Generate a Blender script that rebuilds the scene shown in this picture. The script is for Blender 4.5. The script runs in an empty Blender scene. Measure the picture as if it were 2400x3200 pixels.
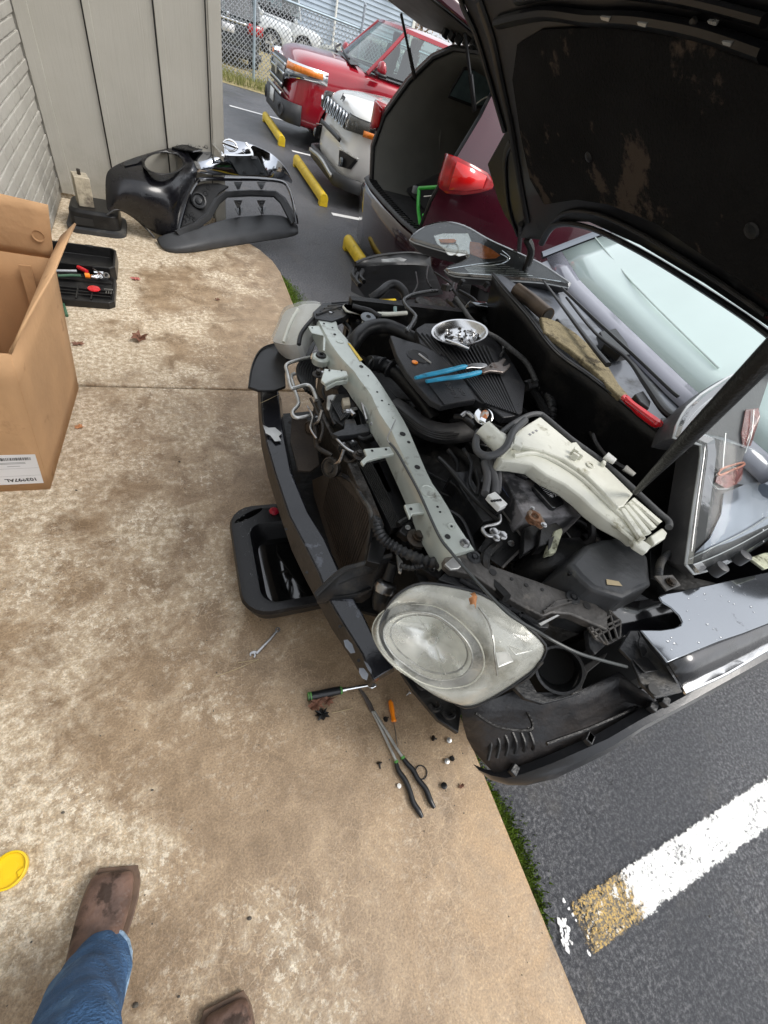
import bpy, bmesh, math, random
from mathutils import Vector, Matrix, noise
random.seed(7)
scn=bpy.context.scene; COL=scn.collection
# ---------------------------------------------------------------- camera
FPX=1300.0; CX,CY=1200.0,1600.0; CAMH=1.6
_d=Vector((-444,1120,1300)).normalized()
_a=Vector((-760,-1810,1300)); _a=(_a-_d*_a.dot(_d)).normalized()
_z=-_d; _x=_a.cross(_z)
def c2w(v): return Vector((_x.dot(v),_a.dot(v),_z.dot(v)))
cam=bpy.data.cameras.new('camera'); camo=bpy.data.objects.new('camera',cam); COL.objects.link(camo)
cam.sensor_fit='VERTICAL'; cam.sensor_height=32; cam.sensor_width=24; cam.lens=13.0
cam.clip_start=0.02; cam.clip_end=600
R=c2w(Vector((1,0,0))); U=c2w(Vector((0,-1,0))); B_=c2w(Vector((0,0,-1)))
camo.matrix_world=Matrix(((R.x,U.x,B_.x,0),(R.y,U.y,B_.y,0),(R.z,U.z,B_.z,CAMH),(0,0,0,1)))
scn.camera=camo
# ---------------------------------------------------------------- world and sun (bright overcast)
SUN_EL,SUN_AZ=math.radians(52),math.radians(-28)
w=bpy.data.worlds.new('World'); scn.world=w; w.use_nodes=True
nt=w.node_tree; bg=nt.nodes['Background']
sky=nt.nodes.new('ShaderNodeTexSky'); sky.sky_type='NISHITA'; sky.sun_disc=False
sky.sun_elevation=SUN_EL; sky.sun_rotation=math.radians(90)-SUN_AZ+math.radians(0); sky.dust_density=4; sky.air_density=1.2; sky.ozone_density=1
hs=nt.nodes.new('ShaderNodeHueSaturation'); hs.inputs['Saturation'].default_value=.22; hs.inputs['Value'].default_value=1.0
mx=nt.nodes.new('ShaderNodeMix'); mx.data_type='RGBA'; mx.inputs[0].default_value=.45
mx.inputs[7].default_value=(7.0,7.4,8.0,1)
nt.links.new(sky.outputs[0],hs.inputs['Color']); nt.links.new(hs.outputs[0],mx.inputs[6]); nt.links.new(mx.outputs[2],bg.inputs[0])
bg.inputs[1].default_value=.15
sun=bpy.data.lights.new('sun','SUN'); sun.energy=1.15; sun.angle=math.radians(22); sun.color=(1,.95,.88)
suno=bpy.data.objects.new('sun',sun); COL.objects.link(suno)
sd=Vector((math.cos(SUN_EL)*math.cos(SUN_AZ),math.cos(SUN_EL)*math.sin(SUN_AZ),math.sin(SUN_EL)))
suno.rotation_euler=sd.to_track_quat('Z','Y').to_euler(); suno.location=sd*30
scn.view_settings.view_transform='Standard'; scn.view_settings.look='None'; scn.view_settings.gamma=1
scn.view_settings.use_curve_mapping=False; scn.view_settings.exposure=0.62
# ---------------------------------------------------------------- calibrated measuring: photo point -> world point
ZM={'A':(700,850,.4822),'B':(1400,1200,.4822),'C':(1650,1100,.4521),'D':(700,1500,.4822),'E':(1100,1700,.4822),
    'F':(1700,1700,.4219),'G':(1000,600,.4822),'H':(650,0,.6028),'I':(0,0,.6028),'J':(0,2400,.5425),'K':(1400,2300,.6028),
    'L':(900,2050,.3617),'M':(0,550,.4522),'N':(1250,0,.6932),'O':(1200,1250,.3014),'R':(650,0,.2411),'S':(0,0,1.0)}
def ray(u,v): return c2w(Vector((u-CX,v-CY,FPX)))
def px(k,p): o=ZM[k]; return o[0]+p[0]*o[2],o[1]+p[1]*o[2]
def P(u,v,z): r=ray(u,v); return Vector((0,0,CAMH))+r*((z-CAMH)/r.z)
def PX(u,v,x): r=ray(u,v); return Vector((0,0,CAMH))+r*(x/r.x)
def PY(u,v,y): r=ray(u,v); return Vector((0,0,CAMH))+r*(y/r.y)
def PP(u,v,o,n): r=ray(u,v); c=Vector((0,0,CAMH)); return c+r*(n.dot(o-c)/n.dot(r))
def W(k,pts,z):
    out=[]
    for i,p in enumerate(pts):
        zz=p[2] if len(p)>2 else (z[i] if isinstance(z,(list,tuple)) else z)
        u,v=px(k,p); out.append(P(u,v,zz))
    return out
# ---------------------------------------------------------------- materials
def srgb(h):
    if isinstance(h,str):
        h=[int(h[i:i+2],16)/255 for i in (0,2,4)]
    return tuple(((c+.055)/1.055)**2.4 if c>.04045 else c/12.92 for c in h)
MATS={}
def M(name,col,rough=.5,metal=0,var=.12,vs=9.0,bump=0,bs=60,coat=0,spec=.5,dirt=None,em=None,alpha=None,trans=0,ior=1.45,rv=.08):
    m=bpy.data.materials.new(name); m.use_nodes=True; t=m.node_tree; b=t.nodes['Principled BSDF']
    N=lambda k:t.nodes.new(k); L=t.links.new
    tc=N('ShaderNodeTexCoord')
    n=N('ShaderNodeTexNoise'); n.inputs['Scale'].default_value=vs; n.inputs['Detail'].default_value=5; L(tc.outputs['Object'],n.inputs['Vector'])
    mp=N('ShaderNodeMapRange'); mp.inputs[1].default_value=.3; mp.inputs[2].default_value=.7; mp.inputs[3].default_value=1-var; mp.inputs[4].default_value=1+var; L(n.outputs[0],mp.inputs[0])
    vm=N('ShaderNodeVectorMath'); vm.operation='SCALE'; vm.inputs[0].default_value=col[:3]; L(mp.outputs[0],vm.inputs['Scale'])
    out=vm.outputs[0]
    if dirt:
        dc,ds,dt,dw=dirt
        n2=N('ShaderNodeTexNoise'); n2.inputs['Scale'].default_value=ds; n2.inputs['Detail'].default_value=8; n2.inputs['Roughness'].default_value=.65; L(tc.outputs['Object'],n2.inputs['Vector'])
        r=N('ShaderNodeMapRange'); r.inputs[1].default_value=dt; r.inputs[2].default_value=dt+dw; L(n2.outputs[0],r.inputs[0])
        mi=N('ShaderNodeMix'); mi.data_type='RGBA'; L(r.outputs[0],mi.inputs[0]); L(out,mi.inputs[6]); mi.inputs[7].default_value=(*dc,1); out=mi.outputs[2]
        mr=N('ShaderNodeMapRange'); mr.inputs[3].default_value=rough; mr.inputs[4].default_value=min(1,rough+.3); L(r.outputs[0],mr.inputs[0]); L(mr.outputs[0],b.inputs['Roughness'])
    else:
        mr=N('ShaderNodeMapRange'); mr.inputs[1].default_value=.3; mr.inputs[2].default_value=.7; mr.inputs[3].default_value=max(.02,rough-rv); mr.inputs[4].default_value=min(1,rough+rv); L(n.outputs[0],mr.inputs[0]); L(mr.outputs[0],b.inputs['Roughness'])
    L(out,b.inputs['Base Color'])
    b.inputs['Metallic'].default_value=metal; b.inputs['Coat Weight'].default_value=coat; b.inputs['Coat Roughness'].default_value=.04
    b.inputs['Specular IOR Level'].default_value=spec; b.inputs['Transmission Weight'].default_value=trans; b.inputs['IOR'].default_value=ior
    if alpha is not None: b.inputs['Alpha'].default_value=alpha
    if em: b.inputs['Emission Color'].default_value=(*em[0],1); b.inputs['Emission Strength'].default_value=em[1]
    if bump:
        n3=N('ShaderNodeTexNoise'); n3.inputs['Scale'].default_value=bs; n3.inputs['Detail'].default_value=4; L(tc.outputs['Object'],n3.inputs['Vector'])
        bp=N('ShaderNodeBump'); bp.inputs['Strength'].default_value=min(1,bump); bp.inputs['Distance'].default_value=.01; L(n3.outputs[0],bp.inputs['Height']); L(bp.outputs[0],b.inputs['Normal'])
    MATS[name]=m; return m
def nodes(name):
    m=bpy.data.materials.new(name); m.use_nodes=True; t=m.node_tree; return m,t,t.nodes['Principled BSDF'],t.nodes.new,t.links.new
def ramp(t,src,stops,interp='LINEAR'):
    r=t.nodes.new('ShaderNodeValToRGB'); r.color_ramp.interpolation=interp
    e=r.color_ramp.elements
    while len(e)<len(stops): e.new(.5)
    for i,(p,c) in enumerate(stops): e[i].position=p; e[i].color=(*c,1) if len(c)==3 else c
    t.links.new(src,r.inputs[0]); return r.outputs[0]
def noi(t,vec,scale,detail=6,rough=.6,dist=0):
    n=t.nodes.new('ShaderNodeTexNoise'); n.inputs['Scale'].default_value=scale; n.inputs['Detail'].default_value=detail; n.inputs['Roughness'].default_value=rough; n.inputs['Distortion'].default_value=dist
    t.links.new(vec,n.inputs['Vector']); return n.outputs[0]
def mixc(t,f,a,b,mode='MIX'):
    m=t.nodes.new('ShaderNodeMix'); m.data_type='RGBA'; m.blend_type=mode
    for s,i in ((f,0),(a,6),(b,7)):
        if isinstance(s,(int,float)): m.inputs[i].default_value=s
        elif isinstance(s,tuple): m.inputs[i].default_value=(*s,1)
        else: t.links.new(s,m.inputs[i])
    return m.outputs[2]
def mth(t,op,a,b=0.0,clamp=False):
    m=t.nodes.new('ShaderNodeMath'); m.operation=op; m.use_clamp=clamp
    for i,s in enumerate((a,b)):
        if isinstance(s,(int,float)): m.inputs[i].default_value=s
        else: t.links.new(s,m.inputs[i])
    return m.outputs[0]
def mapr(t,s,a,b,c=0.0,d=1.0):
    m=t.nodes.new('ShaderNodeMapRange'); t.links.new(s,m.inputs[0])
    for i,v in enumerate((a,b,c,d)): m.inputs[i+1].default_value=v
    return m.outputs[0]
def bumpn(t,b,h,strength,dist):
    n=t.nodes.new('ShaderNodeBump'); n.inputs['Strength'].default_value=strength; n.inputs['Distance'].default_value=dist
    t.links.new(h,n.inputs['Height']); t.links.new(n.outputs[0],b.inputs['Normal'])
def pos(t):  # world position (all such materials sit on unmoving structure)
    return t.nodes.new('ShaderNodeNewGeometry').outputs['Position']

def concrete():
    m,t,b,N,L=nodes('stained_concrete'); v=pos(t)
    big=noi(t,v,1.6,7,.62,.4); mid=noi(t,v,7,8,.7,.6); fine=noi(t,v,38,6,.75); grain=noi(t,v,170,4,.75)
    sp=N('ShaderNodeSeparateXYZ'); L(v,sp.inputs[0])
    # dry pale area towards the wall and box, damp brown towards the car
    s=mth(t,'ADD',mth(t,'MULTIPLY',sp.outputs[0],-.20),mth(t,'MULTIPLY',sp.outputs[1],.035))
    s=mth(t,'ADD',s,big); s=mth(t,'ADD',s,mth(t,'MULTIPLY',mth(t,'SUBTRACT',mid,.5),.55))
    dry=mapr(t,s,.53,.69)
    damp=ramp(t,mid,[(.3,(.180,.121,.069)),(.5,(.285,.202,.124)),(.7,(.405,.298,.190))])
    dryc=ramp(t,fine,[(.36,(.31,.232,.150)),(.5,(.50,.41,.295)),(.62,(.76,.68,.55))])
    c=mixc(t,mth(t,'MULTIPLY',dry,.92),damp,dryc)
    # pale mineral veining over the damp parts
    vo=N('ShaderNodeTexVoronoi'); vo.feature='DISTANCE_TO_EDGE'; vo.inputs['Scale'].default_value=26
    dv=N('ShaderNodeVectorMath'); dv.operation='ADD'; L(v,dv.inputs[0])
    nz=N('ShaderNodeTexNoise'); nz.inputs['Scale'].default_value=14; nz.inputs['Detail'].default_value=5; L(v,nz.inputs['Vector'])
    sc=N('ShaderNodeVectorMath'); sc.operation='SCALE'; sc.inputs['Scale'].default_value=.10; L(nz.outputs[1],sc.inputs[0]); L(sc.outputs[0],dv.inputs[1]); L(dv.outputs[0],vo.inputs['Vector'])
    veins=mapr(t,vo.outputs['Distance'],.0,.055,1,0)
    vm=mth(t,'MULTIPLY',veins,mapr(t,noi(t,v,2.3,5,.6),.42,.62))
    c=mixc(t,mth(t,'MULTIPLY',vm,.5),c,(.56,.42,.27))
    # white salt flecks
    fl=mth(t,'MULTIPLY',mth(t,'MULTIPLY',mapr(t,noi(t,v,44,8,.8),.53,.57),mapr(t,noi(t,v,3.1,6,.7,.5),.44,.60)),mapr(t,s,.44,.60,.25,1))
    c=mixc(t,mth(t,'MULTIPLY',fl,.7),c,(.82,.75,.62))
    # round dried drip marks
    vd=N('ShaderNodeTexVoronoi'); vd.inputs['Scale'].default_value=5.5; vd.inputs['Randomness'].default_value=1; L(v,vd.inputs['Vector'])
    dr=mth(t,'MULTIPLY',mapr(t,vd.outputs['Distance'],.22,.25,1,0),mapr(t,noi(t,v,1.1,2),.5,.55))
    dr=mth(t,'MULTIPLY',dr,dry)
    c=mixc(t,mth(t,'MULTIPLY',dr,.55),c,(.30,.235,.165))
    # iron stain along the outer edge near the camera
    ri=mth(t,'MULTIPLY',mth(t,'MULTIPLY',mapr(t,sp.outputs[0],.25,.85),mapr(t,sp.outputs[1],.35,-.25)),mapr(t,noi(t,v,3.6,7,.7,.5),.40,.62))
    c=mixc(t,mth(t,'MULTIPLY',ri,.75),c,(.50,.325,.165))
    # grey grime, grain
    c=mixc(t,mapr(t,noi(t,v,.9,5,.7),.55,.75,0,.35),c,(.20,.155,.11))
    c=mixc(t,1.0,c,ramp(t,grain,[(.28,(.60,.60,.60)),(.5,(1.0,1.0,1.0)),(.72,(1.40,1.38,1.32))]),'MULTIPLY')
    L(c,b.inputs['Base Color'])
    L(mapr(t,dry,0,1,.40,.85),b.inputs['Roughness'])
    h=mth(t,'ADD',mth(t,'MULTIPLY',grain,.6),mth(t,'MULTIPLY',fine,.6)); bumpn(t,b,h,.55,.005)
    return m
def asphalt():
    m,t,b,N,L=nodes('wet_asphalt'); v=pos(t)
    g=noi(t,v,70,7,.88); big=noi(t,v,.9,5,.6); md=noi(t,v,6,6,.7)
    vo=N('ShaderNodeTexVoronoi'); vo.inputs['Scale'].default_value=85; L(v,vo.inputs['Vector'])
    c=ramp(t,g,[(.36,(.016,.017,.021)),(.5,(.068,.071,.081)),(.61,(.30,.30,.31))])
    c=mixc(t,mapr(t,vo.outputs['Distance'],.0,.30,.6,0),c,(.26,.258,.255))
    c=mixc(t,mapr(t,big,.42,.60,.15,.85),c,mixc(t,.6,c,(.030,.033,.042)))
    c=mixc(t,mapr(t,md,.55,.75,0,.35),c,(.16,.145,.125))
    ve=N('ShaderNodeTexVoronoi'); ve.feature='DISTANCE_TO_EDGE'; ve.inputs['Scale'].default_value=9
    ad=N('ShaderNodeVectorMath'); ad.operation='ADD'; L(v,ad.inputs[0]); nz=N('ShaderNodeTexNoise'); nz.inputs['Scale'].default_value=8; nz.inputs['Detail'].default_value=6; L(v,nz.inputs['Vector'])
    sc=N('ShaderNodeVectorMath'); sc.operation='SCALE'; sc.inputs['Scale'].default_value=.18; L(nz.outputs[1],sc.inputs[0]); L(sc.outputs[0],ad.inputs[1]); L(ad.outputs[0],ve.inputs['Vector'])
    ck=mth(t,'MULTIPLY',mapr(t,ve.outputs['Distance'],0,.014,1,0),mapr(t,noi(t,v,2.2,3),.60,.66))
    c=mixc(t,mth(t,'MULTIPLY',ck,.75),c,(.02,.02,.02))
    L(c,b.inputs['Base Color'])
    L(mth(t,'ADD',mapr(t,big,.4,.62,.50,.24),mth(t,'MULTIPLY',g,.15)),b.inputs['Roughness'])
    h=mth(t,'SUBTRACT',g,mth(t,'MULTIPLY',ck,.8)); bumpn(t,b,h,1.0,.009)
    return m
def paint(name,white,ylo):
    m,t,b,N,L=nodes(name); v=pos(t)
    ch=noi(t,v,75,6,.85); ch2=noi(t,v,9,4,.6); sp=N('ShaderNodeSeparateXYZ'); L(v,sp.inputs[0])
    c=mixc(t,mapr(t,noi(t,v,11,6,.7),.35,.7),white,tuple(x*.86 for x in white))
    if ylo is not None:
        e=mth(t,'ADD',sp.outputs[0],mth(t,'MULTIPLY',mth(t,'SUBTRACT',noi(t,v,32,5,.7),.5),.16))
        yf=mapr(t,e,ylo-.012,ylo+.012,1,0)
        yc=mixc(t,mapr(t,noi(t,v,95,6,.8),.46,.56),(.10,.085,.06),(.52,.33,.075))
        yc=mixc(t,mapr(t,noi(t,v,24,6,.8),.58,.62),yc,(.72,.70,.64))
        c=mixc(t,yf,c,yc)
    L(c,b.inputs['Base Color']); b.inputs['Roughness'].default_value=.55
    wear=mth(t,'ADD',ch,mth(t,'MULTIPLY',mth(t,'SUBTRACT',ch2,.5),.35))
    wx=mapr(t,sp.outputs[0],.92,1.25,.48,.405) if ylo is not None else None
    if wx is None: al=mapr(t,wear,.34,.38)
    else: al=mapr(t,mth(t,'SUBTRACT',wear,wx),-.0,.03)
    if ylo is not None:
        ed=mth(t,'ABSOLUTE',mth(t,'ADD',sp.outputs[1],.505)); en=mth(t,'MULTIPLY',mth(t,'SUBTRACT',noi(t,v,48,6,.8),.5),.06)
        al=mth(t,'MULTIPLY',al,mapr(t,mth(t,'ADD',ed,en),.060,.064,1,0)); al=mth(t,'MULTIPLY',al,mapr(t,mth(t,'ADD',sp.outputs[0],mth(t,'MULTIPLY',en,1.6)),.992,.998))
    L(al,b.inputs['Alpha']); bumpn(t,b,ch,.5,.003)
    return m
def woodsiding():
    m,t,b,N,L=nodes('greige_painted_siding'); v=pos(t)
    mp=N('ShaderNodeMapping'); mp.inputs['Scale'].default_value=(38,38,2.2); L(v,mp.inputs[0])
    g=noi(t,mp.outputs[0],1,6,.7,1.2); big=noi(t,v,1.3,4,.6)
    c=mixc(t,mapr(t,big,.35,.65),(.405,.385,.335),(.455,.435,.385)); c=mixc(t,mapr(t,g,.55,.8,0,.3),c,(.33,.31,.27))
    sp=N('ShaderNodeSeparateXYZ'); L(v,sp.inputs[0])
    sm=mth(t,'MULTIPLY',mapr(t,noi(t,v,5,6,.7),.5,.7),mapr(t,sp.outputs[2],0,.6,1,.15))
    c=mixc(t,mth(t,'MULTIPLY',sm,.5),c,(.26,.25,.20)); L(c,b.inputs['Base Color'])
    b.inputs['Roughness'].default_value=.62; bumpn(t,b,g,.5,.004); return m
def brickpaint():
    m,t,b,N,L=nodes('greige_painted_brick'); v=pos(t)
    big=noi(t,v,2.0,6,.7); f=noi(t,v,45,5,.7); sp=N('ShaderNodeSeparateXYZ'); L(v,sp.inputs[0])
    c=mixc(t,mapr(t,big,.35,.65),(.35,.335,.30),(.42,.405,.365))
    s=mth(t,'MULTIPLY',mapr(t,noi(t,v,4,7,.75),.40,.62),mapr(t,sp.outputs[2],0,.55,1,0))
    c=mixc(t,mth(t,'MULTIPLY',s,.8),c,(.075,.070,.060)); L(c,b.inputs['Base Color'])
    b.inputs['Roughness'].default_value=.7; bumpn(t,b,f,.45,.005); return m

concrete_m=concrete(); asphalt_m=asphalt(); line_m=paint('worn_white_and_yellow_paint',(.80,.80,.78),1.24); line2_m=paint('white_line_paint',(.80,.80,.79),None)
siding_m=woodsiding(); brick_m=brickpaint()
black_pl=M('black_plastic',(.009,.009,.0095),.36,var=.3,vs=14,bump=.15,bs=120,dirt=((.034,.031,.027),6,.55,.18))
grey_pl=M('worn_grey_plastic',(.022,.023,.025),.36,var=.3,vs=14,bump=.2,bs=90,dirt=((.085,.078,.066),8,.54,.15))
cover_pl=M('engine_cover_plastic',(.017,.0175,.020),.36,var=.25,vs=25,bump=.2,bs=300,dirt=((.035,.034,.032),12,.58,.15))
rubber=M('black_rubber',(.012,.012,.0125),.40,var=.3,vs=20,dirt=((.034,.032,.03),11,.56,.15))
deep=M('dark_bay_metal',(.006,.006,.006),.5,var=.4,vs=10,bump=.4,bs=40,dirt=((.022,.019,.016),14,.57,.08))
grease=M('greasy_metal',(.050,.046,.042),.38,metal=.6,var=.6,vs=22,bump=.5,bs=70,dirt=((.055,.038,.024),12,.5,.15))
mint=M('pale_green_primed_metal',(.56,.60,.55),.28,metal=.3,var=.10,vs=9,bump=.05,bs=30,dirt=((.18,.17,.14),14,.57,.16),coat=.2)
galv=M('galvanised_metal',(.55,.55,.53),.35,metal=.8,var=.2,vs=20)
chrome=M('chrome',(.82,.83,.84),.12,metal=1,var=.06,vs=20)
steel=M('steel',(.45,.45,.45),.28,metal=1,var=.2,vs=30,dirt=((.12,.10,.08),25,.58,.1))
rust=M('rusty_metal',(.22,.11,.06),.7,metal=.3,var=.5,vs=40,bump=.6,bs=120,dirt=((.35,.30,.24),30,.5,.1))
blackpaint=M('black_car_paint',(.006,.006,.008),.10,var=.1,vs=5,coat=1,dirt=((.04,.04,.042),7,.60,.25),spec=.6)
beam_m=M('scuffed_black_bar',(.014,.015,.019),.20,var=.3,vs=10,bump=.15,bs=40,coat=.4,dirt=((.11,.12,.145),9,.57,.06))
brownedge=M('brown_dusty_plastic',(.050,.041,.033),.6,var=.35,vs=12,bump=.3,bs=60)
hoodpad=M('hood_insulation_felt',(.0085,.0085,.009),.95,var=.4,vs=5,bump=.6,bs=140,spec=.2,dirt=((.070,.054,.043),5.5,.575,.045))
hoodmetal=M('hood_frame_black',(.004,.0045,.006),.30,var=.3,vs=6,dirt=((.05,.055,.06),8,.62,.15))
whitepl=M('yellowed_white_plastic',(.70,.70,.61),.28,var=.08,vs=8,bump=.10,bs=50,dirt=((.27,.25,.16),14,.58,.12),coat=.2)
lensold=M('cloudy_headlight_lens',(.66,.66,.58),.16,var=.12,vs=6,coat=1,dirt=((.46,.44,.33),9,.56,.14),alpha=.34,bump=.05,bs=25)
lensoldclear=M('cloudy_front_glass',(.66,.66,.60),.10,var=.1,vs=8,coat=1,alpha=.12)
reflm=M('reflector_bowl',(.80,.80,.75),.28,metal=.75,var=.15,vs=15,bump=.3,bs=14)
def clearmat(name,tint=(.9,.92,.92),rough=.04,mixv=.82,fk=.8):
    m,t,b,N,L=nodes(name); t.nodes.remove(b); o=t.nodes['Material Output']
    tr=N('ShaderNodeBsdfTransparent'); tr.inputs[0].default_value=(*tint,1); gl=N('ShaderNodeBsdfGlossy'); gl.inputs['Roughness'].default_value=rough
    fr=N('ShaderNodeFresnel'); fr.inputs[0].default_value=1.5; ms=N('ShaderNodeMixShader'); f2=mth(t,'ADD',mth(t,'MULTIPLY',fr.outputs[0],fk),max(0,1-mixv-.16),True)
    n=noi(t,N('ShaderNodeTexCoord').outputs['Object'],60,3); bp=N('ShaderNodeBump'); bp.inputs['Strength'].default_value=.15; bp.inputs['Distance'].default_value=.004; L(n,bp.inputs['Height']); L(bp.outputs[0],gl.inputs['Normal'])
    MATS[name]=m; L(f2,ms.inputs[0]); L(tr.outputs[0],ms.inputs[1]); L(gl.outputs[0],ms.inputs[2]); L(ms.outputs[0],o.inputs['Surface']); return m
clear=clearmat('clear_lens'); glassy=clearmat('window_glass',(.62,.72,.70),.02,.72); droplet=clearmat('water_drop',(1,1,1),.02,.9)
darkglass=M('tinted_glass',(.03,.04,.045),.05,var=.1,coat=1)
amber=M('amber_lens',(.85,.24,.02),.25,var=.15,vs=20,coat=1,em=None)
redlens=M('red_lens',(.36,.004,.007),.15,var=.35,vs=14,coat=.6)
redlens2=M('bright_red_lens',(.75,.012,.012),.10,var=.1,coat=1)
white=M('white_plastic',(.75,.75,.72),.4)
cardboard=M('cardboard',(.50,.30,.155),.8,var=.12,vs=4,bump=.25,bs=40,dirt=((.38,.22,.11),9,.60,.12))
cardin=M('cardboard_inside',(.43,.25,.125),.85,var=.08,vs=5,bump=.1,bs=90)
labelm=M('paper_label',(.78,.78,.80),.5,var=.03)
ink=M('black_ink',(.02,.02,.02),.6)
greyink=M('grey_ink',(.30,.30,.31),.6)
yellow=M('yellow_plastic',(.85,.58,.01),.35,var=.06,coat=.3)
wsyellow=M('yellow_curb_paint',(.72,.50,.02),.5,var=.12,vs=12,bump=.2,bs=50,dirt=((.30,.22,.06),7,.60,.12))
orange=M('orange_handle',(.95,.26,.01),.35,var=.05,coat=.4)
redh=M('red_handle',(.62,.012,.02),.22,var=.08,coat=.6)
blueh=M('blue_dipped_grip',(.02,.27,.45),.38,var=.22,vs=30,coat=.3,dirt=((.03,.07,.09),22,.62,.1))
blackgrip=M('black_grip',(.012,.013,.015),.38,var=.2,coat=.2)
greenp=M('green_band',(.10,.30,.07),.45)
greenf=M('green_frame_paint',(.05,.50,.06),.4,coat=.4)
leafbrown=M('dead_leaf',(.20,.095,.06),.7,var=.4,vs=60,bump=.5,bs=60)
leaforange=M('orange_leaf',(.50,.22,.09),.6,var=.3,vs=80)
leafred=M('red_leaf',(.42,.13,.11),.6,var=.3,vs=80)
straw=M('dry_straw',(.50,.40,.24),.7)
stone=M('grit_stone',(.10,.09,.075),.8,var=.4,vs=60)
bootm=M('brown_boot_leather',(.135,.082,.062),.38,var=.45,vs=22,bump=.45,bs=45,dirt=((.045,.026,.018),15,.53,.07))
weltm=M('boot_welt',(.12,.075,.05),.6,var=.3,vs=40)
solem=M('boot_sole',(.03,.022,.018),.7)
denim=M('blue_denim',(.048,.120,.25),.85,var=.3,vs=14,bump=.8,bs=190,dirt=((.13,.24,.40),9,.54,.16))
denimhem=M('faded_denim_hem',(.24,.34,.45),.9,var=.4,vs=120)
shirt=M('grey_shirt',(.12,.12,.13),.9); skin=M('skin',(.45,.27,.19),.5); hairm=M('brown_hair',(.05,.03,.02),.6)
redp=M('red_car_paint',(.34,.010,.022),.15,var=.06,vs=3,coat=1)
whitep=M('white_car_paint',(.88,.88,.85),.2,var=.03,vs=3,coat=1)
maroonp=M('maroon_car_paint',(.060,.008,.016),.16,var=.1,vs=3,coat=1)
creamp=M('cream_car_paint',(.55,.55,.47),.3,coat=.6); silverp=M('silver_car_paint',(.62,.65,.67),.22,coat=.7)
darkgreyp=M('dark_grey_car_paint',(.05,.055,.06),.18,coat=1)
cladding=M('dark_cladding',(.05,.052,.056),.55,var=.15,bump=.1)
intgrey=M('grey_interior_trim',(.095,.095,.085),.75,var=.12,vs=6,bump=.15,bs=200); intdark=M('dark_interior',(.015,.015,.016),.8)
tyre=M('tyre',(.02,.02,.02),.8,var=.3,vs=30); alloy=M('alloy',(.62,.63,.64),.3,metal=.8)
bluesid=M('blue_grey_lap_siding',(.40,.47,.55),.6,var=.06,vs=2)
bluebox=M('grey_meter_box',(.33,.37,.41),.5)
wirem=M('galvanised_wire',(.50,.53,.55),.45,metal=.4)
postm=M('galvanised_post',(.42,.50,.55),.4,metal=.5)
grassm=M('winter_grass',(.20,.21,.06),.8,var=.5,vs=30); grassdry=M('dry_grass_ground',(.30,.25,.13),.9,var=.35,vs=9,bump=.5,bs=40)
mossm=M('moss',(.115,.185,.018),.9,var=.5,vs=40)
woodm=M('weathered_wood',(.42,.37,.28),.75,var=.25,vs=25,bump=.4,bs=60,dirt=((.10,.08,.06),8,.5,.2))
bark=M('bark',(.13,.095,.07),.85,var=.3); twigleaf=M('tan_foliage',(.33,.23,.14),.8,var=.4,vs=20)
fluid=M('used_coolant',(.006,.006,.006),.03,var=.1,coat=1,spec=.8)
condm=M('dusty_condenser',(.050,.039,.031),.75,var=.3,vs=14,bump=.3,bs=100)
feltm=M('tan_fibre_mat',(.23,.19,.11),.9,var=.35,vs=14,bump=.7,bs=80,dirt=((.08,.065,.04),14,.52,.1))
shade=M('windscreen_with_sunshade',(.60,.72,.69),.10,var=.05,vs=2.0,coat=.4,spec=.5)
frit=M('glass_lower_band',(.24,.245,.285),.08,var=.05,coat=.4,spec=.5)
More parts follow.
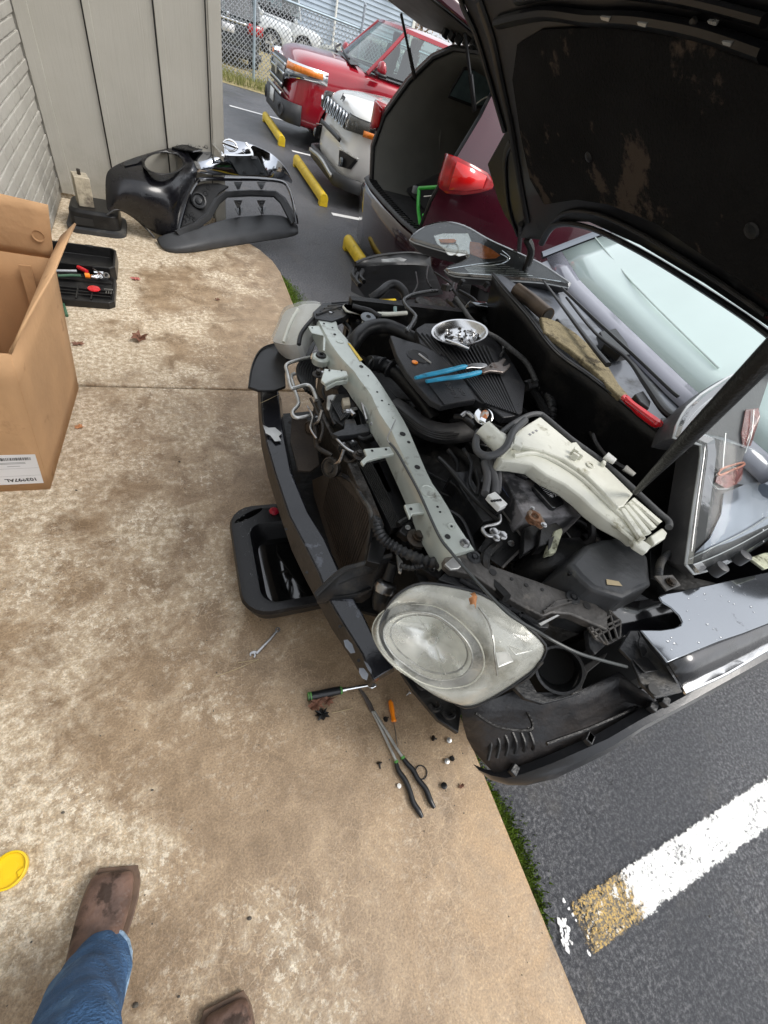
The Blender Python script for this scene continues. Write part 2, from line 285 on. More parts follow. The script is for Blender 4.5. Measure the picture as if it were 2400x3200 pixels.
# ---------------------------------------------------------------- building helpers
def tag(o,label=None,cat=None,group=None,kind=None):
    if label: o['label']=label
    if cat: o['category']=cat
    if group: o['group']=group
    if kind: o['kind']=kind
    return o
def thing(name,loc,label,cat,group=None,rz=0):
    o=bpy.data.objects.new(name,None); o.empty_display_size=.1; o.location=loc; o.rotation_euler=(0,0,rz); COL.objects.link(o); o['_w']=1
    return tag(o,label,cat,group)
def origin(o):
    p=Vector((0,0,0))
    while o is not None: p=p+Vector(o.location); o=o.parent
    return p
class MB:
    def __init__(s): s.v=[]; s.f=[]
    def add(s,vs,fs):
        k=len(s.v); s.v+=[Vector(v) for v in vs]; s.f+=[tuple(i+k for i in f) for f in fs]; return s
    def box(s,c,size,rot=None,taper=1.0):
        hx,hy,hz=[q/2 for q in size]; vs=[]
        for z,t in ((-hz,1),(hz,taper)):
            for x,y in ((-hx,-hy),(hx,-hy),(hx,hy),(-hx,hy)):
                p=Vector((x*t,y*t,z)); 
                if rot is not None: p=rot@p
                vs.append(p+Vector(c))
        return s.add(vs,[(3,2,1,0),(4,5,6,7),(0,1,5,4),(1,2,6,5),(2,3,7,6),(3,0,4,7)])
    def bb(s,a,b):
        a,b=Vector(a),Vector(b); return s.box((a+b)/2,[abs(q) for q in (b-a)])
    def prism(s,pts,ext):
        n=len(pts); e=Vector(ext); pts=[Vector(p) for p in pts]
        return s.add(pts+[p+e for p in pts],[tuple(range(n)),tuple(range(2*n-1,n-1,-1))]+[(i,n+i,n+(i+1)%n,(i+1)%n) for i in range(n)])
    def loft(s,rings,closed=True,caps=True):
        n=len(rings[0]); vs=[Vector(p) for r in rings for p in r]; fs=[]
        for i in range(len(rings)-1):
            for j in range(n if closed else n-1):
                a=i*n+j; b=i*n+(j+1)%n; fs.append((a,b,b+n,a+n))
        if caps and closed: fs+= [tuple(reversed(range(n))),tuple(range((len(rings)-1)*n,len(rings)*n))]
        return s.add(vs,fs)
    def tube(s,pts,r,seg=8,smooth=True,ridge=0,pitch=.008,step=None,flat=1.0):
        pts=[Vector(p) for p in pts]
        rr=r if isinstance(r,(list,tuple)) else [r]*len(pts)
        if smooth and len(pts)>2:
            out=[];ro=[]
            sub=step or 6
            for i in range(len(pts)-1):
                p0=pts[max(i-1,0)];p1=pts[i];p2=pts[i+1];p3=pts[min(i+2,len(pts)-1)]
                for k in range(sub):
                    t=k/sub; out.append(.5*((2*p1)+(p2-p0)*t+(2*p0-5*p1+4*p2-p3)*t*t+(3*p1-p0-3*p2+p3)*t**3)); ro.append(rr[i]*(1-t)+rr[i+1]*t)
            out.append(pts[-1]); ro.append(rr[-1]); pts,rr=out,ro
        if ridge:
            out=[];ro=[]
            for i in range(len(pts)-1):
                L=(pts[i+1]-pts[i]).length; k=max(1,int(L/(pitch/2)))
                for q in range(k):
                    t=q/k; out.append(pts[i].lerp(pts[i+1],t)); ro.append(rr[i]*(1-t)+rr[i+1]*t)
            ro=[x+(ridge if i%2 else -ridge) for i,x in enumerate(ro)]; out.append(pts[-1]); ro.append(rr[-1]); pts,rr=out,ro
        rings=[]; up=None
        for i,p in enumerate(pts):
            d=(pts[min(i+1,len(pts)-1)]-pts[max(i-1,0)]); 
            if d.length<1e-7: d=Vector((0,0,1))
            d.normalize()
            if up is None: up=d.orthogonal().normalized() if abs(d.z)>.95 else (Vector((0,0,1))-d*d.z).normalized()
            else:
                up=(up-d*up.dot(d)); up=up.normalized() if up.length>1e-6 else d.orthogonal().normalized()
            sd=d.cross(up)
            rings.append([p+(sd*math.cos(a)+up*math.sin(a)*flat)*rr[i] for a in [2*math.pi*k/seg for k in range(seg)]])
        return s.loft(rings)
    def lathe(s,prof,c,axis=(0,0,1),seg=24,cap=True):
        ax=Vector(axis).normalized(); a=ax.orthogonal().normalized(); b=ax.cross(a); c=Vector(c)
        rings=[[c+ax*h+(a*math.cos(t)+b*math.sin(t))*r for t in [2*math.pi*k/seg for k in range(seg)]] for r,h in prof]
        return s.loft(rings,caps=cap)
    def grid(s,rows):
        n=len(rows[0]); return s.add([p for r in rows for p in r],[(i*n+j,i*n+j+1,(i+1)*n+j+1,(i+1)*n+j) for i in range(len(rows)-1) for j in range(n-1)])
    def hexbolt(s,c,r,ax=(0,0,1)):
        s.lathe([(r*1.35,0),(r*1.35,r*.25)],c,ax,14); ax=Vector(ax).normalized(); return s.lathe([(r,r*.25),(r,r*.95),(r*.6,r*1.02)],c,ax,6)
def build(name,mb,mat,parent=None,smooth=True,bevel=0,sub=0,solid=0,local=False,label=None,org=None,ang=35,crease=None):
    me=bpy.data.meshes.new(name)
    if parent is not None: o0=Vector((0,0,0)) if local else origin(parent)
    else:
        if org is None:
            xs=[v.x for v in mb.v]; ys=[v.y for v in mb.v]; zs=[v.z for v in mb.v]
            org=((min(xs)+max(xs))/2,(min(ys)+max(ys))/2,min(zs))
        o0=Vector(org)
    me.from_pydata([tuple(v-o0) for v in mb.v],[],mb.f); me.validate(); me.update()
    bm=bmesh.new(); bm.from_mesh(me); bmesh.ops.recalc_face_normals(bm,faces=bm.faces); bm.to_mesh(me); bm.free()
    ml=mat if isinstance(mat,(list,tuple)) else [mat]
    for m in ml: me.materials.append(m)
    o=bpy.data.objects.new(name,me); COL.objects.link(o)
    if parent is not None: o.parent=parent
    else: o.location=o0
    if solid: 
        md=o.modifiers.new('s','SOLIDIFY'); md.thickness=solid; md.offset=0
    if bevel:
        md=o.modifiers.new('b','BEVEL'); md.width=bevel; md.segments=2; md.limit_method='ANGLE'; md.angle_limit=math.radians(35)
    if sub:
        md=o.modifiers.new('u','SUBSURF'); md.levels=sub; md.render_levels=sub
    if smooth:
        if sub: me.shade_smooth()
        else:
            me.shade_smooth()
            bm=bmesh.new(); bm.from_mesh(me)
            for e in bm.edges:
                if len(e.link_faces)==2 and e.calc_face_angle(0)>math.radians(ang): e.smooth=False
            bm.to_mesh(me); bm.free()
    if label: o['label']=label
    return o
def struct(name,mb,mat,**k):
    o=build(name,mb,mat,**k); o['kind']='structure'; return o
def text(name,s,o,xd,yd,size,mat,parent,ext=.0004,align='LEFT',bold=0):
    cu=bpy.data.curves.new(name,'FONT'); cu.body=s; cu.size=size; cu.extrude=ext; cu.align_x=align; cu.offset=bold
    ob=bpy.data.objects.new(name,cu); COL.objects.link(ob)
    dg=bpy.context.evaluated_depsgraph_get(); me=bpy.data.meshes.new_from_object(ob.evaluated_get(dg)); bpy.data.objects.remove(ob)
    xd=Vector(xd).normalized(); yd=Vector(yd); yd=(yd-xd*yd.dot(xd)).normalized(); zd=xd.cross(yd)
    T=Matrix(((xd.x,yd.x,zd.x,o[0]),(xd.y,yd.y,zd.y,o[1]),(xd.z,yd.z,zd.z,o[2]),(0,0,0,1)))
    me.transform(T); me.transform(Matrix.Translation(-origin(parent))); me.materials.clear(); me.materials.append(mat)
    n=bpy.data.objects.new(name,me); COL.objects.link(n); n.parent=parent; return n
def rot(rx=0,ry=0,rz=0):
    from mathutils import Euler
    return Euler((rx,ry,rz)).to_matrix()
def lerpl(a,b,t): return [p.lerp(q,t) for p,q in zip(a,b)]
def copytree(root,loc,rz,label,group=None):
    c=root.copy(); COL.objects.link(c); c.location=loc; c.rotation_euler=(0,0,rz); tag(c,label,None,group)
    for ch in list(root.children):
        d=ch.copy(); COL.objects.link(d); d.parent=c
        for g in list(ch.children):
            e=g.copy(); COL.objects.link(e); e.parent=d
    return c
# ================================================================ SETTING
AZ=-.1
g=MB(); g.add([(-200,-200,AZ),(250,-200,AZ),(250,300,AZ),(-200,300,AZ)],[(0,1,2,3)]); struct('asphalt_lot',g,asphalt_m,smooth=False,org=(0,0,AZ))
# walkway slabs (two pours with a joint)
def slab(pts,name):
    m=MB(); n=len(pts)
    m.prism([(x,y,AZ-.05) for x,y in pts],(0,0,.15)); return struct(name,m,concrete_m,bevel=.012,org=(0,pts[0][1],0))
ex=.83
slab([(-.85,-4),(ex,-4),(ex+.005,-1),(ex,0),(ex+.006,1),(ex,2.238),(-.85,2.262)],'walkway_slab')
arc=[(ex+.01,3.6),(ex+.012,4.0),(ex-.02,4.22),(ex-.10,4.43),(ex-.22,4.6),(ex-.36,4.72),(.44,4.80),(.3,4.84),(.1,4.86)]
slab([(-.85,2.276),(ex,2.252)]+arc+[(-.1,4.93),(-.85,4.93)],'walkway_slab')
j=MB(); j.bb((-.85,2.2,AZ),(ex-.03,2.3,-.02)); struct('joint_filler',j,rubber)
# paint lines
def line(x0,x1,y,wd,mat,sk=0.0):
    m=MB(); n=24; rows=[]
    for i in range(n+1):
        x=x0+(x1-x0)*i/n; d=.0
        rows.append([(x,y-wd/2+d+sk*(x-x0),AZ+.004),(x,y+wd/2+d*.6+sk*(x-x0),AZ+.004)])
    m.grid(rows); return struct('parking_line',m,mat,smooth=False)
line(.955,6.5,-.505,.16,line_m,-.0)
line(1.25,5,11.55,.11,line2_m); line(1.98,6,9.12,.10,line2_m); line(1.92,6,6.22,.10,line2_m)
fl=MB()
rnd0=random.Random(14)
FLK=[(1742+rnd0.random()*26+i*.8,2868+i*3.0+rnd0.random()*8,rnd0.uniform(.003,.009)) for i in range(34)]+[(1763,2815,.006),(1840,2978,.006),(1778,2840,.005),(1790,2858,.005),(1800,2875,.004)]
for (u,v,r) in FLK:
    c=P(u,v,AZ+.004+.0004*len(fl.f)); fl.add([c+Vector((math.cos(a)*r*random.uniform(.6,1.2),math.sin(a)*r*random.uniform(.6,1.6),0)) for a in [k*math.pi/4 for k in range(8)]],[tuple(range(8))])
struct('paint_flake_patch',fl,line2_m,smooth=False)
# grass verge beyond the lot
v=MB(); rows=[]
for i in range(40):
    x=-12+i*1.3; rows.append([(x,14.15+.15*math.sin(i),AZ+.004),(x,14.6,AZ+.07+.02*math.sin(i*3)),(x,16.5,-.06),(x,60,-.08)])
v.grid(rows); struct('grass_verge',v,grassdry)
def blades(name,fn,n,h,wd,mat,label,cat):
    m=MB()
    for _ in range(n):
        x,y,z,s=fn(); a=random.uniform(0,6.28); t=random.uniform(-.5,.5); hh=h*s*random.uniform(.5,1.2); ww=wd*random.uniform(.6,1.2)
        d=Vector((math.cos(a)*ww,math.sin(a)*ww,0)); l=Vector((math.cos(a+1.2)*t*hh,math.sin(a+1.2)*t*hh,0)); p=Vector((x,y,z))
        k=len(m.v); m.v+=[p-d,p+d,p+l*.5+Vector((0,0,hh*.6))+d*.6,p+l*.5+Vector((0,0,hh*.6))-d*.6,p+l*1.3+Vector((0,0,hh))]
        m.f+=[(k,k+1,k+2,k+3),(k+3,k+2,k+4)]
    return tag(build(name,m,mat,smooth=False),label,cat,kind='stuff')
blades('grass',lambda:(random.uniform(.6,6),14.1+abs(random.gauss(0,.7)),AZ+.02,1),5200,.16,.006,grassm,'short winter grass along the foot of the chain link fence','grass')
def mfn():
    while True:
        t=random.random(); r=random.random()
        if r<.74: y=random.uniform(-1.2,-.0); wdt=.010+.062*max(0,math.sin((y+.50)*6.4))**.7*(1 if y>-.52 else .35)
        elif r<.80: y=random.uniform(-.02,.35); wdt=.04
        else: y=random.uniform(3.35,4.15); wdt=.04+.09*math.sin((y-3.35)/.8*3.14)
        x=ex+.012+abs(random.gauss(0,.5))*wdt
        return (x,y,AZ,1)
blades('moss',mfn,34000,.013,.0032,mossm,'green moss growing in the crack along the slab edge','moss')
# brick wall: painted bricks with recessed joints, one mesh
bw=thing('brick_wall',(-.84,1,0),'painted greige brick wall on the left with grimy foot','brick wall')
m=MB(); m.bb((-1.1,-4,-.1),(-.846,4.96,3.2)); build('mortar',m,brick_m,bw,smooth=False)
m=MB(); r=0; z=.012
while z<3.1:
    y=4.94-(0 if r%2 else .1)
    while y>-4:
        L=.195; dx=random.uniform(-.002,.002)
        m.bb((-.86,y-L,z),(-.836+dx,y,z+.058)); y-=L+.011
    z+=.069; r+=1
build('brick_face',m,brick_m,bw,bevel=.004)
# board and batten building
sw=thing('siding_building',(0,6,0),'greige board and batten building corner behind the loose bumper','building')
m=MB(); m.bb((-6,4.952,.02),(.46,9,3.4)); build('wall_panel',m,siding_m,sw,smooth=False)
m=MB(); m.bb((-6,4.95,-.12),(.455,9,.025)); build('foundation',m,concrete_m,sw,smooth=False)
for x0,x1 in ((-.83,-.745),(-.418,-.375),(.033,.083),(.38,.392)):
    m=MB(); m.bb((x0,4.933,.03),(x1,4.9515,3.4)); build('batten',m,siding_m,sw,bevel=.003)
m=MB(); m.bb((.392,4.925,-.05),(.475,4.951,3.4)); m.bb((.462,4.951,-.05),(.485,5.06,3.4)); build('corner_board',m,siding_m,sw,bevel=.003)
for x in (-.428,.022,.372):
    m=MB(); m.bb((x,4.949,.03),(x+.009,4.953,3.4)); build('groove',m,black_pl,sw,smooth=False)
# wheel stops
def wstop(y0,y1,x,label):
    t=thing('wheel_stop',(x,(y0+y1)/2,AZ),label,'wheel stop','yellow wheel stops in front of the parked cars')
    sec=[(-.055,.045),(-.055,.10),(-.04,.13),(-.015,.145),(.015,.145),(.04,.13),(.055,.10),(.055,.045)]
    rings=[[Vector((x+a,y,AZ+b)) for a,b in sec] for y in (y0,y0+.3,(y0+y1)/2,y1-.3,y1)]
    m=MB().loft(rings); build('rail',m,wsyellow,t,bevel=.006)
    for yy in (y0,y1-.09):
        m=MB(); m.loft([[Vector((x+a,q,AZ+b)) for a,b in ((-.054,0),(-.054,.048),(.054,.048),(.054,0))] for q in (yy+.001,yy+.089)]); build('foot',m,wsyellow,t,bevel=.005)
wstop(9.25,10.95,1.83,'farthest yellow wheel stop, by the red SUV')
wstop(6.45,8.2,1.86,'yellow wheel stop in front of the white SUV')
wstop(3.45,5.10,1.80,'yellow wheel stop under the maroon SUV bumper')
# chain link fence
fy=14.9
ft=thing('chain_link_fence',(3,fy,AZ),'galvanised chain link fence behind the parked cars','fence')
m=MB(); pit=.095; h0,h1=-.06,1.46; x0,x1=-1.,11.
def wire(a,b,r):
    d=(b-a).normalized(); s=d.cross(Vector((0,1,0))).normalized()*r; f=Vector((0,r,0)); k=len(m.v)
    m.v+=[a+s,a+f,a-s,b+s,b+f,b-s]; m.f+=[(k,k+1,k+4,k+3),(k+1,k+2,k+5,k+4),(k+2,k,k+3,k+5)]
H=h1-h0; x=x0-H
while x<x1:
    for sg in (1,-1):
        a=Vector((x if sg>0 else x+H,fy,h0)); b=Vector((x+H if sg>0 else x,fy,h1)); wire(a,b,.0065)
    x+=pit
build('wire_mesh',m,wirem,ft,smooth=False)
m=MB(); m.tube([(x0-H,fy,h1),(x1+H,fy,h1)],.024,8,False); build('top_rail',m,postm,ft)
for x,h,mm in ((-1.2,1.5,postm),(2.18,2.2,postm),(4.70,1.85,bluebox),(7.4,1.85,postm),(10,1.85,postm)):
    m=MB(); m.tube([(x,fy-.03,AZ),(x,fy-.03,h)],.032,8,False); m.lathe([(.04,0),(.03,.03),(.005,.04)],(x,fy-.03,h),seg=8); build('post',m,mm,ft)
# far lap siding building
FY=28.0
fb=thing('far_building',(3,30,0),'pale blue grey lap sided building behind the fence','building')
m=MB(); m.bb((-14,FY+.03,-.3),(11.3,38,6)); build('wall',m,bluesid,fb,smooth=False)
m=MB(); z=.2
while z<5.9:
    m.add([(-14,FY+.025,z+.15),(11.32,FY+.025,z+.15),(11.32,FY-.02,z),(-14,FY-.02,z),(11.32,FY+.028,z),(-14,FY+.028,z)],[(0,1,2,3),(3,2,4,5)]); z+=.15
build('lap_boards',m,bluesid,fb,smooth=False)
m=MB(); m.bb((11.22,FY-.05,-.1),(11.36,FY+.05,6)); build('corner_board',m,white,fb)
m=MB(); m.bb((5.05,FY-.06,-.1),(5.12,FY-.02,6)); build('downpipe',m,bluebox,fb)
for (x,z,s) in ((4.25,1.95,.26),(5.6,1.75,.3),(10.2,2.9,.4)):
    m=MB(); m.bb((x-s/2,FY-.18,z-s/2),(x+s/2,FY-.02,z+s*.7)); m.lathe([(s*.38,0),(s*.38,.06),(s*.3,.09)],(x,FY-.18,z+.04),(0,-1,0),14); build('meter_box',m,bluebox,fb,bevel=.01)
m=MB(); m.tube([(7.55,FY-.1,-.1),(7.55,FY-.1,5.9)],.05,8,False); build('white_pipe',m,white,fb)
m=MB(); m.bb((-14.3,FY-.35,6),(11.8,38.3,6.2)); build('roof',m,bluebox,fb)
# bare tan trees to the right of it
def tree(x,y,h,label,seed):
    rnd=random.Random(seed); t=thing('tree',(x,y,0),label,'tree','bare trees beyond the far building')
    m=MB(); m.tube([(x,y,-.1),(x+.1,y,h*.3),(x-.05,y,h*.6),(x+.1,y+.1,h)],[.14,.11,.07,.02],8)
    tips=[]
    for i in range(16):
        a=rnd.uniform(0,6.28); z=h*rnd.uniform(.25,.85); L=h*.4*rnd.uniform(.5,1); e=Vector((x+math.cos(a)*L,y+math.sin(a)*L,z+L*.7)); s=Vector((x,y,z)); mid=s.lerp(e,.5)+Vector((0,0,.12))
        m.tube([s,mid,e],[.04,.025,.01],5,True,step=3); tips+= [mid,e,s.lerp(e,.75)]
        for k in range(5):
            q=s.lerp(e,rnd.uniform(.3,1)); e2=q+Vector((rnd.uniform(-1,1),rnd.uniform(-1,1),rnd.uniform(.1,1)))*.5; m.tube([q,e2],[.012,.004],4,False); tips.append(e2)
    build('trunk',m,bark,t)
    c=MB()
    for p in tips:
        for _ in range(16):
            q=p+Vector((rnd.gauss(0,.28),rnd.gauss(0,.28),rnd.gauss(0,.26))); a=Vector((rnd.gauss(0,1),rnd.gauss(0,1),rnd.gauss(0,1))).normalized()*.05; b=a.orthogonal().normalized()*.03
            c.add([q-a,q+b,q+a,q-b],[(0,1,2,3)])
    build('crown',c,twigleaf,t,smooth=False)
tree(14.3,34,3.8,'tan bare tree nearest the far building corner',1); tree(17.4,36,4.6,'tall tan bare tree seen beside the raised tailgate',2); tree(13,39,3.6,'small tan bushy tree half hidden by the far building',3); tree(21,35,4.8,'tan tree farthest to the right, behind the raised hood',4)
# ================================================================ PARKED CARS
def interp(x,tb):
    if x<=tb[0][0]: return tb[0][1]
    for (a,b),(c,d) in zip(tb,tb[1:]):
        if x<=c: return b+(d-b)*(x-a)/(c-a)
    return tb[-1][1]
def boolcut(o,cuts):
    dg=bpy.context.evaluated_depsgraph_get
    for c in cuts:
        md=o.modifiers.new('k','BOOLEAN'); md.object=c; md.operation='DIFFERENCE'; md.solver='EXACT'
    me=bpy.data.meshes.new_from_object(o.evaluated_get(dg())); 
    o.modifiers.clear(); o.data=me
    for c in cuts: bpy.data.objects.remove(c)
def wheel(parent,x,y,r,side,spokes=10,rimm=None):
    wt=MB(); wt.lathe([(r*.62,-.11),(r*.93,-.11),(r,-.085),(r,.085),(r*.93,.11),(r*.62,.11)],(x,y,r),(0,1,0),36,cap=False); w_=build('wheel',wt,tyre,parent,local=True)
    rm=MB(); yo=side*.105
    rm.lathe([(r*.66,-.02),(r*.66,.02),(r*.60,.02),(r*.58,-.02)],(x,y+yo*.9,r),(0,1,0),36,cap=False)
    for k in range(spokes):
        a=2*math.pi*k/spokes; d=Vector((math.cos(a),0,math.sin(a))); n=Vector((0,1,0)); t=d.cross(n)*r*(.06 if spokes>7 else .10); c=Vector((x,y+yo*.8,r))
        rm.add([c+d*r*.1-t,c+d*r*.1+t,c+d*r*.6+t*1.2,c+d*r*.6-t*1.2]+[q+n*side*.02 for q in (c+d*r*.1-t,c+d*r*.1+t,c+d*r*.6+t*1.2,c+d*r*.6-t*1.2)],[(0,1,2,3),(4,5,6,7),(0,1,5,4),(1,2,6,5),(2,3,7,6),(3,0,4,7)])
    rm.lathe([(r*.17,-.015),(r*.17,.015),(r*.05,.03)],(x,y+yo*.85,r),(0,1,0) if side>0 else (0,-1,0),16)
    build('rim',rm,rimm or alloy,w_,local=True)
    hb=MB(); hb.lathe([(r*.58,-.01),(r*.58,.0)],(x,y+yo*.3,r),(0,1,0),24); build('brake_disc',hb,deep,w_,local=True)
def carbody(t,p,paintm,L,w,prof,cab,wheels,spokes=10,clad=None,glassm=None,r=.35):
    """prof: list of station dicts (x, width scale, z bottom, z belt, z top, rake)"""
    rings=[]
    for x,ws,zb,zbt,zt,rk in prof:
        W_=w*ws; half=[(0,zb,0),(W_*.85,zb,0),(W_*.97,zb+.10,.0),(W_,zb+.3,.2),(W_*1.0,zbt-.22,.6),(W_*.97,zbt-.04,.9),(W_*.88,zbt+(zt-zbt)*.5,1),(W_*.5,zt-.01,1),(0,zt,1)]
        ring=[Vector((x+rk*q,y,z)) for y,z,q in half]+[Vector((x+rk*q,-y,z)) for y,z,q in half[-2:0:-1]]
        rings.append(ring)
    b=MB().loft(rings); body=build('body',b,paintm,t,local=True,sub=2)
    cuts=[]
    for wx in wheels:
        for s in (-1,1):
            c=MB().lathe([(r*1.18,-.45),(r*1.18,.45)],(wx,s*w,r*.98),(0,1,0),32); cuts.append(build('cut',c,deep,t,local=True,smooth=False))
    bpy.context.view_layer.update(); boolcut(body,cuts)
    for wx in wheels:
        for s in (-1,1): wheel(t,wx,s*(w-.13),r,s,spokes)
        lin=MB().box((wx,0,r+.1),(r*2.5,w*1.2,r*1.4)); build('wheel_well',lin,deep,t,local=True,smooth=False)
    # greenhouse
    xb0,xr0,xr1,xb1,zb0,zb1,zr,wb,wr=cab
    gm=glassm or glassy
    def ring(xa,xb,z0,z1,W_,bow):
        pts=[(xa+.0,0,z0),(xa+bow*.25,W_*.55,z0),(xa+bow,W_*.97,z0)]
        for k in range(1,6): pts.append((xa+bow+(xb-xa-bow-.15)*k/5,W_,z0+(z1-z0)*k/5))
        pts+= [(xb,W_*.85,z1),(xb+.03,0,z1)]
        return [Vector(q) for q in pts]+[Vector((q[0],-q[1],q[2])) for q in pts[-2:0:-1]]
    r0=ring(xb0,xb1,zb0-.03,zb1-.03,wb,.22); r1=ring(xr0,xr1,zr-.03,zr-.05,wr,.12)
    mid=[a.lerp(b_,.5)+Vector((0,.025 if a.y>0 else (-.025 if a.y<0 else 0),0)) for a,b_ in zip(r0,r1)]
    g_=MB().loft([r0,mid,r1],caps=False); build('windows',g_,gm,t,local=True)
    # roof
    rr=[Vector((q.x,q.y*1.0,q.z)) for q in r1]; 
    top=[[Vector((xr0+(q.x-xr0)*1+(.0),q.y*s_,q.z+h)) for q in rr] for s_,h in ((1.02,-.02),(1.0,.03),(.8,.06),(.3,.075))]
    cx_=(xr0+xr1)/2
    top=[[Vector((cx_+(q.x-cx_)*k,q.y,q.z)) for q in ringq] for ringq,k in zip(top,(1.01,.99,.85,.4))]
    rf=MB().loft(top); build('roof',rf,paintm,t,local=True)
    # pillars
    for s in (-1,1):
        def L3(i,j,wd,nm,mt):
            a,b_=(r0[i],r1[j]); a=Vector((a.x,a.y*s,a.z)); b2=Vector((b_.x,b_.y*s,b_.z)); md_=a.lerp(b2,.5)+Vector((0,.028*s,0))
            m=MB().tube([a,md_,b2],wd,8); build(nm,m,mt,t,local=True)
        L3(2,2,.03,'pillar',paintm); L3(4,4,.03,'pillar',black_pl); L3(6,6,.03,'pillar',black_pl); L3(8,8,.06,'pillar',paintm)
        m=MB(); m.loft([[q+Vector((0,0,d)),q+Vector((0,.012*s,d)),q+Vector((0,.012*s,d+.02)),q+Vector((0,0,d+.02))] for q,d in [(Vector((r0[i].x,r0[i].y*s,r0[i].z)),.028) for i in range(2,9)]]); build('window_trim',m,black_pl,t,local=True)
    inn=MB().box(((xb0+xb1)/2+.2,0,zb0-.1),(xb1-xb0-.5,wb*1.8,.2)); build('interior',inn,intdark,t,local=True)
    for s in (-1,1):
        for xx in (xr0+.35,xr0+1.25):
            st=MB().box((xx,s*wb*.5,zb0+.12),(.14,.44,.5),rot(0,.2,0)); se=build('seat',st,intgrey,t,local=True,bevel=.04)
            st=MB().box((xx+.07,s*wb*.5,zb0+.44),(.1,.24,.17)); build('headrest',st,intgrey,se,local=True,bevel=.03)
def mk_fx(prof,w):
    tb=[(ws*w,x) for x,ws,*_ in prof if x<prof[-1][0]*.3]; tb.sort()
    tb=[(0,tb[0][1])]+tb
    rk=prof[0][5]; z0=prof[0][2]; zt=prof[0][4]
    def fx(y,z):
        y=abs(y); return interp(y,tb)+rk*max(0,min(1,(z-z0-.25)/(zt-z0-.25)))*max(0,1-(y/w)**4)
    return fx
def strip(t,name,fx,y0,y1,zb,zt,off,mat,n=12,th=.015,sgn=1,xs=0,rows=2):
    m=MB(); rws=[]
    F=lambda q,y:(q(y) if callable(q) else q)
    for i in range(n+1):
        y=y0+(y1-y0)*i/n; a,b=F(zb,y),F(zt,y)
        rws.append([Vector((xs+sgn*(fx(y,a+(b-a)*j/rows)-off),y,a+(b-a)*j/rows)) for j in range(rows+1)])
    m.grid(rws); return build(name,m,mat,t,local=True,solid=th)
def fpoly(t,name,fx,pts,off,mat,th=.02,bevel=.004):
    m=MB(); a=[Vector((fx(y,z)-off,y,z)) for y,z in pts]; m.prism(a,(th,0,0)); return build(name,m,mat,t,local=True,bevel=bevel)
# --- red SUV
pr=[(0,.70,.30,.93,1.06,.10),(.10,.86,.26,1.0,1.13,.07),(.32,.97,.25,1.06,1.19,0),(.7,1,.25,1.08,1.21,0),(1.2,1,.25,1.12,1.24,0),(2.2,1.0,.25,1.14,1.16,0),(3.8,1,.25,1.17,1.18,0),(4.7,.97,.27,1.18,1.2,0),(4.95,.86,.3,1.1,1.18,0)]
t=thing('parked_car',(1.90,10.28,AZ),'red SUV with amber headlight corners, chrome grille bars and grey lower bumper','car','cars parked beyond the walkway')
carbody(t,None,redp,4.95,.98,pr,(1.05,1.75,4.35,4.8,1.2,1.22,1.80,.90,.74),(.95,3.85))
fx=mk_fx(pr,.98)
strip(t,'lower_bumper',fx,-.93,.93,.30,.56,.045,cladding,24,.05)
strip(t,'grille',fx,-.56,.56,.66,1.00,.035,black_pl,16,.03)
for k,(z,h) in enumerate(((.93,.035),(.82,.035),(.70,.03))): strip(t,'grille_bar',fx,-.6,.6,z,z+h,.065,chrome,16,.02)
strip(t,'grille_mesh',fx,-.5,.5,.86,.93,.05,galv,12,.01)
strip(t,'chrome_lip',fx,-.62,.62,.585,.62,.06,chrome,16,.02)
m=MB(); m.lathe([(.07,0),(.085,.012),(.02,.02)],(fx(0,.84)-.08,0,.84),(-1,0,0),20); build('badge',m,galv,t,local=True)
for s in (-1,1):
    a=lambda y:.80+.02*abs(y); 
    strip(t,'headlight_frame',fx,s*.58,s*.975,lambda y:.775+(abs(y)-.58)*.28,1.035,.03,chrome,10,.02)
    strip(t,'headlight',fx,s*.61,s*.93,lambda y:.80+(abs(y)-.6)*.25,.90,.045,darkglass,10,.02)
    strip(t,'turn_signal',fx,s*.62,s*.97,lambda y:.915+(abs(y)-.6)*.05,1.01,.045,amber,10,.02)
    m=MB(); 
    c=Vector((fx(.78,.85)-.055,s*.74,.85)); m.lathe([(.038,0),(.03,.01)],c,(-1,0,0),14); build('projector',m,chrome,t,local=True)
    m=MB().lathe([(.085,0),(.085,.03),(.06,.03),(.05,0)],(fx(.72,.42)-.07,s*.70,.43),(-1,s*.3,0),20); build('fog_lamp',m,cladding,t,local=True)
    m=MB(); m.loft([[Vector((1.42+a_,s*(.93+b_),1.22+c_)) for a_,b_,c_ in ((0,q*.26,-.02-.0),(-.06,q*.26,.02),(-.05,q*.26,.14+.03*q),(.05,q*.26,.15+.03*q),(.09,q*.26,.04),(.06,q*.26,-.01))] for q in (0.12,.5,1)]); mir=build('mirror',m,redp,t,local=True,sub=1)
    m=MB(); m.box((1.43,s*1.06,1.215),(.15,.24,.05)); build('mirror_base',m,black_pl,mir,local=True,bevel=.02)
    m=MB(); m.box((.62,s*.985,.93),(.0,0,0)); 
strip(t,'number_plate',fx,-.16,.16,.42,.58,.085,white,4,.01)
m=MB().tube([(1.02,-.6,1.25),(1.12,0,1.26),(1.2,.5,1.30)],.016,6); m.tube([(1.0,.1,1.25),(1.1,.6,1.27),(1.25,.8,1.33)],.016,6); build('wiper',m,black_pl,t,local=True)
m=MB(); m.add([(1.0,-.8,1.205),(1.05,0,1.235),(1.0,.8,1.205),(1.16,.82,1.235),(1.22,0,1.27),(1.16,-.82,1.235)],[(0,1,4,5),(1,2,3,4)]); build('cowl',m,black_pl,t,local=True)
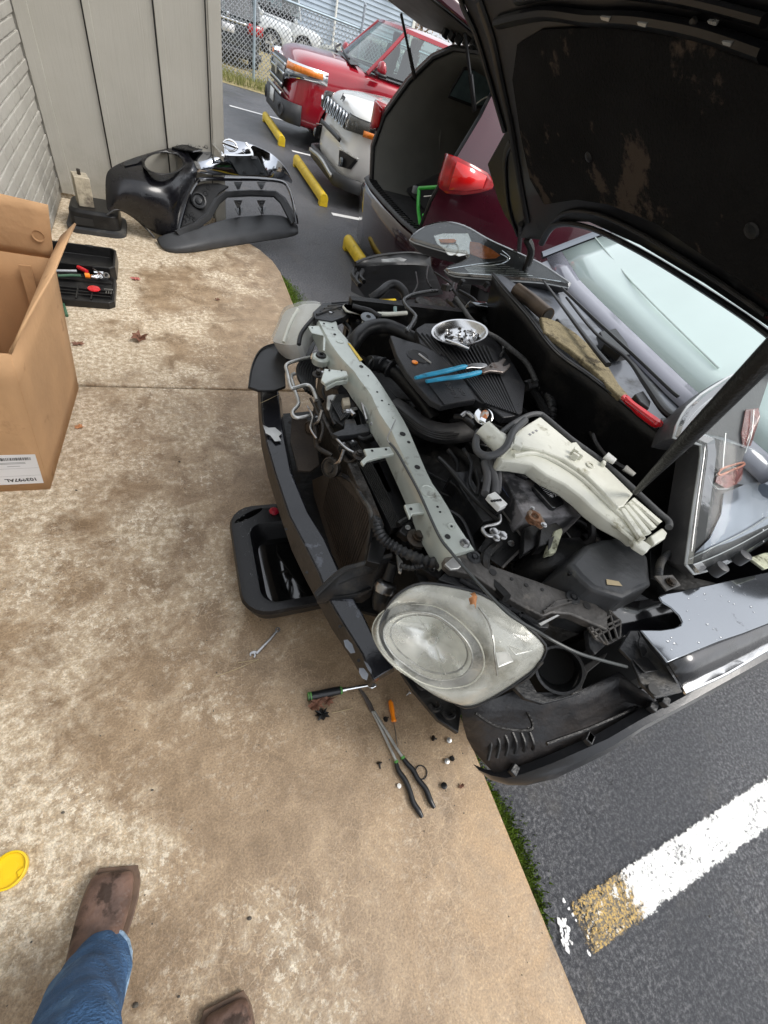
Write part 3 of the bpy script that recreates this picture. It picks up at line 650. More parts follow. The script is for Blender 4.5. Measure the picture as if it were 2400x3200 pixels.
# --- white compact SUV
pr=[(0,.72,.30,.88,.96,.12),(.10,.87,.26,.93,1.02,.08),(.30,.97,.25,.98,1.08,0),(.7,1,.25,1.0,1.11,0),(1.1,1,.25,1.04,1.13,0),(2.1,1.0,.25,1.06,1.08,0),(3.4,1,.25,1.08,1.1,0),(4.2,.96,.27,1.1,1.12,0),(4.4,.85,.3,1.0,1.1,0)]
t=thing('parked_car',(2.06,7.28,AZ),'white compact SUV with seven slot grille and dark lower cladding','car','cars parked beyond the walkway')
carbody(t,None,whitep,4.4,.91,pr,(1.05,1.65,3.9,4.25,1.09,1.12,1.63,.83,.68),(.86,3.45))
fx=mk_fx(pr,.91)
strip(t,'grille',fx,-.56,.56,.785,.93,.030,black_pl,16,.02)
for k in range(7):
    y=-.465+.155*k
    rg=MB(); a=[(y+.058*math.cos(q),.855+.075*math.sin(q)) for q in [2*math.pi*i/16 for i in range(16)]]; b=[(y+.042*math.cos(q),.855+.06*math.sin(q)) for q in [2*math.pi*i/16 for i in range(16)]]
    rg.loft([[Vector((fx(yy,zz)-.042,yy,zz)) for yy,zz in a],[Vector((fx(yy,zz)-.055,yy,zz)) for yy,zz in a],[Vector((fx(yy,zz)-.055,yy,zz)) for yy,zz in b],[Vector((fx(yy,zz)-.040,yy,zz)) for yy,zz in b]],caps=False)
    g1=build('grille_ring',rg,chrome,t,local=True)
strip(t,'upper_slot',fx,-.50,.50,.64,.685,.025,black_pl,16,.02)
strip(t,'lower_cladding',fx,-.88,.88,.22,.36,.04,cladding,24,.05)
strip(t,'skid_trim',fx,-.62,.62,lambda y:.30+.02*math.cos(y*4),lambda y:.34+.02*math.cos(y*4),.085,galv,20,.03)
for s in (-1,1):
    strip(t,'headlight_surround',fx,s*.57,s*.885,lambda y:.79+.10*max(0,(abs(y)-.6)),lambda y:.95,.026,black_pl,10,.02)
    h=strip(t,'headlight',fx,s*.59,s*.87,lambda y:.785+.10*max(0,(abs(y)-.6)),lambda y:.94,.040,MATS['cloudy_front_glass'],10,.015)
    for yy,zz,rr in ((.66,.865,.045),(.76,.865,.042)):
        m=MB().lathe([(rr,0),(rr*.9,-.02),(rr*.3,-.03)],(fx(yy,zz)-.05,s*yy,zz),(-1,s*.3,0),16,cap=False); build('projector',m,chrome,t,local=True)
    strip(t,'turn_signal',fx,s*.84,s*.90,.80,.86,.05,amber,4,.012)
    fpoly(t,'fog_recess',fx,[(s*.62,.585),(s*.82,.56),(s*.79,.45),(s*.67,.43)],.035,black_pl,.05)
    fpoly(t,'fog_trim',fx,[(s*.60,.61),(s*.83,.585),(s*.83,.572),(s*.61,.597)],.05,galv,.04)
    m=MB().lathe([(.05,0),(.045,.02),(.01,.03)],(fx(.72,.5)-.05,s*.72,.49),(-1,0,0),16); build('fog_lamp',m,darkglass,t,local=True)
    m=MB(); m.box((1.35,s*1.0,1.12),(.16,.2,.14)); build('mirror',m,whitep,t,local=True,bevel=.04)
m=MB(); m.bb((.03,-.10,.975),(.05,.10,1.0)); 
text('bonnet_letters','Jeep',(fx(0,1.0)+2.06-.0,7.28+.07,AZ+.99),(0,-1,0),(.35,0,1),.085,MATS['cladding'] if 'cladding' in MATS else cladding,t,.004)
# --- cars beyond the fence
pr=[(0,.74,.35,.75,.80,.05),(.12,.9,.28,.84,.88,.03),(.4,.98,.25,.9,.94,0),(.9,1,.25,.93,.97,0),(1.5,1,.25,.95,.97,0),(3.2,1.0,.25,.97,.99,0),(4.0,.99,.27,.97,1.0,0),(4.3,.93,.3,.95,1.0,0),(4.45,.86,.33,.85,.95,0)]
def genericcar(x,y,rz,pm,label,cab=(.95,1.6,3.5,4.35,.96,.98,1.48,.84,.66),w=.9,spokes=10,tail=True,prof=pr):
    t=thing('parked_car',(x,y,AZ),label,'car','cars parked beyond the fence',rz)
    carbody(t,None,pm,4.45,w,prof,cab,(.85,3.5),spokes,r=.33)
    f2=mk_fx(prof,w)
    strip(t,'grille',f2,-.4,.4,.52,.68,.03,black_pl,8,.02)
    for s in (-1,1):
        strip(t,'headlight',f2,s*.5,s*.86,.66,.80,.03,MATS['cloudy_front_glass'],8,.02)
        m=MB(); m.box((1.25,s*(w+.09),1.0),(.14,.18,.13)); build('mirror',m,pm,t,local=True,bevel=.03)
    rx=lambda y_,z_: 4.46-.35*max(0,abs(y_)-.55)**1.3
    for s in (-1,1):
        strip(t,'tail_light',lambda y_,z_:rx(y_,z_),s*.48,s*.87,.74,.93,-.02,redlens,8,.03)
    strip(t,'rear_bumper',lambda y_,z_:rx(y_,z_),-.84,.84,.28,.42,-.03,cladding,16,.05)
    strip(t,'number_plate',lambda y_,z_:rx(y_,z_),-.155,.155,.66,.81,-.025,labelm,2,.01)
    strip(t,'chrome_strip',lambda y_,z_:rx(y_,z_),-.45,.45,.86,.90,-.03,chrome,10,.02)
    m=MB().lathe([(.05,0),(.05,.01),(.03,.015)],(4.49,0,.96),(1,0,0),16); build('badge',m,chrome,t,local=True)
    return t
# tail towards the camera: local +x (rear) must point to -Y  -> rz=-90deg
tb=genericcar(1.80,16.7+4.45,-math.pi/2,darkgreyp,'dark grey hatchback seen from behind through the fence, white number plate',cab=(.95,1.6,4.0,4.42,.96,1.0,1.62,.84,.68))
genericcar(4.85,24.0,math.pi,silverp,'white saloon side on behind the dark hatchback, silver five spoke wheel',spokes=5)
genericcar(5.6,20.6,math.radians(-62),creamp,'cream rounded small car behind the red SUV, seen through the fence',cab=(1.2,1.8,3.0,3.9,.93,.93,1.42,.80,.60))
tt=genericcar(6.6,26.6,math.radians(180),MATS['silver_car_paint'],'pale van shaped car farthest back against the lap sided building',cab=(.8,1.1,3.9,4.3,1.1,1.1,1.85,.85,.78))
# ================================================================ BLACK SUV WITH OPEN HOOD
graph=M('dark_metallic_car_paint',(.235,.252,.275),.10,metal=.9,var=.04,vs=3,coat=.5,dirt=((.16,.17,.19),18,.63,.03))
bk=thing('open_hood_car',(1.6,.95,AZ),'black SUV with its hood up, front bumper removed and engine bay exposed','car')
def resample(pts,n):
    d=[0]
    for a,b in zip(pts,pts[1:]): d.append(d[-1]+(b-a).length)
    out=[]
    for i in range(n):
        t=d[-1]*i/(n-1); k=0
        while k<len(d)-2 and d[k+1]<t: k+=1
        out.append(pts[k].lerp(pts[k+1],min(1,(t-d[k])/max(1e-9,d[k+1]-d[k]))))
    return out
def part(name,mb,mat,p=bk,**k): return build(name,mb,mat,p,**k)
def plate(name,k,pts,z,th,mat,p=bk,bevel=.002,**kw):
    return part(name,MB().prism(W(k,pts,z),(0,0,-th)),mat,p,bevel=bevel,**kw)
def hose(name,k,pts,z,r,mat=rubber,p=bk,**kw):
    seg=kw.pop('seg',12); return part(name,MB().tube(W(k,pts,z),r,seg,**kw),mat,p)
def disc(mb,k,x,y,z,r,h=.0015,seg=16): return mb.lathe([(r,0),(r,h)],W(k,[(x,y)],z)[0],seg=seg)
# --- bay shell
m=MB()
m.bb((.80,.25,.12),(1.62,1.80,.16)); part('bay_floor',m,deep,smooth=False)
m=MB(); m.bb((.98,.17,.15),(1.75,.20,.66)); part('inner_apron',m,deep,smooth=False)
m=MB(); m.prism([(.47,.62,.20),(.72,.50,.20),(.72,1.80,.20),(.40,1.76,.20),(.30,1.1,.20)],(0,0,-.02)); part('undertray',m,deep,smooth=False)
m=MB(); m.bb((.56,.48,.18),(.60,1.68,.60)); part('radiator_core',m,deep,smooth=False)
m=MB(); m.grid([W('G',[(228,460),(320,425),(450,402),(600,394),(712,414)],.80),W('G',[(222,500),(320,480),(450,470),(600,470),(720,480)],.76),W('G',[(205,560),(300,560),(450,560),(620,560),(760,560)],.66),W('G',[(200,640),(300,690),(450,690),(640,680),(800,660)],.50)]); part('far_liner',m,black_pl,solid=.006)
m=MB().tube(W('G',[(230,458),(320,424),(450,400),(600,392),(712,412)],.803),.006,6); part('liner_lip',m,black_pl)
m=MB().prism(W('G',[(395,440),(520,428),(560,440),(545,452),(400,458)],.797),(0,0,.003)); part('liner_painted_glint',m,galv)  # thin pale strip laid on the black liner as a painted glint
for dx,dy in ((0,0),(22,30),(50,8)):
    m=MB().tube(W('G',[(225+dx,500+dy),(210+dx,540+dy),(235+dx,575+dy)],.77),.012,6); part('liner_tab',m,black_pl)
m=MB(); m.bb((.70,1.80,.15),(1.75,1.84,.80)); part('inner_apron',m,deep,smooth=False)
seal=[(1540,860),(1575,905),(1650,990),(1736,1100),(1840,1177),(1944,1258),(2025,1326),(2111,1389),(2240,1480)]
sp=[P(u,v,.98) for u,v in seal]
m=MB(); m.grid([sp,[p+Vector((.02,0,-.05)) for p in sp],[p+Vector((.10,0,-.35)) for p in sp],[p+Vector((.12,0,-.8)) for p in sp]]); part('firewall',m,black_pl,solid=.01)
m=MB().tube([p+Vector((0,0,.004)) for p in sp],.009,8); part('cowl_seal',m,rubber)
m=MB().tube([p+Vector((-.012,0,.006)) for p in sp],.0028,6); part('seal_lip',m,grey_pl)
base=[P(u,v,1.0) for u,v in ((1720,800),(1780,905),(1960,1085),(2111,1236),(2400,1500))]
b2=resample(base,9); s2=resample(sp,9)
m=MB(); m.grid([[p+Vector((.01,0,-.002)) for p in s2],[p.lerp(q,.35)+Vector((0,0,-.035)) for p,q in zip(s2,b2)],[p.lerp(q,.7)+Vector((0,0,-.03)) for p,q in zip(s2,b2)],[q+Vector((.03,0,-.005)) for q in b2]]); part('cowl_panel',m,M('grey_cowl_paint',(.12,.13,.15),.30,var=.1,coat=.3,dirt=((.04,.04,.04),8,.5,.2)))
# windscreen: glass rises rearwards from the curved base
def wsrow(t):
    out=[]
    for i in range(9):
        b=b2[i]; k=i/8; yc=.95; out.append(Vector((b.x+.80*t+.05*math.sin(t*3.14),b.y+(yc-b.y)*.18*t,b.z+.46*t+.06*math.sin(t*3.14))))
    return out
m=MB().grid([wsrow(t) for t in (-.02,.02,.055)]); part('windscreen_lower_band',m,frit,solid=.004)
m=MB().grid([[p+Vector((0,0,-.001)) for p in wsrow(t)] for t in (.057,.15,.25,.4,.55,.7,.85,1.0)]); ws=part('windscreen',m,shade,solid=.004)
rail=[wsrow(t)[0]+Vector((0,.03,.004)) for t in (-.03,.2,.4,.6,.8,1)]; m=MB().tube(rail,.022,8); part('window_pillar',m,graph)
rail=[wsrow(t)[8]+Vector((0,-.03,.004)) for t in (-.03,.2,.4,.6,.8,1)]; m=MB().tube(rail,.03,8); part('window_pillar',m,graph)
# sunshade fold lines behind the glass
m=MB(); m.tube([wsrow(.22)[0]+Vector((-.004,0,.006)),wsrow(.20)[3]+Vector((-.004,0,.006)),wsrow(.16)[6]+Vector((-.004,0,.006))],.0035,5); part('sunshade_fold',m,M('pale_mint',(.62,.72,.68),.3))
# rest of the body, roof and doors
m=MB(); top=wsrow(1.0)
rr=[[Vector((x,y,z)) for y,z in ((.05,.95-.0),(.12,1.1),(.2,zr-.08),(.35,zr),(.95,zr+.03),(1.55,zr),(1.7,zr-.08),(1.78,1.1),(1.85,.95))] for x,zr in ((2.52,1.46),(2.8,1.56),(3.4,1.6),(4.3,1.56),(4.75,1.35))]
m.loft(rr,closed=False,caps=False); part('roof',m,blackpaint,sub=1)
m=MB(); m.loft([[Vector((x,y,z)) for y,z in ((.04,.2),(0,.45),(0,.7),(.05,.96),(1.85,.96),(1.9,.7),(1.9,.45),(1.86,.2))] for x in (2.0,2.3,3.4,4.4,4.8)]); part('lower_body',m,blackpaint,smooth=True)
# far front fender
m=MB(); m.loft([[Vector((x,y,z)) for y,z in ((1.80,.84),(1.86,.83),(1.90,.76),(1.90,.45))] for x in (1.35,1.5,1.7,2.05)],closed=False); part('fender',m,graph,solid=.01)
for x,y in ((1.25,.14),(1.25,1.76),(3.95,.14),(3.95,1.76)):
    s=-1 if y<1 else 1; m=MB().lathe([(.21,-.1),(.31,-.1),(.34,-.08),(.34,.08),(.31,.1),(.21,.1)],(x,y,.24),(0,1,0),32,cap=False); w_=part('wheel',m,tyre)
    m=MB().lathe([(.21,0),(.2,.01),(.05,.02)],(x,y+s*.06,.24),(0,s,0),10); build('rim',m,alloy,w_)
# --- tie bar
TL=W('A',[(600,290),(655,400),(700,480),(770,570),(845,645),(885,710),(945,780),(1010,925),(1080,1020),(1130,1130),(1200,1270),(1280,1440)],.75)+W('O',[(500,1250),(620,1450),(720,1600)],.75)
TR=W('A',[(720,290),(745,375),(800,430),(850,500),(890,580),(960,640),(1030,740),(1100,850),(1150,930),(1190,1000),(1250,1140),(1340,1350),(1440,1490)],.75)+W('O',[(740,1250),(840,1400),(940,1545)],.75)
TL=resample(TL,26); TR=resample(TR,26)
m=MB(); m.loft([[a+Vector((-.012,0,-.085)),a+Vector((-.004,0,-.012)),a+Vector((.002,0,-.001)),a.lerp(b,.5)+Vector((0,0,.0)),b+Vector((-.002,0,-.001)),b+Vector((.003,0,-.008)),b+Vector((.003,0,-.03)),a+Vector((.01,0,-.02))] for a,b in zip(TL,TR)]); tie=part('tie_bar',m,mint,ang=25)
def sloop(p,n):
    q=[];N=len(p)
    for i in range(N):
        p0,p1,p2,p3=p[i-1],p[i],p[(i+1)%N],p[(i+2)%N]
        for k in range(6):
            t=k/6; q.append(.5*((2*p1)+(p2-p0)*t+(2*p0-5*p1+4*p2-p3)*t*t+(3*p1-p0-3*p2+p3)*t**3))
    return resample(q+[q[0]],n+1)[:-1]
def onbar(k,x,y,dz=.0): return W(k,[(x,y)],.7505+dz)[0]
for k,x,y,r in (('A',890,612,.0085),('A',1158,1050,.0105),('A',1197,1103,.006),('A',1253,1265,.0095),('A',718,404,.006),('A',648,334,.0045),('A',703,360,.004),('A',993,777,.004),('A',1024,833,.004),('O',555,1108,.004),('O',582,1162,.0035),('O',660,1417,.0085),('O',700,1312,.004),('A',935,672,.003),('A',1068,858,.003)):
    m=MB().lathe([(r,0),(r,.001)],onbar(k,x,y),seg=16); build('hole',m,ink,tie,smooth=False)
for k,x,y,r in (('O',455,940,.026),('A',752,448,.017),('O',698,1312,.013),('A',1097,943,.005)):
    m=MB().lathe([(r,0),(r*.96,.0018),(r*.80,.0018),(r*.74,.0006),(0.001,.0006)],onbar(k,x,y),seg=28); build('pressed_ring',m,mint,tie)
m=MB(); m.prism(W('A',[(800,458),(822,470),(898,570),(882,578)],.7515),(0,0,.0006)); build('yellow_sticker',m,yellow,tie)
for k,x,y,r,z in (('O',835,1490,.011,.751),('O',570,1580,.010,.69),('A',690,270,.008,.752)):
    m=MB().hexbolt(W(k,[(x,y)],z)[0],r); build('bolt',m,steel,tie)
# brackets carried by the tie bar
def brk(k,pts,z,th=.012): 
    o=part('bracket',MB().prism(W(k,pts,z),(0,0,-th)),mint,bevel=.003); return o
b_=brk('A',[(650,625),(795,640),(806,672),(720,690),(655,722),(628,700)],.735); m=MB(); disc(m,'A',683,637,.736,.004); disc(m,'A',762,638,.736,.0035); build('hole',m,ink,b_)
m=MB().prism(W('A',[(806,672),(720,690),(655,722),(665,745),(730,710),(806,700)],.72),(0,0,-.02)); build('flange',m,mint,b_,bevel=.003)
b_=brk('A',[(905,1145),(1075,1130),(1105,1178),(1010,1200),(930,1222),(905,1250),(885,1225),(925,1188)],.735); m=MB(); disc(m,'A',960,1158,.736,.0045); disc(m,'A',1050,1150,.736,.004); build('hole',m,ink,b_)
b_=brk('A',[(1168,1506),(1268,1492),(1308,1560),(1222,1566),(1205,1598)],.735); m=MB(); disc(m,'A',1211,1536,.736,.0048); build('hole',m,ink,b_)
m=MB().tube([W('D',[(1318,215)],.72)[0],W('D',[(1310,250)],.69)[0],W('D',[(1275,318)],.66)[0]],.006,6); build('strut',m,mint,b_)
b_=brk('A',[(545,350),(640,346),(662,402),(655,510),(640,505),(645,410),(566,392)],.74,.005); m=MB(); disc(m,'A',572,362,.741,.003); build('hole',m,ink,b_)
for k,x,y,z,r in (('A',612,650,.70,.012),('A',880,1175,.70,.012),('A',712,720,.66,.013),('D',1262,365,.67,.018),('D',1395,470,.68,.012)):
    m=MB().lathe([(r*1.9,-.012),(r*1.9,-.008),(r*1.2,-.004)],W(k,[(x,y)],z)[0],seg=18); m.hexbolt(W(k,[(x,y)],z)[0],r*.8); part('mount_bolt',m,grease)
# rubber isolator
c=W('A',[(628,545)],.70)[0]; m=MB().lathe([(.034,-.03),(.036,-.006),(.030,0),(.016,.001),(.015,-.01)],c,seg=28); iso=part('rubber_mount',m,mint); m=MB().lathe([(.022,0),(.020,.008),(.008,.009),(.007,.002)],c,seg=20); build('bush',m,rubber,iso)
# AC pipes
hose('cooler_pipe','A',[(555,552),(480,570),(405,602),(412,660),(432,745),(455,752),(535,732),(575,760),(600,830)],.64,.0075,galv)
hose('cooler_pipe','A',[(458,658),(436,680),(460,770),(483,850),(445,905),(455,938),(490,945),(560,930)],.60,.0075,galv)
# corrugated shroud arcs
for i in range(8):
    x0=475+i*15; hose('shroud_rib','A',[(x0+40,560+i*4),(x0+5,620+i*10),(x0+12,690+i*14),(x0+60,770+i*10)],.60-.004*i,.008,rubber,seg=6)
# horn bracket bar and horns
hose('support_rod','A',[(540,745),(590,790),(640,920),(710,1060),(800,1225),(880,1190)],[.63,.63,.62,.62,.62,.66],.011,grease,flat=.5)
hose('support_rod','A',[(590,1000),(600,1120),(625,1150),(700,1190)],.60,.009,grease)
for x,y,r,z in ((688,1268,.037,.60),(560,1010,.028,.585)):
    c=W('A',[(x,y)],z)[0]; ax=Vector((-.75,-.35,.35)); m=MB().lathe([(r*.35,-.035),(r*.9,-.02),(r,-.008),(r*1.0,.004),(r*.86,.007),(r*.84,.003),(r*.5,.004),(r*.45,.010),(r*.12,.012)],c,ax,26); h_=part('horn',m,grease)
    m=MB().tube([c+Vector((.01,0,.01)),c+Vector((.02,-.02,.05)),c+Vector((.03,-.01,.09))],.006,6); build('horn_stalk',m,steel,h_)
# hood latch
lt=plate('hood_latch','A',[(700,1045),(778,1015),(785,955),(845,950),(862,992),(935,978),(945,1032),(830,1055),(735,1064)],.675,.02,grey_pl)
m=MB(); m.prism(W('A',[(660,800),(735,788),(860,796),(850,880),(775,1000),(700,950)],.655),(0,0,-.08)); build('latch_body',m,deep,lt,bevel=.004)
for i in range(6):
    a=W('A',[(690+i*14,830+i*4),(760+i*8,960-i*6)],.664); m=MB().tube(a,.0028,6,False); build('latch_fin',m,grey_pl,lt)
m=MB().prism(W('A',[(668,800),(700,790),(730,795),(700,850),(690,900),(664,880)],.662),(0,0,-.01)); build('latch_cover',m,galv,lt,bevel=.004)
m=MB().prism(W('A',[(765,815),(812,808),(822,860),(775,868)],.685),(0,0,-.03)); build('latch_block',m,woodm,lt,bevel=.003)
for pts,r in (([(770,905),(860,885)],.006),([(880,760),(890,830),(905,900)],.005),([(820,900),(845,930)],.009),([(900,870),(925,960)],.006),([(860,770),(895,800)],.004)):
    m=MB().tube(W('A',pts,.69),r,8); build('latch_pin',m,steel,lt)
for x,y in ((800,905),(1000,1010),(640,655),(960,985)): 
    m=MB().hexbolt(W('A',[(x,y)],.69)[0],.007); build('bolt',m,steel,lt)
plate('latch_guard','A',[(860,850),(905,830),(960,930),(1000,960),(995,1030),(940,1050),(890,1000)],.65,.05,black_pl)
# condenser and radiator
cp=[PX(*px('D',p),.46) for p in ((570,0),(700,-60),(820,0),(900,120),(965,250),(920,520),(905,560),(750,590),(660,400),(590,180))]
m=MB().prism(cp,(.02,0,0)); cd=part('condenser',m,condm,bevel=.003)
m=MB(); e0,e1=cp[1],cp[4]; 
for i in range(26):
    a=cp[1].lerp(cp[4],i/25.)+Vector((-.002,0,-.004)); zlow=max(.16,a.z-.5+.0*i); m.tube([a,Vector((a.x,a.y,zlow+.1))],.0016,4,False)
build('fins',m,condm,cd,smooth=False)
m=MB().tube([cp[1]+Vector((-.006,0,0)),cp[2],cp[3]+Vector((-.004,0,.004)),cp[4]+Vector((-.006,0,.006)),cp[5]],.008,6); build('foam_edge',m,grey_pl,cd)
plate('condenser_side','A',[(440,930),(520,925),(590,1010),(620,1250),(560,1290),(480,1285),(430,1100)],.42,.01,condm)
plate('radiator_top','A',[(800,1238),(862,1234),(950,1420),(1040,1640),(1010,1700),(960,1600),(880,1420)],.66,.03,grease)
rt=plate('radiator_tank','A',[(700,1060),(830,1055),(900,1180),(955,1240),(1050,1430),(1150,1640),(1085,1670),(990,1470),(870,1235)],.64,.03,black_pl)
for i in range(7):
    a=W('A',[(735+i*14,1062-i*1),(870+i*13,1238),(990+i*13,1470),(1085+i*10,1660)],.644); m=MB().tube(a,.0028,5); build('tank_rib',m,rubber,rt)
plate('fan_shroud','A',[(960,1240),(1060,1215),(1160,1330),(1290,1500),(1310,1600),(1160,1640)],.60,.04,black_pl)
plate('fan_shroud','A',[(780,1000),(1000,1020),(1100,1130),(1060,1215),(960,1240),(900,1180)],.56,.04,black_pl)
plate('duct_seal','D',[(975,250),(1065,330),(1060,420),(1010,545),(925,525),(950,400)],.60,.03,rubber)
# reinforcement beam
S=[((220,765),(240,765),(350,765)),((228,950),(250,960),(366,930)),((245,1130),(280,1120),(388,1060)),((290,1330),(335,1310),(432,1290)),((370,1590),(425,1580),(545,1560)),((440,1798),(530,1778),(650,1728)),((530,1988),(620,1958),(745,1938)),((610,2138),(680,2118),(830,2108)),((700,2308),(775,2278),(905,2228)),((830,2508),(900,2478),(1000,2428)),((935,2680),(968,2648),(1100,2560))]
rings=[]
for a,b,c in S:
    o_=W('A',[a],.36)[0]; q=W('A',[b],.43)[0]; r=W('A',[c],.44)[0]; rings.append([o_+Vector((.02,0,-.05)),o_,q,r,r+Vector((.02,0,-.05))])
m=MB().loft([[r[1]+Vector((.004,0,.0)),r[2],r[3],r[4]] for r in rings],closed=True); bm_=part('bumper_beam',m,beam_m,bevel=.004)
m=MB().loft([[r[0],r[1]+Vector((-.002,0,0)),r[2]+Vector((-.003,0,.002)),r[2]+Vector((.006,0,-.01))] for r in rings]); build('beam_edge',m,brownedge,bm_,bevel=.003)
for x,y in ((410,320),(700,700),(545,600),(760,950),(880,1170)):
    m=MB(); disc(m,'D',x-8,y,.42,.005); build('slot',m,ink,bm_)
for pts in ([(250,990),(290,1010),(330,1008),(375,1045),(355,1065),(370,1095),(330,1098),(300,1060),(270,1045)],):
    m=MB().prism(W('A',pts,.447),(0,0,.0008)); build('peeled_patch',m,galv,bm_)
for k,pts in (('D',[(775,1040),(800,1035),(830,1065),(850,1120),(820,1125),(785,1080)]),('D',[(875,1220),(905,1220),(935,1260),(925,1300),(895,1285),(875,1250)]),('D',[(905,1172),(930,1190),(955,1230),(955,1258),(930,1225)])):
    m=MB().prism(W(k,pts,.449),(0,0,.0015)); build('grey_patch',m,M('grey_patch_gloss',(.20,.215,.24),.2,coat=.5) if 'grey_patch_gloss' not in MATS else MATS['grey_patch_gloss'],bm_)  # small pale grey glossy patches on the black beam
# air deflector flaps
fl_=plate('air_deflector','A',[(155,740),(165,680),(185,600),(210,540),(245,495),(290,468),(350,458),(440,460),(440,492),(500,500),(545,470),(560,420),(600,450),(560,540),(480,560),(410,590),(395,650),(400,740),(330,765),(225,765)],.55,.012,rubber)
m=MB().tube(W('A',[(160,745),(185,600),(245,497),(350,461),(440,463)],.555),.0035,5); build('lip',m,grey_pl,fl_)
rws=[W('D',[(592,745),(750,600),(860,560),(960,530),(1090,490)],[.45,.52,.55,.57,.60]),W('D',[(600,780),(740,680),(850,630),(960,600),(1060,560)],[.44,.48,.50,.52,.55]),W('D',[(605,795),(720,760),(850,740),(950,700),(1010,640)],[.42,.44,.46,.47,.5]),W('D',[(610,800),(720,790),(890,792),(940,760),(980,700)],[.40,.41,.42,.43,.45])]
m=MB().grid(rws); fl_=part('air_deflector',m,grey_pl,solid=.006)
m=MB().tube([p+Vector((0,0,.003)) for p in rws[0]],.009,6,flat=.6); build('lip',m,grey_pl,fl_)
for r in rws[1:3]: m=MB().tube([p+Vector((0,0,.003)) for p in r[1:4]],.004,5); build('rib',m,black_pl,fl_)
hose('wiring_conduit','D',[(985,262),(995,310),(1030,380),(1090,425),(1180,475),(1290,520),(1400,545)],.67,.0155,grey_pl,ridge=.0028,pitch=.0115,seg=14)
hose('wiring_conduit','D',[(1140,553),(1210,572),(1290,556),(1330,545)],.66,.008,grey_pl,ridge=.0015,pitch=.007)
hose('conduit_end','D',[(975,245),(985,270),(1000,262)],.675,.012,rubber)
# strut like fog lamp socket
a=W('D',[(1100,540)],.62)[0]; b=W('D',[(995,840)],.50)[0]
m=MB().tube([a,a.lerp(b,.35)],.017,12,False); s_=part('socket',m,black_pl); m=MB().lathe([(.031,-.012),(.034,0),(.030,.014),(.018,.02)],a.lerp(b,.52),(a-b),24); build('metal_collar',m,steel,s_); m=MB().tube([a.lerp(b,.58),a.lerp(b,.8),b],[.030,.027,.015],14); build('socket_body',m,black_pl,s_)
m=MB().prism(W('D',[(1120,480),(1160,530),(1150,600),(1135,590)],.64),(0,0,-.01)); part('tab',m,galv)
# lower splash shield left hanging
plate('splash_shield','E',[(320,830),(400,950),(560,1140),(690,1225),(705,1110),(700,1040),(600,980),(520,900),(400,850)],.36,.02,black_pl)
for x,y in ((530,1070),(450,930),(620,1120)): 
    m=MB().tube(W('E',[(x-30,y-30),(x,y+5),(x+40,y-10),(x+30,y-50)],.38),.007,6); part('shield_hook',m,black_pl)
# --- old near headlight
Bk=[(225,420,.66),(300,325,.68),(400,268,.70),(500,255,.712),(700,285,.725),(850,330,.735),(1000,420,.74),(1130,530,.74),(1245,640,.725),(1252,700,.70),(1200,790,.66),(1100,870,.62),(960,965,.57),(820,1040,.53),(720,1055,.505),(640,1005,.49),(560,940,.48),(420,862,.50),(250,722,.56),(180,560,.62)]
Ov=[(185,455,.605),(262,405,.63),(350,385,.65),(440,385,.665),(560,405,.68),(680,480,.69),(770,565,.69),(830,645,.68),(858,730,.66),(850,800,.63),(815,860,.60),(765,900,.575),(690,920,.555),(600,926,.54),(520,910,.53),(430,875,.525),(330,808,.53),(230,728,.545),(162,630,.565),(142,540,.585)]
Bk=sloop(W('E',Bk,0),60); Ov=sloop(W('E',Ov,0),60)
k0=min(range(60),key=lambda i:(Ov[i]-Bk[0]).length); Ov=Ov[k0:]+Ov[:k0]
hc=sum(Ov,Vector())/60; toc=(Vector((0,0,1.6))-hc).normalized(); nrm=Vector((-.62,-.38,.68)).normalized()
Ov=[p+nrm*.012 for p in Ov]
hl=thing('headlight',hc,None,None); hl.parent=bk; hl.location=hc-Vector(bk.location); 
del hl['_w']
md1=[a.lerp(b,.35)+nrm*.035 for a,b in zip(Bk,Ov)]; md2=[a.lerp(b,.75)+nrm*.028 for a,b in zip(Bk,Ov)]; md3=[a.lerp(b,.96)+nrm*.012 for a,b in zip(Bk,Ov)]
bpc=sum(Bk,Vector())/60
m=MB().loft([Bk,md1,md2,md3,Ov],caps=False); lens_=build('lens',m,lensold,hl,sub=1)
m=MB().loft([[p-nrm*.002 for p in Bk],[a.lerp(b,.35)+nrm*.018 for a,b in zip(Bk,Ov)],[a.lerp(b,.75)+nrm*.012 for a,b in zip(Bk,Ov)],[hc+(p-hc)*.97 for p in Ov],[hc+(p-hc)*.80 for p in Ov]],caps=False); build('inner_bezel',m,M('pale_lamp_interior',(.52,.52,.48),.25,metal=.5,var=.3,vs=14,bump=.4,bs=18,dirt=((.20,.20,.18),9,.52,.12)),hl)
m=MB().tube(Ov+[Ov[0]],.0024,6,False); build('rim',m,whitepl,hl)
def sc(r,c,k,o): return [c+(p-c)*k+o for p in r]
m=MB().loft([sc(Ov,hc,.995,nrm*.002),sc(Ov,hc,.9,nrm*.010),sc(Ov,hc,.6,nrm*.022),sc(Ov,hc,.25,nrm*.027),sc(Ov,hc,.02,nrm*.028)],caps=False); build('front_glass',m,lensoldclear,hl)
c2=hc+Vector((-.005,.0,0)); m=MB().loft([sc(Ov,c2,.80,nrm*.002),sc(Ov,c2,.76,-nrm*.006),sc(Ov,c2,.62,-nrm*.04),sc(Ov,c2,.36,-nrm*.07),sc(Ov,c2,.1,-nrm*.08),sc(Ov,c2,.01,-nrm*.081)],caps=False); build('reflector',m,reflm,hl)
m=MB().tube(sc(Ov,c2,.80,nrm*.004)+[sc(Ov,c2,.80,nrm*.004)[0]],.0028,6,False); build('bezel',m,MATS['pale_lamp_interior'],hl)
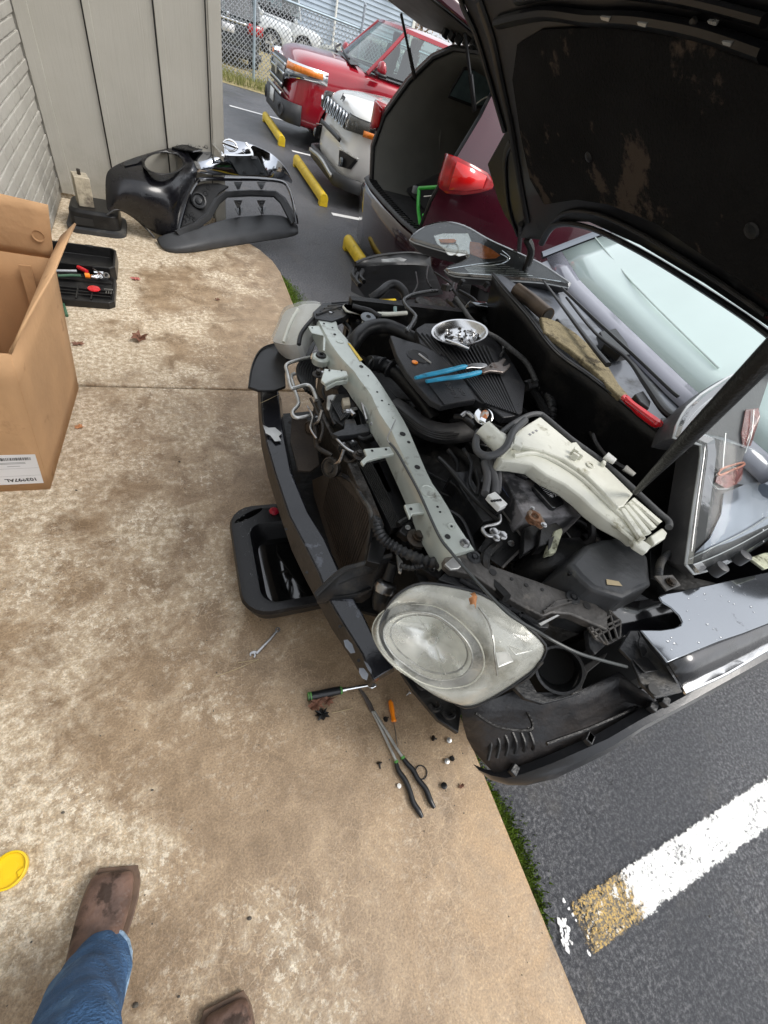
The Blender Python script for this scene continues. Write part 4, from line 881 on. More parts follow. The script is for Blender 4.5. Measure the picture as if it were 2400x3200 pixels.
for k_ in (.70,):
    q_=sc(Ov,c2,k_,-nrm*(.012+.10*(.76-k_))); m=MB().tube(q_+[q_[0]],.0022,5,False); build('reflector_step',m,MATS['pale_lamp_interior'],hl)
for i in (4,33):
    m=MB().tube([sc(Ov,c2,k_,-nrm*(.008+.10*(.76-k_)))[i] for k_ in (.75,.6,.4,.2)],.0015,4); build('reflector_flute',m,reflm,hl)
m=MB().lathe([(.013,0),(.013,.03),(.008,.034)],hc-nrm*.075,nrm,16); build('bulb_shield',m,reflm,hl)
m=MB().loft([[p-nrm*.004 for p in Bk],sc(Bk,bpc,.96,-nrm*.06),sc(Bk,bpc,.80,-nrm*.11),sc(Bk,bpc,.02,-nrm*.115)],caps=False); build('housing',m,grey_pl,hl)
m=MB().tube([p+nrm*.002 for p in Bk]+[Bk[0]],.004,6,False); build('housing_edge',m,grey_pl,hl)
m=MB()
for pts in ([(905,560),(1010,520),(1050,560),(960,640)],[(1000,640),(1090,600),(1180,690),(1060,720)],[(930,700),(1010,690),(1050,760),(950,800)]): m.prism(W('E',pts,.70),(0,0,-.02))
for pts in ([(905,560),(1010,520),(1050,560),(960,640)],[(1000,640),(1090,600),(1180,690),(1060,720)],[(930,700),(1010,690),(1050,760),(950,800)]):
    build('facet',MB().prism(W('E',pts,.715),(0,0,-.004)),reflm,hl,bevel=.002)
m=MB().tube(W('E',[(820,410),(880,500),(915,620),(925,740),(940,850)],[.745,.755,.75,.72,.66]),.0026,6); build('lens_ridge',m,MATS['pale_lamp_interior'],hl)
m=MB().tube(W('E',[(730,1050),(860,1010),(1000,935),(1130,870),(1230,760)],[.50,.535,.57,.62,.68]),.006,6); build('clip_edge',m,grey_pl,hl)
# --- old far headlight
fh=thing('headlight',P(880,1010,.6),None,None); l0=Vector(fh.location); fh.parent=bk; fh.location=l0-Vector(bk.location); del fh['_w']
R1=resample(W('A',[(600,205,.74),(640,212,.74),(645,245,.74),(590,300,.73),(530,370,.71),(490,465,.68),(430,475,.66),(380,470,.64),(312,450,.60),(350,370,.62),(385,265,.66),(410,240,.68),(470,225,.70),(520,205,.72),(600,205,.74)],0),29)[:-1]
c=sum(R1,Vector())/28
m=MB().loft([sc(R1,c,1.0,Vector((0,0,0))),sc(R1,c,.96,Vector((-.01,.004,.014))),sc(R1,c,.7,Vector((-.02,.005,.03))),sc(R1,c,.3,Vector((-.022,.005,.036))),sc(R1,c,.03,Vector((-.022,.005,.037)))],caps=False); build('lens',m,lensold,fh)
m=MB().loft([R1,sc(R1,c,.9,Vector((.03,0,-.08)))]); build('housing',m,white,fh)
m=MB().tube(W('A',[(480,240),(430,330),(385,455)],[.735,.71,.67]),.008,6); m2=m; build('lens_ridge',m,whitepl,fh)
m=MB().tube(W('A',[(640,245),(560,320),(500,400),(485,470)],[.75,.74,.72,.70]),.009,6); build('housing_edge',m,black_pl,fh)
# --- upper arms of the radiator support
ua=plate('headlight_carrier','E',[(600,85),(700,68),(770,60),(830,108),(1000,170),(1230,250),(1400,315),(1560,375),(1659,445),(1659,560),(1560,515),(1420,455),(1300,445),(1240,470),(1100,400),(960,320),(860,250),(800,205),(650,170),(605,130)],.735,.03,M('dusty_grey_bracket',(.085,.080,.075),.42,metal=.3,var=.35,vs=16,bump=.3,dirt=((.20,.18,.155),9,.56,.12)),bevel=.004)
for x,y,r in ((913,183,.0105),(1035,227,.005),(1130,267,.006),(1233,296,.005),(1522,400,.011)): m=MB(); disc(m,'E',x,y,.7355,r); build('hole',m,ink,ua)
for x,y in ((1430,348),(790,85)): m=MB().lathe([(.022,0),(.020,.004),(.012,.005),(.012,.001),(.007,.001),(.007,.008)],W('E',[(x,y)],.7355)[0],seg=22); build('clip',m,grey_pl,ua)
for i in range(4):
    m=MB().tube(W('E',[(1240+i*22,440-i*16),(1330,400-i*9),(1420,372-i*3)],.742),.004,6); build('ridge',m,MATS['dusty_grey_bracket'],ua)
g_=plate('headlight_mount','E',[(640,150),(800,205),(960,320),(1100,400),(1240,470),(1278,500),(1275,545),(1215,540),(1100,470),(960,380),(830,320),(650,260),(560,230)],.70,.05,grey_pl)
for pts in ([(700,200),(860,290)],[(860,260),(830,330)],[(960,330),(930,390)],[(1050,370),(1010,430)],[(1130,420),(1080,470)],[(870,300),(1230,470)],[(860,320),(1200,510)],[(700,230),(840,310)]): m=MB().tube(W('E',pts,.708),.006,6,False); build('rib',m,grey_pl,g_)
m=MB().prism(W('E',[(1210,515),(1330,458),(1345,462),(1225,530)],.73),(0,0,-.01)); build('tab',m,galv,g_)
m=MB(); m.prism(W('E',[(600,130),(660,80),(700,90),(720,130),(690,160),(640,165)],.745),(0,0,-.01)); build('striker_plate',m,galv,g_,bevel=.002)
ua2=plate('headlight_carrier','A',[(575,262),(640,200),(780,190),(1000,165),(960,200),(860,225),(780,290),(700,320),(590,300)],.755,.03,grey_pl)
for i in range(5): m=MB().tube(W('A',[(600+i*25,275-i*18),(700+i*60,240-i*14)],.758),.005,6,False); build('rib',m,grey_pl,ua2)
for x,y in ((705,258),(748,240),(790,212)): m=MB(); disc(m,'A',x,y,.7565,.006); build('hole',m,ink,ua2)
# hood cable
cab=W('A',[(1112,955),(1060,1075),(1075,1110),(1120,1165),(1190,1290),(1265,1430)],[.76,.762,.765,.765,.765,.765])+W('E',[(560,-60),(640,50),(760,190),(880,320),(1000,440),(1100,510),(1200,565),(1300,625),(1450,700),(1590,745),(1780,795)],[.77,.775,.78,.785,.79,.79,.79,.79,.78,.76,.73])
m=MB().tube(cab[2:],.0042,8); part('hood_cable',m,M('grey_cable_sheath',(.055,.06,.06),.35))
m=MB().tube(cab[:3],.0018,6); part('release_wire',m,steel)
# lattice bracket
lb=[(430,440),(565,575),(560,690),(465,740),(380,700),(330,625),(400,600),(435,540)]
lp=W('F',lb,.72); m=MB().tube(lp+[lp[0]],.004,6,False); lat=part('lattice_bracket',m,MATS['dusty_grey_bracket'])
for pts in ([(440,530),(500,720)],[(480,490),(545,705)],[(345,655),(560,560)],[(370,690),(565,590)],[(405,600),(500,520)],[(400,610),(470,735)],[(350,620),(440,730)]): m=MB().tube(W('F',pts,.725),.0035,6,False); build('lattice_bar',m,MATS['dusty_grey_bracket'],lat)
m=MB().prism(W('F',[(320,625),(400,600),(440,680),(465,740),(380,820),(340,760)],.70),(0,0,-.02)); build('bracket_wall',m,grey_pl,lat,bevel=.003)
# air duct tube
c=W('E',[(1345,815)],.62)[0]; ax=(Vector((0.05,-.1,1.6))-c).normalized()
m=MB().lathe([(.052,-.16),(.056,0),(.063,.002),(.064,-.004),(.062,-.15)],c,ax,32,cap=False); du=part('air_duct',m,grey_pl); m=MB().lathe([(.052,-.159),(.052,-.155)],c,ax,20); build('duct_bottom',m,ink,du)
plate('duct_flange','E',[(1050,930),(1140,860),(1200,960),(1300,1000),(1440,940),(1500,940),(1480,970),(1350,1010),(1240,1035),(1120,1000)],.565,.015,grey_pl)
m=MB(); m.prism(W('E',[(1430,940),(1470,850),(1480,800),(1600,730),(1659,700),(1640,740),(1530,830),(1490,930),(1505,950),(1430,975)],.60),(0,0,-.01)); part('duct_bracket',m,MATS['dusty_grey_bracket'],bevel=.002)
# fender liner
cols=[('E',(705,1060),(840,1400),.48,.28),('E',(900,1010),(920,1480),.50,.30),('E',(1050,950),(1100,1480),.52,.34),('E',(1200,960),(1300,1400),.54,.40),('E',(1450,960),(1659,1262),.56,.48),('F',(560,950),(700,1320),.58,.52),('F',(700,1070),(860,1240),.60,.56),('F',(820,1150),(1010,1150),.62,.60)]
rws=[[],[],[],[],[]]
for k,a,b,za,zb in cols:
    A_=W(k,[a],za)[0]; B2=W(k,[b],zb)[0]
    for i in range(5):
        t=i/4; rws[i].append(A_.lerp(B2,t)+Vector((0,0,-.035*math.sin(t*3.14))))
m=MB().grid(rws); ln=part('fender_liner',m,M('liner_plastic',(.020,.020,.022),.36,var=.3,vs=6,bump=.3,bs=50,dirt=((.055,.045,.040),3.5,.53,.2)),solid=.004)
for i in range(6): m=MB().tube(W('E',[(860+i*55,1210-i*6),(900+i*55,1290),(880+i*58,1400-i*14)],[.37+i*.012,.36+i*.012,.34+i*.012]),.005,6); build('liner_rib',m,black_pl,ln)
for k,pts in (('E',[(800,1100),(930,1180),(1100,1210),(1170,1170),(1060,960)]),('F',[(20,1480),(300,1380),(600,1250),(740,1180)]),('F',[(740,1180),(800,1100),(860,1180)])): m=MB().tube(W(k,pts,.47 if k=='E' else .53),.005,6); build('liner_crease',m,black_pl,ln)
for k,x,y,z in (('E',1535,1262,.50),('F',330,1440,.50),('F',890,1165,.60),('E',1050,1465,.35),('F',800,1205,.58)):
    m=MB().box(W(k,[(x,y)],z)[0],(.03,.022,.02),rot(0,0,.5)); build('liner_clip',m,grey_pl,ln,bevel=.003)
# wheel arch moulding
FLR=[('E',(822,1466),(826,1474),.27),('E',(900,1500),(900,1530),.30),('E',(1000,1518),(1010,1562),.33),('E',(1110,1490),(1130,1565),.37),('E',(1300,1420),(1320,1520),.43),('E',(1500,1332),(1520,1425),.48),('E',(1659,1262),(1680,1345),.52),('F',(700,1310),(720,1385),.56),('F',(1000,1150),(1040,1215),.60),('F',(1400,925),(1420,1010),.64),('F',(1659,790),(1680,862),.66),('F',(2100,560),(2120,640),.68)]
rings=[]
for k,a,b,z in FLR:
    u_=W(k,[a],z)[0]; l_=W(k,[b],z-.03)[0]; rings.append([u_,u_.lerp(l_,.5)+Vector((0,-.004,.012)),l_,l_+Vector((.0,.02,-.02)),u_+Vector((0,.02,-.02))])
m=MB().loft(rings); part('arch_moulding',m,M('moulding_plastic',(.022,.023,.026),.28,var=.2,vs=7,coat=.2,bump=.08,bs=200,dirt=((.05,.05,.053),9,.58,.15)),ang=50)
# near fender
top=[(850,390,.80),(868,372,.80),(1000,350,.81),(1330,278,.83),(1659,205,.845),(2100,110,.86),(2100,390,.83),(1659,592,.80),(1480,662,.79),(1300,722,.785),(1100,805,.78),(920,882,.77),(820,762,.775),(712,636,.78),(860,636,.785),(960,622,.79),(1012,602,.79),(1024,578,.79),(1000,530,.795),(940,470,.80),(870,425,.80)]
tp=W('F',[(a,b) for a,b,_ in top],[.80]*len(top))
m=MB().prism(tp,(0,0,-.006)); fd=part('fender',m,graph,bevel=.004)
cr=[(920,882),(1100,805),(1300,722),(1480,662),(1659,592),(2100,390)]; lo=[(1035,1095),(1180,1030),(1330,960),(1480,875),(1659,772),(2100,540)]
cw=W('F',cr,.80); lw=W('F',lo,.70)
m=MB().grid([cw,[a.lerp(b,.5)+Vector((0,-.008,0)) for a,b in zip(cw,lw)],lw]); build('fender_side',m,M('fender_side_dark_reflection',(.045,.045,.048),.13,metal=.7,var=.15,vs=6,coat=.6,dirt=((.02,.02,.02),7,.5,.2)),fd,solid=.005)  # darker copy of the fender paint; asphalt reflection put into the colour
m=MB().tube([p+Vector((0,-.003,0)) for p in lw],.004,6); build('bright_edge',m,chrome,fd)
plate('fender_bracket','F',[(560,770),(640,640),(700,640),(790,780),(905,905),(1030,1095),(830,1143),(720,1030),(650,860)],.74,.01,grey_pl)
fb_=[]
for pts,z in (([(650,860),(760,840),(840,940),(740,960)],.745),([(690,650),(705,690),(690,730),(720,840),(740,835),(760,800)],.748)): m=MB().prism(W('F',pts,z),(0,0,.004)); part('bracket_step',m,black_pl,bevel=.003)
m=MB().lathe([(.014,0),(.014,.006),(.008,.006)],W('F',[(800,1080)],.745)[0],seg=16); part('grommet',m,ink)
plate('fender_recess','F',[(430,430),(560,440),(850,395),(950,470),(1030,580),(960,650),(700,650),(560,700)],.70,.02,blackpaint)
# air box
lid=W('B',[(770,1172),(880,1050),(1000,1010),(1100,1000),(1290,1118),(1312,1310),(1220,1350),(1125,1402),(1020,1370),(925,1338),(830,1250)],.78)
lowr=[p+Vector((0,0,-.10)) for p in lid]; cc=sum(lid,Vector())/len(lid)
lowr=[cc+Vector((0,0,-.10))+(p-cc)*1.12 for p in lid]
m=MB().loft([[cc+(p-cc)*.90+Vector((0,0,.010)) for p in lid],lid,[p+Vector((0,0,-.012)) for p in lid],lowr,[p+Vector((0,0,-.1)) for p in lowr]]); ab=part('air_box',m,M('air_box_plastic',(.045,.047,.050),.40,var=.2,vs=7,bump=.15,dirt=((.12,.12,.10),9,.60,.12)),bevel=.01)
for i in range(4):
    a=W('B',[(790+i*45,1225+i*38),(735+i*45,1300+i*34)],[.775,.69]); m=MB().tube([a[0],a[1]],.004,5,False); build('lid_rib',m,black_pl,ab)
m=MB().prism(W('B',[(1025,1265),(1105,1280),(1130,1310),(1030,1300)],.792),(0,0,.0008)); build('faded_sticker',m,straw,ab)
rg=[]
for (x,y,z,r) in ((500,1230,.62,.05),(600,1160,.66,.06),(700,1110,.70,.07),(800,1120,.72,.08)): pass
m=MB().tube(W('B',[(480,1260),(600,1170),(720,1130),(860,1130)],[.60,.66,.69,.70]),[.045,.055,.065,.07],16,flat=.6); part('intake_duct',m,black_pl)
# battery
bt=W('B',[(318,480),(560,455),(720,560),(925,785),(860,850),(500,865),(410,740)],.775)
m=MB().prism(W('B',[(318,500),(500,440),(940,775),(860,852),(495,868)],.775),(0,0,-.17)); ba=part('battery',m,M('battery_case',(.045,.045,.048),.4,var=.2,dirt=((.28,.27,.28),6,.50,.10)),bevel=.005)
for pts in ([(555,650),(570,632),(615,622),(640,628),(755,760),(752,778),(700,802),(672,795),(560,670)],[(430,510),(520,500),(600,570),(520,605),(450,570)]):
    m=MB().prism(W('B',pts,.792),(0,0,-.02)); v_=build('vent_cap',m,blackpaint,ba,bevel=.004)
v0=W('B',[(585,650)],.7935)[0]; 
rnd=random.Random(3)
for i in range(9):
    a=W('B',[(585+i*9,650+i*9.5),(640+i*6,632+i*10)],.7928); m=MB().tube(a,.0011,4,False); build('print_line',m,labelm,ba)
text('warning_text','8 X',W('B',[(672,735)],.794)[0],(W('B',[(740,720)],.79)[0]-W('B',[(672,735)],.79)[0]),(W('B',[(672,700)],.79)[0]-W('B',[(672,735)],.79)[0]),.022,labelm,ba)
for pts in ([(690,640),(735,640),(800,690),(745,700)],[(740,705),(815,695),(850,722),(770,728)]): m=MB().prism(W('B',pts,.7765),(0,0,.0006)); build('label',m,greyink,ba)
e0,e1=W('B',[(338,610)],.74)[0],W('B',[(400,770)],.74)[0]
m=MB().prism([e0,W('B',[(350,660)],.70)[0],W('B',[(410,810)],.70)[0],W('B',[(415,745)],.74)[0]],(-.002,-.002,0)); build('blue_label',m,M('blue_label',(.03,.035,.13),.5),ba)
text('battery_text','BATTERY',W('B',[(338,655)],.745)[0],(W('B',[(400,745)],.745)[0]-W('B',[(338,655)],.745)[0]),(W('B',[(350,650)],.79)[0]-W('B',[(338,655)],.745)[0]),.017,M('pale_blue_ink',(.12,.16,.30),.5),ba)
text('series_text','LTV',W('B',[(420,790)],.73)[0],(W('B',[(450,830)],.73)[0]-W('B',[(420,790)],.73)[0]),(0,0,1),.014,labelm,ba)
c=W('B',[(558,862)],.80)[0]; m=MB().lathe([(.013,-.015),(.020,-.015),(.021,.006),(.012,.006),(.011,-.01)],c,seg=20); tc_=part('battery_clamp',m,rust); m=MB().lathe([(.011,-.012),(.011,-.011)],c,seg=14); build('clamp_bore',m,ink,tc_)
m=MB().prism(W('B',[(520,820),(545,800),(560,830),(600,840),(640,910),(610,930),(560,890),(525,870)],.797),(0,0,-.012)); build('clamp_arm',m,rust,tc_,bevel=.002)
m=MB().hexbolt(W('B',[(620,915)],.80)[0],.007); build('bolt',m,steel,tc_); m=MB().hexbolt(W('B',[(548,805)],.80)[0],.005); build('bolt',m,steel,tc_)
fb_=part('fuse_link',MB().prism(W('B',[(600,930),(700,895),(740,930),(650,1040),(590,1050)],.775),(0,0,-.05)),black_pl,bevel=.003)
m=MB().prism(W('B',[(690,950),(740,930),(745,960),(700,1090),(635,1105),(650,1050)],.78),(0,0,-.02)); build('link_plate',m,M('corroded_zinc',(.40,.41,.30),.5,metal=.4,var=.3,vs=60,dirt=((.12,.12,.08),30,.5,.1)),fb_,bevel=.003)
m=MB().prism(W('B',[(655,1000),(690,985),(665,1060),(648,1080)],.783),(0,0,-.002)); build('link_window',m,ink,fb_)
plate('battery_cable_arm','B',[(500,930),(600,890),(640,930),(560,1060),(490,1100)],.755,.03,black_pl)
# battery tray bracket
m=MB(); tr=W('B',[(200,1080),(215,1050),(350,800),(365,815),(508,1018),(500,1040),(400,1140),(350,1190)],.70); m.prism(tr,(0,0,-.004)); ty=part('battery_tray',m,deep,bevel=.002)
m=MB().tube(W('B',[(345,815),(505,1022),(470,1075),(400,1140),(350,1192)],.712),.004,6,False); build('tray_edge',m,MATS['dusty_grey_bracket'],ty)
m=MB(); a=W('B',[(200,1075),(250,1005),(300,1080),(385,1070)],.70); m.grid([a,[p+Vector((0,0,-.07)) for p in a]]); build('tray_step',m,grey_pl,ty,solid=.004)
for x,y in ((408,1035),(330,970)): m=MB().hexbolt(W('B',[(x,y)],.715)[0],.008); build('bolt',m,steel,ty)
m=MB(); 
plate('relay_duct','B',[(20,572),(128,565),(215,720),(322,875),(228,890),(140,760)],.70,.10,grey_pl)
cn=part('wiring_connector',MB().box(W('B',[(312,762)],.80)[0],(.035,.055,.022),rot(0,0,.3)),white,bevel=.003)
for i in range(4): m=MB().box(W('B',[(285+i*18,758-i*2)],.813)[0],(.007,.006,.004)); build('slot',m,ink,cn)
m=MB().box(W('B',[(322,800)],.775)[0],(.030,.030,.03),rot(0,0,.3)); build('connector_shell',m,grey_pl,cn,bevel=.003)
for pts,r in (([(255,480),(285,560),(305,640),(305,715)],.013),([(235,510),(255,600),(240,710)],.012),([(290,490),(330,580),(325,700)],.009)): hose('taped_loom','B',pts,.80,r,M('loom_tape',(.10,.10,.105),.5,var=.3) if 'loom_tape' not in MATS else MATS['loom_tape'])
hose('metal_line','B',[(335,850),(330,900),(240,925),(225,950),(260,985),(320,985)],.76,.006,steel)
m=MB().tube(W('B',[(-60,480),(20,560),(150,720),(300,860),(335,885)],[.73,.74,.745,.75,.75]),.008,8); part('loom',m,rubber)
for x,y,r in ((350,985,.011),(310,1000,.009),(295,960,.010)): m=MB().hexbolt(W('B',[(x,y)],.76)[0],r); part('mount_bolt',m,steel)
# reservoir
RT=W('B',[(598,210),(800,378),(832,372),(870,420),(1008,520),(1202,712),(1140,790),(1105,800),(1000,690),(900,590),(760,490),(640,440),(560,418),(490,405),(425,370),(410,330),(500,270)],.885)
m=MB().prism(RT,(0,0,-.03)); rs=part('coolant_reservoir',m,whitepl,bevel=.004)
lo_=W('B',[(330,470),(345,430),(420,420),(560,440),(700,500),(850,600),(960,700),(1080,820),(1200,900),(1290,1000),(1235,1000),(1190,960),(1040,880),(935,800),(870,735),(760,650),(640,590),(545,520),(430,500),(350,495)],.865)
ce=sum(lo_,Vector())/len(lo_)
m=MB().loft([[ p+Vector((0,0,.0)) for p in lo_],[p+Vector((0,0,-.02)) for p in lo_],[p+Vector((.008,.006,-.055)) for p in lo_]]); build('tank_body',m,whitepl,rs,bevel=.006)
m=MB().tube(W('B',[(425,465),(560,450),(700,505),(860,610),(1000,740),(1130,860),(1240,960)],.868),.0075,8); build('tank_bead',m,whitepl,rs)
m=MB().tube(W('B',[(345,500),(530,478),(570,530),(700,600),(840,705),(960,820),(1060,900),(1200,1010)],.858),.006,8); build('tank_bead',m,whitepl,rs)
for i in range(4):
    m=MB().tube(W('B',[(1190-i*22,750+i*22),(1370-i*38,905+i*34)],.872),.013,8,False,flat=.7); build('tank_rib',m,whitepl,rs)
m=MB().prism(W('B',[(1310,985),(1390,930),(1425,965),(1410,1000),(1340,1040)],.86),(0,0,-.03)); build('foot',m,whitepl,rs,bevel=.004)
m=MB().prism(W('B',[(1195,940),(1240,990),(1322,1050),(1290,1092),(1215,1045),(1195,1000)],.86),(0,0,-.02)); build('foot',m,whitepl,rs,bevel=.004)
a,b=W('B',[(225,285)],.885)[0],W('B',[(390,440)],.87)[0]; m=MB().tube([a,a.lerp(b,.6),b],[.034,.034,.042],18,flat=.8); build('filler_neck',m,whitepl,rs)
m=MB().box(W('B',[(448,385)],.895)[0],(.05,.03,.02),rot(0,0,.9)); build('clip_block',m,whitepl,rs,bevel=.003)
m=MB().box(W('B',[(335,345)],.885)[0],(.03,.03,.025),rot(0,0,.7)); build('clip_block',m,whitepl,rs,bevel=.003)
for x,y in ((825,440),(850,465),(820,470)): m=MB().box(W('B',[(x,y)],.895)[0],(.012,.022,.022),rot(0,0,.6)); build('clip_block',m,whitepl,rs,bevel=.002)
m=MB().lathe([(.014,0),(.013,.004),(.008,.004),(.008,.001)],W('B',[(920,528)],.886)[0],seg=16); build('boss',m,whitepl,rs)
for x,y in ((478,262),(1005,518)): m=MB().box(W('B',[(x,y)],.89)[0],(.022,.012,.016),rot(0,0,.8)); build('tab',m,whitepl,rs,bevel=.002)
for i,x in enumerate((532,552,574)): m=MB().box(W('B',[(x,326-i*12)],.8862)[0],(.010,.008,.0006),rot(0,0,.5)); build('stamp',m,greyink,rs)
hose('overflow_hose','B',[(500,235),(440,290),(410,330),(380,400),(320,450),(250,465),(195,440),(180,380),(200,310)],[.90,.905,.905,.90,.89,.88,.87,.87,.86],.0115,M('grey_hose',(.075,.077,.080),.5,var=.2))
hose('overflow_hose','B',[(330,330),(420,260),(520,205),(590,195),(640,225),(800,360),(1000,505),(1200,680),(1350,820),(1430,890),(1430,930)],.868,.010,MATS['grey_hose'])
# radiator cap
c=W('B',[(232,208)],.90)[0]; ax=Vector((-.35,-.35,.87)); m=MB().lathe([(.020,-.06),(.024,-.02),(.022,-.01)],c,ax,20); rc=part('radiator_filler',m,deep)
m=MB().lathe([(.027,-.012),(.030,-.004),(.030,0),(.022,.004),(.004,.006)],c,ax,28); m.box(c+Vector((.018,.022,.0)),(.018,.018,.006),rot(0,0,.8)); m.box(c-Vector((.018,.022,-.002)),(.018,.018,.006),rot(0,0,.8)); build('radiator_cap',m,chrome,rc)
m=MB(); q=ax.normalized(); a_=q.orthogonal().normalized(); b3=q.cross(a_); o_=c+q*.0068
m.add([o_+a_*math.cos(t)*.019+b3*math.sin(t)*.013 for t in [2*math.pi*i/18 for i in range(18)]],[tuple(range(18))]); build('cap_label',m,M('orange_print',(.62,.20,.06),.5,dirt=((.6,.55,.5),60,.5,.05)),rc,solid=.0008)
hose('filler_hose','O',[(740,180),(830,190),(900,240),(960,290)],[.80,.82,.83,.85],.013)
hose('filler_hose','O',[(800,170),(850,135),(900,160),(930,200)],[.83,.84,.84,.84],.008,steel)
# engine cover
EZ=.84
cv=part('engine_cover',MB().prism(W('G',[(455,930),(470,928),(560,960),(650,985),(760,1040),(860,1150),(1012,1345),(900,1362),(790,1385),(720,1350),(640,1262),(560,1165),(500,1060)],EZ),(0,0,-.025)),cover_pl,bevel=.004)
rp=part('cover_panel',MB().prism(W('G',[(620,885),(680,850),(800,850),(900,860),(1062,900),(1190,1012),(1260,1120),(1332,1250),(1312,1430),(1250,1455),(1190,1462),(1100,1390),(1010,1344),(860,1148),(760,1038),(650,980)],EZ-.006),(0,0,-.03)),cover_pl,cv,bevel=.004)
A0,A1=W('G',[(632,905)],EZ)[0],W('G',[(1085,1000)],EZ)[0]; B0,B1=W('G',[(1020,1350)],EZ)[0],W('G',[(1280,1440)],EZ)[0]
for i in range(16):
    t=i/15; a=A0.lerp(A1,t); b=B0.lerp(B1,t); 
    if i<3: b=a.lerp(b,.35)
    m=MB().tube([a+Vector((0,0,-.003)),b+Vector((0,0,-.003))],.0055,6,False); build('cover_rib',m,cover_pl,rp)
m=MB().prism(W('G',[(690,1222),(830,1195),(925,1210),(1008,1340),(905,1358),(808,1378)],EZ+.004),(0,0,-.004)); tp_=build('name_panel',m,cover_pl,cv,bevel=.001)
c=W('G',[(635,1065)],EZ+.0005)[0]; m=MB().lathe([(.040,0),(.040,.001)],c,seg=32); build('oil_filler_hole',m,ink,cv,smooth=False)
m=MB().lathe([(.040,.001),(.042,.003),(.045,.001)],c,seg=32,cap=False); build('hole_rim',m,cover_pl,cv)
m=MB().lathe([(.012,0),(.012,.003),(.007,.004)],W('G',[(614,1105)],EZ+.0015)[0],seg=16); build('dipstick_ring',m,orange,cv)
m=MB().tube(W('G',[(640,1050),(680,1080),(720,1110)],EZ+.003),.004,6); build('inner_pipe',m,steel,cv)
dm=MB()
for i in range(9):
    for jx in range(36):
        x=548+jx*7.1+(i%2)*3.5; xx=x+i*9.0; yy=1125+jx*8.6-i*3.6+(0)
        if i>2+jx*.14 and i<9-0 and jx<14: pass
        u=(xx,yy)
        # keep within the perforated wedge
        lo_e=1118+(xx-540)*1.28; hi_e=1190+(xx-575)*1.12 if xx<640 else 1262+(xx-640)*.95
        if lo_e<yy<min(hi_e,1375) and xx<795: dm.lathe([(.0019,0),(.0019,.0004)],W('G',[u],EZ+.0004)[0],seg=6)
if dm.v: build('perforation',dm,ink,cv,smooth=False)['kind']='stuff'
pe=P(1420,1243,EZ+.0045); text('embossed_name','NISSAN',(pe.x,pe.y,pe.z),(0,-1,0),(1,0,0),.036,M('embossed_plastic',(.055,.056,.060),.35),cv,.001,'RIGHT')
pe=P(1440,1236,EZ+.0045); text('embossed_name','RSO',(pe.x+.008,pe.y,pe.z),(0,-1,0),(1,0,0),.024,MATS['embossed_plastic'],cv,.0008,'RIGHT')
# hoses and pipes
hose('radiator_hose','G',[(200,1040),(228,960),(300,890),(410,868),(510,900),(640,975)],[.70,.75,.77,.78,.78,.77],.030,rubber,seg=18)
hose('radiator_hose','G',[(320,1110),(400,1120),(500,1180),(600,1290),(680,1390),(730,1470)],[.74,.73,.72,.71,.70,.68],.030,rubber,seg=18)
for x,y in ((345,1115),(400,1122),(455,1150)): c=W('G',[(x,y)],.735)[0]; m=MB().lathe([(.033,-.004),(.035,0),(.033,.004)],c,(.5,-.85,0),24); part('hose_clamp',m,grey_pl)
lw_=hose('intake_hose','G',[(470,1390),(560,1450),(660,1525),(790,1565),(900,1560),(1010,1530)],[.70,.70,.70,.70,.71,.72],.044,M('ribbed_black_hose',(.028,.028,.029),.45,var=.2,dirt=((.06,.058,.055),9,.5,.2)),seg=22,flat=.8)
for dy in (-22,-8,6,20,34): hose('hose_rib','G',[(490,1400+dy),(570,1462+dy),(670,1532+dy),(790,1568+dy),(900,1562+dy)],.735-.0006*abs(dy)-.0,.004,rubber,seg=5)
hose('coolant_pipe','G',[(760,640),(700,645),(600,665),(548,695),(555,735),(600,780),(620,810),(600,850),(565,910)],[.86]*9,.0085,M('dark_steel_pipe',(.10,.10,.10),.25,metal=.8))
hose('coolant_pipe','G',[(618,810),(605,850),(560,900)],.855,.010,steel)
hose('heater_hose','G',[(330,695),(385,655),(440,610),(490,600),(540,640),(560,690)],[.77,.80,.82,.83,.82,.80],.021)
hose('fuel_rail','G',[(370,792),(460,792),(560,785)],.78,.010,whitepl)
m=MB().tube([W('G',[(487,790)],.78)[0],W('G',[(487,745)],.80)[0]],.0085,10,False); part('rail_bolt',m,M('mint_cap',(.30,.42,.40),.4))
m=MB().prism(W('G',[(390,705),(640,690),(640,730),(560,760),(400,770)],.77),(0,0,-.05)); part('module_box',m,deep,bevel=.006)
m=MB().tube(W('G',[(310,850),(320,900)],[.74,.70]),.03,14,False); wn=part('washer_filler',m,whitepl)
m=MB().lathe([(.028,-.008),(.033,0),(.033,.005),(.026,.008),(.004,.009)],W('G',[(312,818)],.78)[0],(-.1,-.2,1),24); build('washer_cap',m,M('blue_grey_cap',(.20,.22,.24),.4),wn)
m=MB().lathe([(.011,.009),(.011,.0095),(.008,.0095),(.008,.009)],W('G',[(312,818)],.78)[0],(-.1,-.2,1),16); build('washer_symbol',m,ink,wn)
m=MB().prism(W('G',[(170,765),(145,735),(160,722),(215,735),(275,790),(360,855),(395,860),(385,840),(300,790)],.775),(0,0,-.012)); part('cream_bracket',m,whitepl,bevel=.004)
hose('black_pipe','G',[(210,740),(260,755),(320,770),(370,800),(395,810)],.79,.012,rubber)
hose('braided_hose','G',[(880,690),(930,760),(980,830),(1060,900),(1150,950),(1240,1020),(1340,1110),(1400,1230)],[.86,.86,.86,.87,.87,.87,.86,.84],.011,M('braid',(.06,.06,.06),.6,var=.6,vs=160))
